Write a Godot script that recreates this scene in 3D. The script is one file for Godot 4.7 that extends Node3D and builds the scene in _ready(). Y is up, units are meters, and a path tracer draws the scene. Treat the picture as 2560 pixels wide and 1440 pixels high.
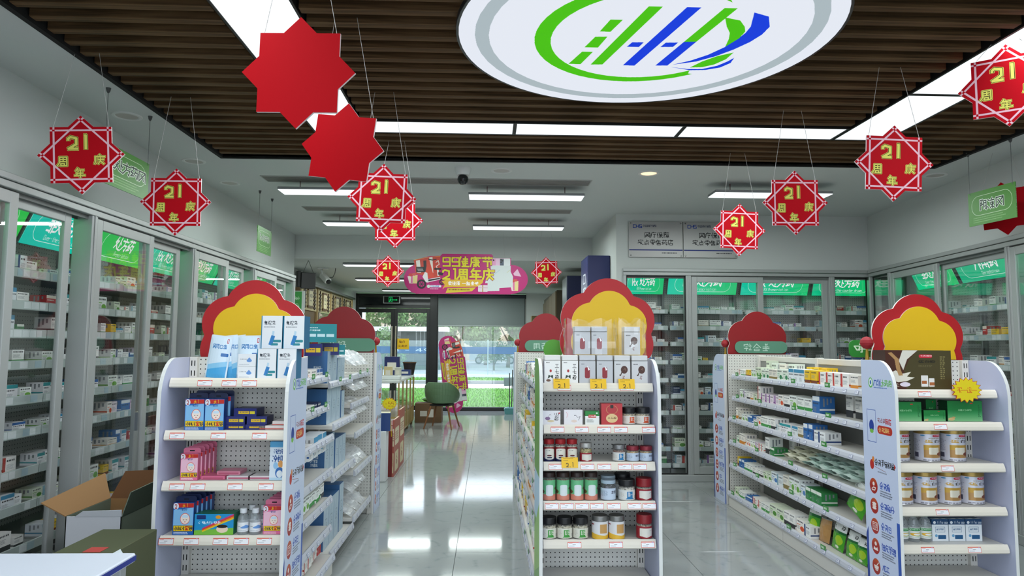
extends Node3D
# A pharmacy seen down its aisle: glazed medicine cabinets, gondola shelves, hanging anniversary stars.
# x runs to the right, y up, the aisle along -z; metres.

const CEIL := 2.92
var rng := RandomNumberGenerator.new()
var taken := {}
var mats := {}
var glyphs := {}

# ---------------------------------------------------------------- naming and tagging
func numbered(called: String) -> String:
	if not taken.has(called):
		taken[called] = 0
		return called
	taken[called] += 1
	return "%s_%03d" % [called, taken[called]]

func tag(o: Node3D, label: String, category: String, group := "", kind := "") -> Node3D:
	if label != "": o.set_meta("label", label)
	if category != "": o.set_meta("category", category)
	if group != "": o.set_meta("group", group)
	if kind != "": o.set_meta("kind", kind)
	return o

func thing(called: String, label: String, category: String, at := Vector3.ZERO, turn := 0.0, group := "") -> Node3D:
	var o := Node3D.new()
	o.name = numbered(called)
	add_child(o)
	o.position = at
	o.rotation.y = turn
	return tag(o, label, category, group)

func put(called: String, mesh: Mesh, m, parent: Node3D = null, xf := Transform3D()) -> MeshInstance3D:
	var o := MeshInstance3D.new()
	o.mesh = mesh
	if m is Array:
		for i in m.size():
			o.set_surface_override_material(i, m[i])
	elif m != null:
		o.material_override = m
	o.transform = xf
	if parent == null:
		o.name = numbered(called)
		add_child(o)
	else:
		o.name = called
		parent.add_child(o, true)
	return o

func struct(called: String, mesh: Mesh, m, label: String, category := "") -> MeshInstance3D:
	var o := put(called, mesh, m)
	tag(o, label, category, "", "structure")
	return o

func dup(o: Node3D, at: Vector3, turn: float, label: String) -> Node3D:
	var c: Node3D = o.duplicate()
	c.name = numbered(String(o.name).rstrip("0123456789").trim_suffix("_"))
	add_child(c)
	c.position = at
	c.rotation.y = turn
	c.set_meta("label", label)
	return c

# ---------------------------------------------------------------- materials
func mat(c, rough := 0.6, metal := 0.0) -> StandardMaterial3D:
	var col: Color = c if c is Color else Color.html(c)
	var key := "%s/%.3f/%.3f" % [col.to_html(), rough, metal]
	if mats.has(key):
		return mats[key]
	var m := StandardMaterial3D.new()
	m.albedo_color = col
	m.roughness = rough
	m.metallic = metal
	mats[key] = m
	return m

func glow(c, energy: float) -> StandardMaterial3D:
	var m := StandardMaterial3D.new()
	var col: Color = c if c is Color else Color.html(c)
	m.albedo_color = Color(0.1, 0.1, 0.1)
	m.emission_enabled = true
	m.emission = col
	m.emission_energy_multiplier = energy
	return m

func printed(tex: Texture2D, rough := 0.5) -> StandardMaterial3D:
	var m := StandardMaterial3D.new()
	m.albedo_texture = tex
	m.roughness = rough
	m.texture_repeat = false
	return m

func glass(c, a: float, rough := 0.0) -> StandardMaterial3D:
	var m := StandardMaterial3D.new()
	var col: Color = c if c is Color else Color.html(c)
	col.a = a
	m.albedo_color = col
	m.transparency = BaseMaterial3D.TRANSPARENCY_ALPHA
	m.roughness = rough
	return m

func noise_tex(kind: int, freq: float, ramp: Array, size := 512, oct := 4, seed_ := 1) -> NoiseTexture2D:
	var n := FastNoiseLite.new()
	n.seed = seed_
	n.noise_type = FastNoiseLite.TYPE_SIMPLEX_SMOOTH
	n.frequency = freq
	n.fractal_type = kind
	n.fractal_octaves = oct
	var g := Gradient.new()
	var offs := PackedFloat32Array()
	var cols := PackedColorArray()
	for r in ramp:
		offs.append(r[0])
		cols.append(Color.html(r[1]))
	g.offsets = offs
	g.colors = cols
	var t := NoiseTexture2D.new()
	t.width = size
	t.height = size
	t.seamless = true
	t.noise = n
	t.color_ramp = g
	return t

# ---------------------------------------------------------------- mesh building
class MB:
	var v := PackedVector3Array()
	var n := PackedVector3Array()
	var u := PackedVector2Array()
	var ix := PackedInt32Array()
	var xf := Transform3D()
	var surfaces := []

	func tri(a: Vector3, b: Vector3, c: Vector3, na: Vector3, nb: Vector3, nc: Vector3, ua := Vector2.ZERO, ub := Vector2.ZERO, uc := Vector2.ZERO) -> void:
		var k := v.size()
		var flip := (b - a).cross(c - a).dot(na + nb + nc) > 0.0
		v.append(xf * a); v.append(xf * b); v.append(xf * c)
		n.append(xf.basis * na); n.append(xf.basis * nb); n.append(xf.basis * nc)
		u.append(ua); u.append(ub); u.append(uc)
		if flip:
			ix.append(k); ix.append(k + 2); ix.append(k + 1)
		else:
			ix.append(k); ix.append(k + 1); ix.append(k + 2)

	func quad(a: Vector3, b: Vector3, c: Vector3, d: Vector3, nn: Vector3, r := Rect2(0, 0, 1, 1)) -> void:
		# a top-left, b top-right, c bottom-right, d bottom-left as seen from nn
		var k := v.size()
		var flip := (b - a).cross(c - a).dot(nn) > 0.0
		for p in [a, b, c, d]:
			v.append(xf * p)
			n.append(xf.basis * nn)
		u.append(r.position); u.append(Vector2(r.end.x, r.position.y)); u.append(r.end); u.append(Vector2(r.position.x, r.end.y))
		for i in ([0, 2, 1, 0, 3, 2] if flip else [0, 1, 2, 0, 2, 3]):
			ix.append(k + i)

	func box(lo: Vector3, hi: Vector3, front := Rect2(0, 0, 1, 1), side := Rect2(0, 0, 1, 1), top := Rect2(0, 0, 1, 1)) -> MB:
		# front is the +z face
		var p := func(x, y, z): return Vector3(hi.x if x else lo.x, hi.y if y else lo.y, hi.z if z else lo.z)
		quad(p.call(0, 1, 1), p.call(1, 1, 1), p.call(1, 0, 1), p.call(0, 0, 1), Vector3(0, 0, 1), front)
		quad(p.call(1, 1, 0), p.call(0, 1, 0), p.call(0, 0, 0), p.call(1, 0, 0), Vector3(0, 0, -1), front)
		quad(p.call(0, 1, 0), p.call(0, 1, 1), p.call(0, 0, 1), p.call(0, 0, 0), Vector3(-1, 0, 0), side)
		quad(p.call(1, 1, 1), p.call(1, 1, 0), p.call(1, 0, 0), p.call(1, 0, 1), Vector3(1, 0, 0), side)
		quad(p.call(0, 1, 0), p.call(1, 1, 0), p.call(1, 1, 1), p.call(0, 1, 1), Vector3(0, 1, 0), top)
		quad(p.call(0, 0, 1), p.call(1, 0, 1), p.call(1, 0, 0), p.call(0, 0, 0), Vector3(0, -1, 0), top)
		return self

	func cbox(lo: Vector3, hi: Vector3, c: float) -> MB:
		# a box with chamfered edges (24 corner points)
		var ctr := (lo + hi) / 2.0
		var h := (hi - lo) / 2.0
		c = minf(c, minf(h.x, minf(h.y, h.z)) * 0.9)
		for ax in 3:
			var b1 := (ax + 1) % 3
			var b2 := (ax + 2) % 3
			for s in [-1.0, 1.0]:
				var q := []
				for k in [[-1.0, 1.0], [1.0, 1.0], [1.0, -1.0], [-1.0, -1.0]]:
					var p := Vector3()
					p[ax] = s * h[ax]
					p[b1] = k[0] * (h[b1] - c)
					p[b2] = k[1] * (h[b2] - c)
					q.append(ctr + p)
				var nn := Vector3()
				nn[ax] = s
				quad(q[0], q[1], q[2], q[3], nn)
			for s1 in [-1.0, 1.0]:
				for s2 in [-1.0, 1.0]:
					var q := []
					for k in [[0, 1.0], [0, -1.0], [1, -1.0], [1, 1.0]]:
						var p := Vector3()
						p[ax] = k[1] * (h[ax] - c)
						p[b1] = s1 * (h[b1] - (c if k[0] else 0.0))
						p[b2] = s2 * (h[b2] - (0.0 if k[0] else c))
						q.append(ctr + p)
					var nn := Vector3()
					nn[b1] = s1 * 0.7071
					nn[b2] = s2 * 0.7071
					quad(q[0], q[1], q[2], q[3], nn)
		for sx in [-1.0, 1.0]:
			for sy in [-1.0, 1.0]:
				for sz in [-1.0, 1.0]:
					var s := Vector3(sx, sy, sz)
					var nn := s / 1.7320508
					tri(ctr + s * Vector3(h.x, h.y - c, h.z - c), ctr + s * Vector3(h.x - c, h.y, h.z - c), ctr + s * Vector3(h.x - c, h.y - c, h.z), nn, nn, nn)
		return self

	func prism(poly: PackedVector2Array, z0: float, z1: float, uvr := Rect2(0, 0, 1, 1), sides := true, caps := 3) -> MB:
		# polygon in x/y, pushed from z0 to z1; uv over the polygon's own bounds
		var lo := poly[0]
		var hi := poly[0]
		for p in poly:
			lo = lo.min(p)
			hi = hi.max(p)
		var sz := hi - lo
		var uvof := func(p: Vector2) -> Vector2: return uvr.position + Vector2((p.x - lo.x) / maxf(sz.x, 1e-6), (hi.y - p.y) / maxf(sz.y, 1e-6)) * uvr.size
		var t := Geometry2D.triangulate_polygon(poly)
		for i in range(0, t.size(), 3):
			var a := poly[t[i]]
			var b := poly[t[i + 1]]
			var c := poly[t[i + 2]]
			if caps & 1:
				tri(Vector3(a.x, a.y, z1), Vector3(b.x, b.y, z1), Vector3(c.x, c.y, z1), Vector3.BACK, Vector3.BACK, Vector3.BACK, uvof.call(a), uvof.call(b), uvof.call(c))
			if caps & 2:
				tri(Vector3(a.x, a.y, z0), Vector3(b.x, b.y, z0), Vector3(c.x, c.y, z0), Vector3.FORWARD, Vector3.FORWARD, Vector3.FORWARD, uvof.call(a), uvof.call(b), uvof.call(c))
		if sides:
			var area := 0.0
			for i in poly.size():
				area += poly[i].cross(poly[(i + 1) % poly.size()])
			for i in poly.size():
				var a := poly[i]
				var b := poly[(i + 1) % poly.size()]
				var e := (b - a).normalized()
				var nn := Vector3(e.y, -e.x, 0) * signf(area)
				quad(Vector3(a.x, a.y, z1), Vector3(b.x, b.y, z1), Vector3(b.x, b.y, z0), Vector3(a.x, a.y, z0), nn, Rect2(uvof.call(a), Vector2.ZERO))
		return self

	func lathe(prof: Array, segs := 20, at := Vector3.ZERO, uvr := Rect2(0, 0, 1, 1), smooth := true) -> MB:
		# profile of Vector2(radius, height), turned about y; u runs round from the back, so the print's middle faces +z
		var total := 0.0
		var acc := [0.0]
		for i in range(1, prof.size()):
			total += prof[i].distance_to(prof[i - 1])
			acc.append(total)
		for i in range(prof.size() - 1):
			var p: Vector2 = prof[i]
			var q: Vector2 = prof[i + 1]
			var d := q - p
			var nr := Vector2(d.y, -d.x).normalized()
			for k in segs:
				var a0 := TAU * k / segs - PI
				var a1 := TAU * (k + 1) / segs - PI
				var d0 := Vector3(sin(a0), 0, cos(a0))
				var d1 := Vector3(sin(a1), 0, cos(a1))
				var n0 := (d0 * nr.x + Vector3.UP * nr.y).normalized()
				var n1 := (d1 * nr.x + Vector3.UP * nr.y).normalized()
				var u0 := uvr.position.x + uvr.size.x * k / segs
				var u1 := uvr.position.x + uvr.size.x * (k + 1) / segs
				var v0: float = uvr.end.y - uvr.size.y * acc[i] / maxf(total, 1e-6)
				var v1: float = uvr.end.y - uvr.size.y * acc[i + 1] / maxf(total, 1e-6)
				var A := at + d0 * p.x + Vector3.UP * p.y
				var B := at + d1 * p.x + Vector3.UP * p.y
				var C := at + d1 * q.x + Vector3.UP * q.y
				var D := at + d0 * q.x + Vector3.UP * q.y
				if p.x > 1e-6:
					tri(A, B, C, n0, n1, n1, Vector2(u0, v0), Vector2(u1, v0), Vector2(u1, v1))
				if q.x > 1e-6:
					tri(A, C, D, n0, n1, n0, Vector2(u0, v0), Vector2(u1, v1), Vector2(u0, v1))
		return self

	func tube(a: Vector3, b: Vector3, r: float, segs := 8, r2 := -1.0) -> MB:
		if r2 < 0.0: r2 = r
		var d := (b - a).normalized()
		var x := d.cross(Vector3.UP if absf(d.y) < 0.9 else Vector3.RIGHT).normalized()
		var y := d.cross(x)
		for k in segs:
			var a0 := TAU * k / segs
			var a1 := TAU * (k + 1) / segs
			var n0 := x * cos(a0) + y * sin(a0)
			var n1 := x * cos(a1) + y * sin(a1)
			tri(a + n0 * r, a + n1 * r, b + n1 * r2, n0, n1, n1)
			tri(a + n0 * r, b + n1 * r2, b + n0 * r2, n0, n1, n0)
			tri(a, a + n0 * r, a + n1 * r, -d, -d, -d)
			tri(b, b + n0 * r2, b + n1 * r2, d, d, d)
		return self

	func path(pts: Array, r: float, segs := 6) -> MB:
		for i in range(pts.size() - 1):
			tube(pts[i], pts[i + 1], r, segs)
		return self

	func next() -> void:
		# close this surface; what follows gets a material of its own
		surfaces.append([v, n, u, ix])
		v = PackedVector3Array(); n = PackedVector3Array(); u = PackedVector2Array(); ix = PackedInt32Array()

	func done() -> ArrayMesh:
		if v.size(): next()
		var m := ArrayMesh.new()
		for s in surfaces:
			var a := []
			a.resize(Mesh.ARRAY_MAX)
			a[Mesh.ARRAY_VERTEX] = s[0]
			a[Mesh.ARRAY_NORMAL] = s[1]
			a[Mesh.ARRAY_TEX_UV] = s[2]
			a[Mesh.ARRAY_INDEX] = s[3]
			m.add_surface_from_arrays(Mesh.PRIMITIVE_TRIANGLES, a)
		return m

func boxm(lo: Vector3, hi: Vector3) -> ArrayMesh:
	return MB.new().box(lo, hi).done()

func cboxm(lo: Vector3, hi: Vector3, c := 0.003) -> ArrayMesh:
	return MB.new().cbox(lo, hi, c).done()

func rounded(x0: float, y0: float, x1: float, y1: float, r: float, n := 6) -> PackedVector2Array:
	var p := PackedVector2Array()
	for c in [[x1 - r, y1 - r, 0.0], [x0 + r, y1 - r, 1.0], [x0 + r, y0 + r, 2.0], [x1 - r, y0 + r, 3.0]]:
		for k in n + 1:
			var a: float = (c[2] + float(k) / n) * PI / 2.0
			p.append(Vector2(c[0] + cos(a) * r, c[1] + sin(a) * r))
	return p

# ---------------------------------------------------------------- printing: flat pictures for packs, signs and posters
class Canvas:
	var im: Image
	var k := 1.0
	var glyphs: Dictionary

	func _init(w: int, h: int, bg, g: Dictionary, scale := 1.0) -> void:
		im = Image.create(w, h, false, Image.FORMAT_RGB8)
		im.fill(c(bg))
		glyphs = g
		k = scale

	func c(x) -> Color:
		return x if x is Color else Color.html(x)

	func rect(x: float, y: float, w: float, h: float, col) -> void:
		im.fill_rect(Rect2i(roundi(x * k), roundi(y * k), maxi(1, roundi(w * k)), maxi(1, roundi(h * k))), c(col))

	func poly(pts: Array, col) -> void:
		var cc := c(col)
		var n := pts.size()
		var y0 := 1e9
		var y1 := -1e9
		for p in pts:
			y0 = minf(y0, p.y * k)
			y1 = maxf(y1, p.y * k)
		for y in range(maxi(0, floori(y0)), mini(im.get_height() - 1, ceili(y1)) + 1):
			var yy := y + 0.5
			var xs := []
			for i in n:
				var a: Vector2 = pts[i] * k
				var b: Vector2 = pts[(i + 1) % n] * k
				if (a.y <= yy) != (b.y <= yy):
					xs.append(a.x + (yy - a.y) / (b.y - a.y) * (b.x - a.x))
			xs.sort()
			for i in range(0, xs.size() - 1, 2):
				var xa := roundi(xs[i])
				var xb := roundi(xs[i + 1])
				if xb > xa:
					im.fill_rect(Rect2i(xa, y, xb - xa, 1), cc)

	func disc(x: float, y: float, r: float, col, ry := -1.0) -> void:
		if ry < 0.0: ry = r
		var p := []
		var n := clampi(int(maxf(r, ry) * k * 1.2), 8, 48)
		for i in n:
			p.append(Vector2(x + cos(TAU * i / n) * r, y + sin(TAU * i / n) * ry))
		poly(p, col)

	func line(a: Vector2, b: Vector2, t: float, col) -> void:
		var d := b - a
		if d.length() < 1e-4: d = Vector2(0.01, 0)
		var s := d.normalized() * t * 0.5
		var nn := Vector2(-s.y, s.x)
		a -= s * 0.6
		b += s * 0.6
		poly([a + nn, b + nn, b - nn, a - nn], col)

	func lines(pts: Array, t: float, col) -> void:
		for i in range(pts.size() - 1):
			line(pts[i], pts[i + 1], t, col)

	func rrect(x: float, y: float, w: float, h: float, r: float, col) -> void:
		var p := []
		for q in [[x + w - r, y + r, -1.0], [x + w - r, y + h - r, 0.0], [x + r, y + h - r, 1.0], [x + r, y + r, 2.0]]:
			for i in 7:
				var a: float = (q[2] + i / 6.0) * PI / 2.0
				p.append(Vector2(q[0] + cos(a) * r, q[1] + sin(a) * r))
		poly(p, col)

	func text(s: String, x: float, y: float, size: float, col, weight := 0.1, stretch := 1.0, gap := 0.12, down := false, mirror := false) -> float:
		# size: height of a full character; returns where the writing ends
		for ch in s:
			if ch == " ":
				x += size * 0.4
				continue
			var wide := 1.0 if ch.unicode_at(0) > 255 else 0.55
			for st in glyphs.get(ch, []):
				var pts := []
				for p in st:
					pts.append(Vector2(x + (9.0 - p.x if mirror else p.x) / 9.0 * size * wide * stretch, y + p.y / 9.0 * size))
				lines(pts, size * weight, col)
			if down:
				y += size * (1.0 + gap)
			else:
				x += size * (wide * stretch + gap)
		return y if down else x

	func small(x: float, y: float, w: float, h: float, rows: int, col, sd := 1) -> void:
		# rows of print too fine to read
		var r := RandomNumberGenerator.new()
		r.seed = sd
		var rh := h / rows
		for i in rows:
			var xx := x
			while xx < x + w * r.randf_range(0.7, 1.0):
				var l := rh * r.randf_range(0.25, 0.55)
				rect(xx, y + i * rh, l, rh * 0.55, col)
				xx += l + rh * 0.2

	func tex() -> ImageTexture:
		return ImageTexture.create_from_image(im)

func canvas(w: int, h: int, bg, scale := 1.0) -> Canvas:
	return Canvas.new(w, h, bg, glyphs, scale)

func learn_glyphs() -> void:
	# strokes on a 0-9 grid, x then y; one character, then its strokes
	for row in STROKES.split("\n"):
		var w := row.strip_edges().split(" ", false)
		if w.size() < 2: continue
		var strokes := []
		for i in range(1, w.size()):
			var st := []
			for j in range(0, w[i].length() - 1, 2):
				st.append(Vector2(w[i].substr(j, 1).to_int(), w[i].substr(j + 1, 1).to_int()))
			strokes.append(st)
		glyphs[w[0]] = strokes

const STROKES := """
周 212609 21818979 3373 5255 3575 3767693937
年 3013 2282 2575 2427 0797 5259
庆 4051 1292 121609 3585 535639 5689
非 4049 1242 1545 0848 6069 6292 6595 6898
处 2004 134308 145899 7077 7395
方 4051 0292 45857968 424509
药 0191 3032 6062 2305350847 6346 54948978 6677
区 9111 11199199 7328 3378
外 3004 224209 1435 7079 7396
用 111609 11818978 1383 1686 5158
中 1282861612 5059
国 119199191191 2373 2676 2878 5358
医 9111 11199199 4334 3474 2686 545628 5688
疗 4051 2191 211609 0314 0615 448465 656958
保 2005 1419 4181844441 3595 6469 6539 6599
障 1019 104023 234415 6061 4191 4393 5585875755 3898 6769
定 5051 13119193 2474 5458 5676 3506 3599
点 5054 5282 2484872724 1809 3839 5859 7889
零 2080 12929394 121304 5053 2232 6272 5515 5595 4666 277759
售 3004 2206 2282 2484 2686 5156 2787892927
店 4051 1191 111609 5056 5282 3686893936
爱 8020 2232 5152 1393 1494 4517 3575 3799 7739
健 2005 1419 4262 4464 4666 6069 6282 6484 6686 3459 3999
康 4051 1191 111609 3373 7377 2585 3777 5259 5639 5689
节 0191 3032 6062 14848787 5459
一 0595
起 2023 0242 0444 2327 2729 244607 0999 53838777 5577 56588889
来 2282 1595 5059 5529 5589 3344 7362
吧 1343461613 528282 525899 5585 7155 8285
会 5005 5095 3565 1686 472979 6979
员 2181844121 25758589 3639 6699 5538
专 2080 1393 5049 365676 4658
属 11818414 1116 09 2575 3787893937 5459
权 2029 0434 2307 2347 5191 519999 9159
益 3023 7062 1393 0595 2888 2629 4649 6669 8689 2686 0999
价 4009 2529 600395 609935 5459 7479
积 4011 0434 2029 2307 2347 5282865652 5669 7689 5679
分 4006 6096 25857859 452509
日 2282892922 2585
慢 1019 0304 2122 4282844442 4585 5558 7558 3999 3599
病 4051 2191 211609 0314 0616 3484 35898878 5456 4758
管 2012 2040 6052 6090 1393 1314 9394 3575 35393969 3777
理 0141 0444 0747 2127 0838 5191955551 5393 7179 5797 4999
加 1343464748 240809 529292995952
工 2282 5258 0898
黄 2282 3033 6063 1494 2585882825 5458 2788 3719 6799
金 5004 5094 3565 2686 5358 2838 7868 1999
九 2282 828898 320809
洲 1122 0313 0718 3039 6269 8089
大 1494 504909 5599
房 4051 21818422 211709 4353 2595 5585796899 5539
小 5059 2427 7287
林 2029 0343 2307 2337 7079 5393 7357 7398
冰 1122 0718 6069 3555 8264 6688
宝 5051 13119193 2474 2676 1898 5458 6768
贴 1141461611 2428 3849 7074 7292 5595595995
退 1122 041718 8199 5181845451 5585 5589 7598
热 2026 0343 1534 5153 5056 5282 8289 0819 3839 5859 7889
冷 1122 0718 6035 6095 5666 45857659
却 2026 0343 0545 2517 1848 6169 61919786
蛋 1191 5155 5373 311505 3699 2686882826 5658 1999
白 4032 2282892922 2585
粉 1022 5042 0444 2029 2407 2447 6053 7094 5585877868 6559
三 1282 2575 0898
七 0595 404898
川 1117 09 5058 9099
贝 2181872721 5157 4719 5799
人 5009 4499
参 501282 1494 5016 5096 5536 6637 7739
买 11919283 2433 4353 0696 5259 5789
送 1122 041718 4051 7061 3393 3696 5359 5699 0999
综 2013 0333 1527 0838 5051 42419193 5474 4696 6669
合 5005 5095 3565 2787892927
类 3041 6051 1494 5059 1696 5939 5999 3333
呼 0242462602 4081 4353 7363 3595 6168 6858
吸 0242460602 4191 8173 6393 519349 5599
系 7011 5033 3364 5435 1575 5559 2819 7789
儿 311609 6168 6898
科 4011 0434 2029 2307 2347 5162 5464 4696 8089
分 4006 6096 25857859 452509
兑 3041 7061 2383862623 4719 6768 6898
换 2029 0343 0747 6042 428284 3696 5355 7375 5636 5699
优 2005 1419 3494 505409 6568 6898 7181
惠 1191 2383852523 5057 1686 0819 2729 5859 7979
精 1022 5042 0444 2029 2407 2447 5191 5393 4595 7075 5659 56868988 5788
鼻 4032 2282852522 2383 2484 2585 3639 3686 8689 6669 3888
腔 111609 113138 1434 1636 6061 42419193 5343 7383 4686 6669 4999
洗 1122 0313 0718 4032 3282 6065 2595 5538 6568 6898
口 1282881812
罩 1282851512 3235 6265 4656 4585874745 2868 0898 5059
生 3013 2282 2575 0999 5059
菌 0191 3032 6062 139399139393 2676 5458 4639
医 9111 11199199 4334 3474 2686 545628 5688
护 2029 0343 0747 6061 4292954542 4249
乳 6011 1222 4253 5162 1565 4559 0797 7078 7898
膏 4051 0191 3272743432 1494 4585 2535 3555 5759
阴 1019 104023 234415 5181 5158 81898978 5383 5686
凉 1122 0718 6051 3282 4474764644 6469 6658 4839 7889
2 1312318286 8619 1999
1 3050 5059
0 3062868936 3613 1330
3 1191 9164 648589 8919 1917
4 6006 0696 6069
5 8111 1114 1484 8486 8919
6 8020 2019 1989 8985 8515
7 1191 9149
8 2080 8098 9819 1910 2020 1595
9 8515 1511 1191 9199 9919
R 1019 108080 8485 1585 5599 8084
x 1499 9419
X 1099 9019
P 1019 1080 8085 8515
r 1419 1684
e 1696 9694 9414 1419 1999
s 9414 1416 1696 9699 9919
c 9414 1419 1999
i 5459 5152
p 1419 1484 8489 8919
t 4149 2474 4979
o 1494 9499 9919 1914
n 1419 1484 8489
O 1191 9199 9919 1911
v 1459 9459
h 1119 1484 8489
u 1419 1999 9499
d 9199 9414 1419 1999
g 9414 1418 1898 9499 9919
D 1119 1181 8189 8919
m 1419 1494 5459 9499
a 1494 9499 9919 1916 1696
l 5159
y 1457 9449
f 8141 4149 2474
C 9111 1119 1999
H 1119 9199 1595
S 9111 1115 1595 9599 9919
V 1159 9159
I 5159
- 2575
. 4959
T 1191 5159
A 5019 5099 2676
E 9111 1119 1999 1575
"""

func _ready() -> void:
	rng.seed = 20240921
	# --- camera
	var cam := Camera3D.new()
	cam.name = "camera"
	cam.fov = 44.7273
	cam.position = Vector3(0, 1.46, 0)
	cam.rotation_degrees = Vector3(4.6506, -1.9294, 0.3438)
	cam.near = 0.05
	cam.far = 400.0
	add_child(cam)
	cam.current = true
	# --- overcast daylight outside, and the exposure
	var env := Environment.new()
	env.background_mode = Environment.BG_SKY
	var sm := ProceduralSkyMaterial.new()
	sm.sky_top_color = Color(0.80, 0.86, 0.93)
	sm.sky_horizon_color = Color(0.90, 0.93, 0.95)
	sm.ground_bottom_color = Color(0.35, 0.36, 0.34)
	sm.ground_horizon_color = Color(0.62, 0.64, 0.64)
	sm.sky_energy_multiplier = SKY
	sm.ground_energy_multiplier = SKY
	env.sky = Sky.new()
	env.sky.sky_material = sm
	env.tonemap_mode = Environment.TONE_MAPPER_LINEAR
	env.tonemap_exposure = 1.0
	env.sdfgi_enabled = true
	env.ssao_enabled = true
	env.ssil_enabled = true
	var we := WorldEnvironment.new()
	we.name = "world_environment"
	we.environment = env
	add_child(we)
	learn_glyphs()
	# --- large structure
	build_shell()
	build_slat_ceiling()
	build_facade()
	build_outside()
	build_ceiling_lights()
	build_cabinet_runs()
	# --- furniture
	build_gondolas()
	build_front_area()
	# --- things that hang
	build_stars()
	build_hung_signs()
	build_products()

const SKY := 1.9
const LAMP := 3.0

func area_light(called: String, at: Vector3, size: Vector2, col: Color, energy: float, rot_deg := Vector3(-90, 0, 0)) -> void:
	var l := AreaLight3D.new()
	l.name = numbered(called)
	l.area_size = size
	l.area_normalize_energy = false
	l.light_color = col
	l.light_energy = energy
	l.shadow_enabled = true
	l.area_range = 30.0
	l.area_attenuation = 2.0
	add_child(l)
	l.position = at
	l.rotation_degrees = rot_deg

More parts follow.
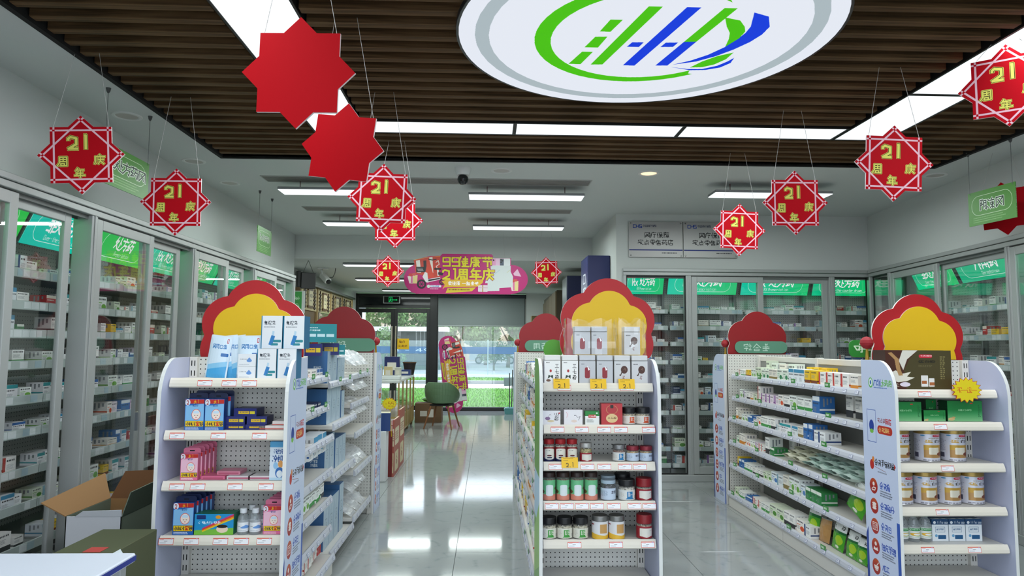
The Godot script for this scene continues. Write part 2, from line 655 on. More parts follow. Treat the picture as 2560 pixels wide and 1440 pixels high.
# ================================================================ the room
func build_shell() -> void:
	var white := mat("c9cdca", 0.85)
	var veins := noise_tex(FastNoiseLite.FRACTAL_RIDGED, 0.006, [[0.0, "a0a5a4"], [0.72, "9da2a2"], [0.88, "949a9b"], [1.0, "868d90"]], 1024, 5, 11)
	var m := StandardMaterial3D.new()
	m.albedo_texture = veins
	m.roughness = 0.07
	m.metallic_specular = 0.6
	m.uv1_triplanar = true
	m.uv1_world_triplanar = true
	m.uv1_scale = Vector3(0.42, 0.42, 0.42)
	# the floor: large polished tiles on their bed
	var fl := struct("floor", boxm(Vector3(-3.4, -0.12, -15.66), Vector3(4.9, -0.012, 1.3)), mat("6d7273", 0.8), "grey tile bed under the polished white floor tiles")
	var x0 := -0.214 - 0.8 * 4
	var z0 := -5.87 + 0.8 * 11
	var tile := cboxm(Vector3(0.0012, -0.012, 0.0012), Vector3(0.7988, 0.0, 0.7988), 0.0012)
	for i in 11:
		for j in 24:
			var a := Vector3(x0 + i * 0.8, 0, z0 - (j + 1) * 0.8)
			if a.x + 0.8 < -3.05 or a.x > 4.84 or a.z < -16.0 or a.z > 0.9:
				continue
			var lo := Vector3(maxf(a.x, -3.06), 0, maxf(a.z, -15.56)) - a
			var hi := Vector3(minf(a.x + 0.8, 4.85), 0, minf(a.z + 0.8, 1.23)) - a
			if hi.x - lo.x < 0.02 or hi.z - lo.z < 0.02: continue
			if hi.x - lo.x < 0.79 or hi.z - lo.z < 0.79:
				put("floor_tile", cboxm(Vector3(lo.x + 0.0012, -0.012, lo.z + 0.0012), Vector3(hi.x - 0.0012, 0, hi.z - 0.0012), 0.0012), m, fl, Transform3D(Basis(), a))
			else:
				put("floor_tile", tile, m, fl, Transform3D(Basis(), a))
	# walls
	struct("wall_west", boxm(Vector3(-3.3, 0, -9.4), Vector3(-3.06, 3.1, 1.4)), white, "white wall behind the long glazed cabinet run")
	struct("wall_west_upper", boxm(Vector3(-3.06, 2.31, -8.72), Vector3(-2.60, CEIL, 1.2)), white, "white wall over the long glazed cabinet run")
	struct("wall_west_pier", boxm(Vector3(-3.06, 0, -9.4), Vector3(-2.60, CEIL, -8.72)), white, "white pier at the end of the long cabinet run")
	struct("wall_west_far", boxm(Vector3(-3.3, 0, -15.7), Vector3(-2.95, 3.1, -9.4)), white, "white wall behind the lattice topped herb cabinet")
	struct("wall_east", boxm(Vector3(4.85, 0, -8.4), Vector3(5.05, 3.1, 1.4)), white, "white outer wall behind the side cabinets")
	# over the side cabinets the wall runs a little aslant, as they do
	struct("wall_east_upper", MB.new().prism(PackedVector2Array([Vector2(4.25, 7.65), Vector2(3.75, 2.65), Vector2(3.75, -1.2), Vector2(4.85, -1.2), Vector2(4.85, 7.65)]), 2.31, CEIL).done(), white, "white wall over the side cabinets beside the silver plaques").transform = Transform3D(Basis(Vector3(1, 0, 0), Vector3(0, 0, -1), Vector3(0, 1, 0)), Vector3.ZERO)
	struct("wall_rear_upper", boxm(Vector3(1.51, 2.31, -8.3), Vector3(4.9, CEIL, -7.65)), white, "white wall with two silver plaques over the rear cabinets")
	struct("wall_rear", boxm(Vector3(1.51, 0, -8.5), Vector3(5.05, CEIL, -8.3)), white, "white wall at the back of the rear cabinets")
	struct("wall_rear_end", boxm(Vector3(1.41, 0, -9.42), Vector3(1.51, CEIL, -7.65)), white, "white end wall behind the dark blue display box")
	struct("wall_east_far", boxm(Vector3(1.5, 0, -15.7), Vector3(1.75, 3.1, -9.4)), white, "white wall behind the wooden wardrobe doors")
	# the near street front, behind the camera: a wide glazed opening lets the overcast daylight in
	struct("wall_south", MB.new().box(Vector3(-3.3, 2.72, 1.2), Vector3(5.05, 3.1, 1.4)).box(Vector3(-3.3, 0, 1.2), Vector3(-2.62, 2.72, 1.4)).box(Vector3(3.05, 0, 1.2), Vector3(5.05, 2.72, 1.4)).done(), white, "white wall round the near shop front behind the view")
	var sw := MB.new()
	for x in [-2.62, -1.2, 0.2, 1.6, 3.0]:
		sw.cbox(Vector3(x, 0, 1.24), Vector3(x + 0.05, 2.72, 1.34), 0.004)
	sw.cbox(Vector3(-2.62, 2.66, 1.24), Vector3(3.05, 2.72, 1.34), 0.004)
	sw.cbox(Vector3(-2.62, 0.0, 1.24), Vector3(3.05, 0.07, 1.34), 0.004)
	var w2 := struct("window_2", sw.done(), mat("141516", 0.35), "dark framed near shop front behind the view")
	for k in 4:
		put("pane", boxm(Vector3(-2.57 + k * 1.4, 0.07, 1.285), Vector3(-1.2 + k * 1.4, 2.66, 1.295)), glass("dfeee8", 0.02), w2)
	struct("ground_near", boxm(Vector3(-30, -0.3, 1.45), Vector3(30, -0.12, 40)), mat("a3a49f", 0.9), "pale paving before the near shop front")
	struct("wall_front_pier", boxm(Vector3(0.84, 0, -15.75), Vector3(1.6, 2.6, -15.5)), white, "white pier beside the shop window")
	struct("wall_front_west", boxm(Vector3(-3.2, 0, -15.75), Vector3(-2.93, 2.6, -15.5)), white, "white pier beside the glass door")
	# ceiling: white boards round the wooden slat field, and the lower part by the street front
	var c := MB.new()
	c.box(Vector3(-3.3, CEIL, -9.6), Vector3(5.05, 3.1, -5.44))
	c.box(Vector3(-3.3, CEIL, -5.44), Vector3(-2.09, 3.1, 1.4))
	c.box(Vector3(3.595, CEIL, -5.44), Vector3(5.05, 3.1, 1.4))
	c.box(Vector3(-2.09, 3.08, -5.44), Vector3(3.595, 3.2, 1.4))
	struct("ceiling", c.done(), white, "flat white ceiling round the dark slat field")
	struct("ceiling_street", boxm(Vector3(-3.3, 2.6, -15.9), Vector3(1.75, 3.1, -9.42)), white, "lower white ceiling by the street front")

# ================================================================ slat ceiling, light strips, round emblem
func build_slat_ceiling() -> void:
	var wood := StandardMaterial3D.new()
	wood.albedo_texture = noise_tex(FastNoiseLite.FRACTAL_FBM, 0.02, [[0.0, "40301f"], [0.5, "5a432c"], [1.0, "70563a"]], 256, 3, 5)
	wood.uv1_triplanar = true
	wood.uv1_scale = Vector3(0.35, 9, 9)
	wood.roughness = 0.6
	wood.metallic_specular = 0.25
	var black := mat("0b0a09", 0.9)
	var o := thing("slat_ceiling", "dark brown wooden slat ceiling panel set in the white ceiling", "slat ceiling", Vector3(0.75, CEIL, -5.44))
	var org := o.position
	put("backing", boxm(Vector3(-2.09, 3.065, -5.44) - org, Vector3(3.595, 3.078, 1.15) - org), black, o)
	var fr := MB.new()
	fr.box(Vector3(-2.09, 2.905, -5.47) - org, Vector3(3.595, 3.06, -5.44) - org)
	fr.box(Vector3(-2.11, 2.905, -5.47) - org, Vector3(-2.08, 3.06, 1.15) - org)
	fr.box(Vector3(3.585, 2.905, -5.47) - org, Vector3(3.615, 3.06, 1.15) - org)
	put("edge_frame", fr.done(), black, o)
	var lens := {}
	for i in 48:
		var z := -5.36 + i * 0.131
		var segs := [[-2.075, -1.22], [-0.84, 2.40], [2.81, 3.58]]
		if z < -4.80:
			segs = [[-2.075, 3.58]]
		elif z < -4.46:
			segs = [[-2.075, -1.22], [2.81, 3.58]]
		for s in segs:
			var l: float = s[1] - s[0]
			var key := "%.2f" % l
			if not lens.has(key):
				lens[key] = MB.new().cbox(Vector3(-l / 2, 0, -0.025), Vector3(l / 2, 0.09, 0.025), 0.002).done()
			put("slat", lens[key], wood, o, Transform3D(Basis(), Vector3((s[0] + s[1]) / 2, CEIL, z) - org))
	# light panels laid in a ring
	var face := glow("f4fbff", 1.15)
	var rim := mat("141414", 0.5)
	var panels := [[-0.835, -4.76, 0.155, -4.52, "far row, first from the red star side"], [0.18, -4.76, 1.287, -4.52, "middle one of the far row"], [1.313, -4.76, 2.40, -4.52, "last one of the far row beside the corner"],
		[2.43, -4.76, 2.79, -3.88, "far corner panel of the row over the end shelf"], [2.43, -3.855, 2.79, -2.75, "second panel of the row over the end shelf"], [2.43, -2.72, 2.79, -1.60, "third panel of the row over the end shelf"], [2.43, -1.57, 2.79, -0.45, "fourth panel of the row over the end shelf"],
		[-1.2, -4.76, -0.86, -3.88, "far corner panel of the row behind the red stars"], [-1.2, -3.855, -0.86, -2.75, "second panel of the row behind the red stars"], [-1.2, -2.72, -0.86, -1.60, "third panel of the row behind the red stars"], [-1.2, -1.57, -0.86, -0.45, "fourth panel of the row behind the red stars"],
		[-0.835, -0.69, 0.155, -0.45, "first panel of the near row"], [0.18, -0.69, 1.287, -0.45, "middle panel of the near row"], [1.313, -0.69, 2.40, -0.45, "last panel of the near row"]]
	for p in panels:
		var ctr := Vector3((p[0] + p[2]) / 2, CEIL, (p[1] + p[3]) / 2)
		var hx: float = (p[2] - p[0]) / 2
		var hz: float = (p[3] - p[1]) / 2
		var t := thing("light_panel", "white glowing ceiling light panel, " + p[4], "light panel", ctr, 0.0, "light panels in a ring")
		put("diffuser", boxm(Vector3(-hx, 0.0, -hz), Vector3(hx, 0.012, hz)), face, t)
		var f := MB.new()
		f.box(Vector3(-hx - 0.012, -0.004, -hz - 0.012), Vector3(hx + 0.012, 0.08, -hz))
		f.box(Vector3(-hx - 0.012, -0.004, hz), Vector3(hx + 0.012, 0.08, hz + 0.012))
		f.box(Vector3(-hx - 0.012, -0.004, -hz), Vector3(-hx, 0.08, hz))
		f.box(Vector3(hx, -0.004, -hz), Vector3(hx + 0.012, 0.08, hz))
		put("frame", f.done(), rim, t)
		area_light("panel_light", ctr + Vector3(0, -0.012, 0), Vector2(hx * 2, hz * 2), Color(0.95, 0.98, 1.0), LAMP * 1.15)
	# the round emblem
	var cv := canvas(1024, 1024, "e9eef8")
	cv.disc(512, 512, 468, "aebcc2")
	cv.disc(512, 512, 430, "e9eef8")
	var green := "49c400"
	var blue := "0a3be0"
	var V := func(pts: Array) -> Array:
		var out := []
		for i in range(0, pts.size(), 2): out.append(Vector2(pts[i], pts[i + 1]))
		return out
	cv.disc(517, 518, 309, green)
	cv.disc(524, 521, 271, "e9eef8")
	cv.poly(V.call([700, 752, 760, 770, 880, 640, 900, 480, 840, 300, 700, 180, 640, 235, 700, 330, 690, 560]), "e9eef8")
	cv.poly(V.call([322, 696, 358, 697, 382, 607, 351, 607]), green)
	cv.poly(V.call([354, 577, 392, 577, 407, 506, 374, 508]), green)
	cv.poly(V.call([381, 475, 410, 476, 430, 405, 398, 405]), green)
	cv.poly(V.call([389, 698, 424, 696, 516, 330, 481, 330]), green)
	cv.poly(V.call([487, 699, 522, 700, 613, 330, 577, 330]), blue)
	cv.poly(V.call([585, 696, 621, 695, 659, 526, 625, 529]), blue)
	cv.poly(V.call([625, 529, 659, 526, 705, 330, 672, 330]), green)
	cv.poly(V.call([473, 568, 507, 568, 514, 537, 482, 538]), blue)
	cv.poly(V.call([568, 565, 603, 563, 610, 534, 576, 536]), blue)
	cv.poly(V.call([634, 688, 679, 656, 719, 611, 749, 558, 766, 508, 775, 466, 775, 428, 755, 350, 800, 370, 825, 426, 823, 473, 808, 521, 780, 572, 744, 620, 698, 661]), blue)
	cv.poly(V.call([693, 706, 716, 660, 748, 620, 787, 592, 781, 640, 759, 680, 729, 702]), green)
	cv.poly(V.call([634, 705, 688, 718, 733, 716, 771, 689, 791, 656, 802, 628, 804, 667, 784, 702, 745, 723, 699, 727]), blue)
	cv.poly(V.call([690, 380, 735, 395, 759, 429, 771, 457, 770, 499, 750, 555, 743, 505, 733, 468, 712, 431]), green)
	var em := StandardMaterial3D.new()
	em.albedo_color = Color(0.05, 0.05, 0.05)
	em.emission_enabled = true
	em.emission_texture = cv.tex()
	em.emission_energy_multiplier = 0.95
	var d := thing("emblem_light", "large round white ceiling light with a green and blue emblem", "emblem light", Vector3(0.72, CEIL - 0.03, -3.14))
	var dm := MB.new()
	var ring := PackedVector2Array()
	for i in 72:
		ring.append(Vector2(cos(TAU * i / 72), sin(TAU * i / 72)) * 0.868)
	dm.prism(ring, 0.0, 0.012)
	# the printed side looks down; its top edge points to the camera
	put("diffuser", dm.done(), em, d, Transform3D(Basis(Vector3(1, 0, 0), Vector3(0, 0, 1), Vector3(0, -1, 0)), Vector3(0, 0.012, 0)))
	put("rim", MB.new().lathe([Vector2(0.868, 0.001), Vector2(0.88, 0.0), Vector2(0.88, 0.028), Vector2(0.868, 0.028)], 72).done(), mat("23262a", 0.4), d)
	area_light("emblem_area_light", Vector3(0.72, CEIL - 0.034, -3.14), Vector2(1.5, 1.5), Color(0.93, 0.96, 1.0), LAMP * 0.12)

func build_ceiling_lights() -> void:
	var face := glow("f6fcff", 1.2)
	var alu := mat("8b8e90", 0.45, 0.3)
	var rows := [[-0.19, -6.38, 2.82, "first row, over the middle aisle"], [-1.87, -6.26, 2.82, "first row, behind the red star backs"], [2.0, -6.15, 2.82, "first row, behind the two far side stars"],
		[-0.19, -8.1, 2.82, "second row, over the middle aisle"], [-1.87, -7.95, 2.82, "second row, behind the red stars"],
		[-2.05, -9.95, 2.57, "first row under the low ceiling, by the bullet camera"], [-2.3, -12.2, 2.57, "second row under the low ceiling"], [-2.2, -14.6, 2.57, "last row under the low ceiling, over the door"],
		[-0.75, -9.95, 2.57, "first row under the low ceiling, behind the pink banner"], [-0.75, -12.2, 2.57, "second row under the low ceiling, behind the pink banner"], [-0.75, -14.6, 2.57, "last row under the low ceiling, over the window"]]
	for r in rows:
		var w := 1.06
		var t := thing("linear_lamp", "flat white glowing strip lamp, " + r[3], "strip lamp", Vector3(r[0] + w / 2, r[2], r[1]), 0.0, "strip lamps under the white ceiling")
		put("diffuser", boxm(Vector3(-w / 2 + 0.004, -0.006, -0.106), Vector3(w / 2 - 0.004, 0.0, 0.106)), face, t)
		put("housing", cboxm(Vector3(-w / 2, 0.0, -0.11), Vector3(w / 2, 0.022, 0.11), 0.003), alu, t)
		var top: float = (CEIL if r[2] > 2.7 else 2.6) - r[2]
		for s in [-0.36, 0.36]:
			put("cable", MB.new().tube(Vector3(s, 0.02, 0), Vector3(s, top, 0), 0.0035, 6).done(), mat("5a2326", 0.6), t)
		area_light("strip_lamp_light", Vector3(r[0] + w / 2, r[2] - 0.012, r[1]), Vector2(w - 0.01, 0.208), Color(0.95, 1.0, 0.985), LAMP * 2.6)
	# recessed lamps
	var ring := MB.new().lathe([Vector2(0.066, -0.001), Vector2(0.072, -0.007), Vector2(0.088, -0.006), Vector2(0.092, 0.0)], 28).done()
	var pan := MB.new().lathe([Vector2(0.0, 0.0), Vector2(0.067, -0.002)], 28).done()
	for d in [[1.35, -5.80, true, "lit warm round downlight in the white ceiling"], [0.10, -5.78, false, "unlit round downlight beside the dome camera"], [-2.344, -4.50, false, "unlit round downlight nearest the near red star"], [-2.37, -6.38, false, "unlit round downlight beside the long ceiling vent"], [-2.38, -5.62, false, "unlit round downlight between two others over the cabinets"], [3.79, -5.73, false, "unlit round downlight over the side cabinets"]]:
		var t := thing("downlight", d[3], "downlight", Vector3(d[0], CEIL, d[1]))
		put("trim_ring", ring, mat("d5d6d3", 0.5), t)
		put("lens", pan, glow("ffdcae", 1.6) if d[2] else mat("b4afa8", 0.4), t)
		if d[2]:
			var l := SpotLight3D.new()
			l.name = numbered("downlight_beam")
			l.position = Vector3(d[0], CEIL - 0.02, d[1])
			l.rotation_degrees = Vector3(-90, 0, 0)
			l.spot_angle = 50
			l.spot_range = 30
			l.spot_attenuation = 2
			l.light_color = Color(1.0, 0.84, 0.62)
			l.light_energy = 0.5
			l.light_size = 0.06
			l.shadow_enabled = true
			add_child(l)
	# air slots in the ceiling
	for v in [[-2.0, 0.91, -6.18, "long grey air vent slot just behind the slat ceiling"], [-2.0, 0.9, -7.55, "long pale access slot behind the first strip lamps"]]:
		var t := thing("ceiling_vent", v[3], "vent", Vector3((v[0] + v[1]) / 2, CEIL, v[2]))
		var h: float = (v[1] - v[0]) / 2
		put("frame", MB.new().box(Vector3(-h, -0.006, -0.11), Vector3(h, 0, -0.1)).box(Vector3(-h, -0.006, 0.1), Vector3(h, 0, 0.11)).box(Vector3(-h, -0.006, -0.1), Vector3(-h + 0.01, 0, 0.1)).box(Vector3(h - 0.01, -0.006, -0.1), Vector3(h, 0, 0.1)).done(), mat("a9aaa6", 0.6), t)
		put("backing", boxm(Vector3(-h + 0.01, -0.001, -0.1), Vector3(h - 0.01, 0.0, 0.1)), mat("6b6a66", 0.7), t)
		for k in 7:
			put("blade", MB.new().box(Vector3(-h + 0.01, -0.005, -0.094 + k * 0.029), Vector3(h - 0.01, -0.001, -0.078 + k * 0.029)).done(), mat("8f8d88", 0.6), t)
	# dome camera
	var dc := thing("dome_camera", "small white camera with a black ball under the slat ceiling edge", "camera", Vector3(-0.22, CEIL, -5.72))
	put("base", MB.new().lathe([Vector2(0.0, 0.0), Vector2(0.068, 0.0), Vector2(0.062, -0.03), Vector2(0.052, -0.062), Vector2(0.0, -0.062)], 24).done(), mat("d9dad8", 0.4), dc)
	put("lens_ball", MB.new().lathe([Vector2(0.0, -0.048), Vector2(0.025, -0.056), Vector2(0.042, -0.075), Vector2(0.046, -0.095), Vector2(0.040, -0.118), Vector2(0.024, -0.136), Vector2(0.0, -0.141)], 24).done(), mat("101014", 0.15), dc)

# ================================================================ street front
func build_facade() -> void:
	var blk := mat("141516", 0.35)
	var z := -15.62
	# door_1: dark frame, transom panel, two glass leaves with long pull handles
	var d := Node3D.new()
	d.name = "door_1"
	add_child(d)
	d.position = Vector3(-2.03, 0, z)
	tag(d, "black framed double glass door to the street under a dark transom", "door", "", "structure")
	var fr := MB.new()
	fr.cbox(Vector3(-0.9, 0, -0.05), Vector3(-0.84, 2.58, 0.05), 0.004)
	fr.cbox(Vector3(0.74, 0, -0.05), Vector3(0.9, 2.58, 0.05), 0.004)
	fr.cbox(Vector3(-0.84, 2.50, -0.05), Vector3(0.74, 2.58, 0.05), 0.004)
	fr.cbox(Vector3(-0.84, 2.26, -0.05), Vector3(0.74, 2.32, 0.05), 0.004)
	put("door_frame", fr.done(), blk, d)
	put("transom_panel", boxm(Vector3(-0.84, 2.32, -0.02), Vector3(0.74, 2.50, 0.0)), mat("15191c", 0.08), d)
	var pane := glass("dfeee8", 0.05)
	for s in [-0.84, -0.05]:
		var w := 0.79
		var leaf := MB.new()
		leaf.cbox(Vector3(s, 0.02, -0.025), Vector3(s + 0.075, 2.25, 0.025), 0.003)
		leaf.cbox(Vector3(s + w - 0.075, 0.02, -0.025), Vector3(s + w, 2.25, 0.025), 0.003)
		leaf.cbox(Vector3(s + 0.075, 2.16, -0.025), Vector3(s + w - 0.075, 2.25, 0.025), 0.003)
		leaf.cbox(Vector3(s + 0.075, 0.02, -0.025), Vector3(s + w - 0.075, 0.12, 0.025), 0.003)
		var lf := put("door_leaf", leaf.done(), blk, d)
		put("pane", boxm(Vector3(s + 0.075, 0.12, -0.004), Vector3(s + w - 0.075, 2.16, 0.004)), pane, lf)
		var hx: float = s + (w - 0.04 if s < -0.5 else 0.04)
		put("handle", MB.new().tube(Vector3(hx, 0.6, 0.07), Vector3(hx, 1.86, 0.07), 0.016, 10).tube(Vector3(hx, 0.7, 0.02), Vector3(hx, 0.7, 0.07), 0.009, 8).tube(Vector3(hx, 1.76, 0.02), Vector3(hx, 1.76, 0.07), 0.009, 8).done(), mat("b8b29f", 0.3, 0.9), lf)
	# window_1
	var w1 := Node3D.new()
	w1.name = "window_1"
	add_child(w1)
	w1.position = Vector3(-0.15, 0, z)
	tag(w1, "large shop window onto the lawn beside the glass door", "window", "", "structure")
	var wf := MB.new()
	wf.cbox(Vector3(-0.98, 0, -0.05), Vector3(-0.955, 2.58, 0.05), 0.004)
	wf.cbox(Vector3(0.955, 0, -0.05), Vector3(0.99, 2.58, 0.05), 0.004)
	wf.cbox(Vector3(-0.955, 0, -0.05), Vector3(0.955, 0.09, 0.05), 0.004)
	wf.cbox(Vector3(-0.955, 2.54, -0.05), Vector3(0.955, 2.58, 0.05), 0.004)
	put("window_frame", wf.done(), blk, w1)
	put("pane", boxm(Vector3(-0.955, 0.09, -0.004), Vector3(0.955, 2.54, 0.004)), pane, w1)
	# roller blind
	var rb := thing("roller_blind", "grey roller blind half lowered over the shop window", "blind", Vector3(-0.15, 1.86, z + 0.12))
	put("roller_cover", MB.new().cbox(Vector3(-0.97, 0.63, -0.05), Vector3(0.97, 0.70, 0.05), 0.01).done(), mat("1c2530", 0.4), rb)
	var fabric := mat("7d8686", 0.9)
	fabric = fabric.duplicate()
	fabric.backlight_enabled = true
	fabric.backlight = Color(0.12, 0.13, 0.13)
	var fb := MB.new()
	for k in 16:
		var a := -0.955 + k * 1.91 / 16
		var b := a + 1.91 / 16
		var za := 0.006 * sin(k * 1.7)
		var zb := 0.006 * sin((k + 1) * 1.7)
		fb.quad(Vector3(a, 0.64, za), Vector3(b, 0.64, zb), Vector3(b, 0.02, zb), Vector3(a, 0.02, za), Vector3(0, 0, 1))
		fb.quad(Vector3(b, 0.64, zb - 0.002), Vector3(a, 0.64, za - 0.002), Vector3(a, 0.02, za - 0.002), Vector3(b, 0.02, zb - 0.002), Vector3(0, 0, -1))
	put("fabric", fb.done(), fabric, rb)
	put("bottom_bar", cboxm(Vector3(-0.955, 0, -0.012), Vector3(0.955, 0.025, 0.012), 0.004), mat("99a09f", 0.5), rb)
	put("pull_chain", MB.new().tube(Vector3(0.972, 0.62, 0.03), Vector3(0.972, -0.5, 0.03), 0.003, 5).done(), mat("d0d2d0", 0.4), rb)
	# exit sign
	var cv := canvas(256, 108, "050706")
	var g := "12e070"
	cv.lines([Vector2(84, 96), Vector2(84, 12), Vector2(138, 12), Vector2(138, 96)], 6, g)
	cv.disc(116, 34, 8, g)
	cv.lines([Vector2(112, 44), Vector2(104, 66), Vector2(88, 92)], 9, g)
	cv.lines([Vector2(104, 66), Vector2(122, 78), Vector2(120, 96)], 8, g)
	cv.lines([Vector2(94, 58), Vector2(112, 46), Vector2(128, 56)], 6, g)
	cv.line(Vector2(146, 58), Vector2(210, 58), 12, g)
	cv.poly([Vector2(205, 42), Vector2(230, 58), Vector2(205, 74)], g)
	var ex := thing("exit_sign", "small black exit sign with glowing green running figure over the glass door", "sign", Vector3(-2.14, 2.36, z + 0.06))
	put("housing", cboxm(Vector3(-0.19, 0, -0.03), Vector3(0.19, 0.165, 0.02), 0.006), mat("9a9c9b", 0.4, 0.5), ex)
	var em := StandardMaterial3D.new()
	em.albedo_color = Color(0.02, 0.02, 0.02)
	em.emission_enabled = true
	em.emission_texture = cv.tex()
	em.emission_energy_multiplier = 0.8
	put("glowing_face", MB.new().box(Vector3(-0.165, 0.014, 0.02), Vector3(0.165, 0.151, 0.024)).done(), em, ex)
	area_light("exit_sign_light", Vector3(-2.14, 2.44, z + 0.09), Vector2(0.1, 0.08), Color(0.1, 1.0, 0.45), 0.15, Vector3(0, 180, 0))
	# yellow notice on the door
	var yc := canvas(160, 128, "e2b40c")
	yc.text("积分", 42, 22, 30, "6b3a08", 0.13, 1.0, 0.3)
	yc.text("兑换区", 32, 74, 28, "6b3a08", 0.13, 1.0, 0.35)
	var yn := thing("door_notice", "square yellow notice stuck on the glass door", "notice", Vector3(-1.895, 1.35, z + 0.012))
	put("sheet", MB.new().box(Vector3(-0.145, 0, -0.002), Vector3(0.145, 0.235, 0.002)).done(), printed(yc.tex()), yn)

# ================================================================ outside
func leafy(n: int, size: Vector3, leaf: float, sd: int) -> ArrayMesh:
	# a crown of single leaves spread through lumps
	var r := RandomNumberGenerator.new()
	r.seed = sd
	var lumps := []
	for i in 9:
		lumps.append([Vector3(r.randf_range(-0.7, 0.7) * size.x, r.randf_range(-0.6, 0.75) * size.y, r.randf_range(-0.7, 0.7) * size.z), r.randf_range(0.3, 0.5)])
	var m := MB.new()
	for i in n:
		var l = lumps[r.randi() % lumps.size()]
		var dir := Vector3(r.randfn(), r.randfn(), r.randfn()).normalized()
		var p: Vector3 = l[0] + dir * size * l[1] * sqrt(r.randf_range(0.3, 1.0))
		var a := (dir + Vector3(r.randfn(), r.randfn(), r.randfn()) * 0.6).normalized()
		var b := a.cross(Vector3(r.randfn(), r.randfn(), r.randfn())).normalized() * leaf
		var c := a.cross(b).normalized() * leaf * 0.6
		m.tri(p - b, p + c, p + b, a, a, a)
		m.tri(p - b, p + b, p - c, a, a, a)
	return m.done()

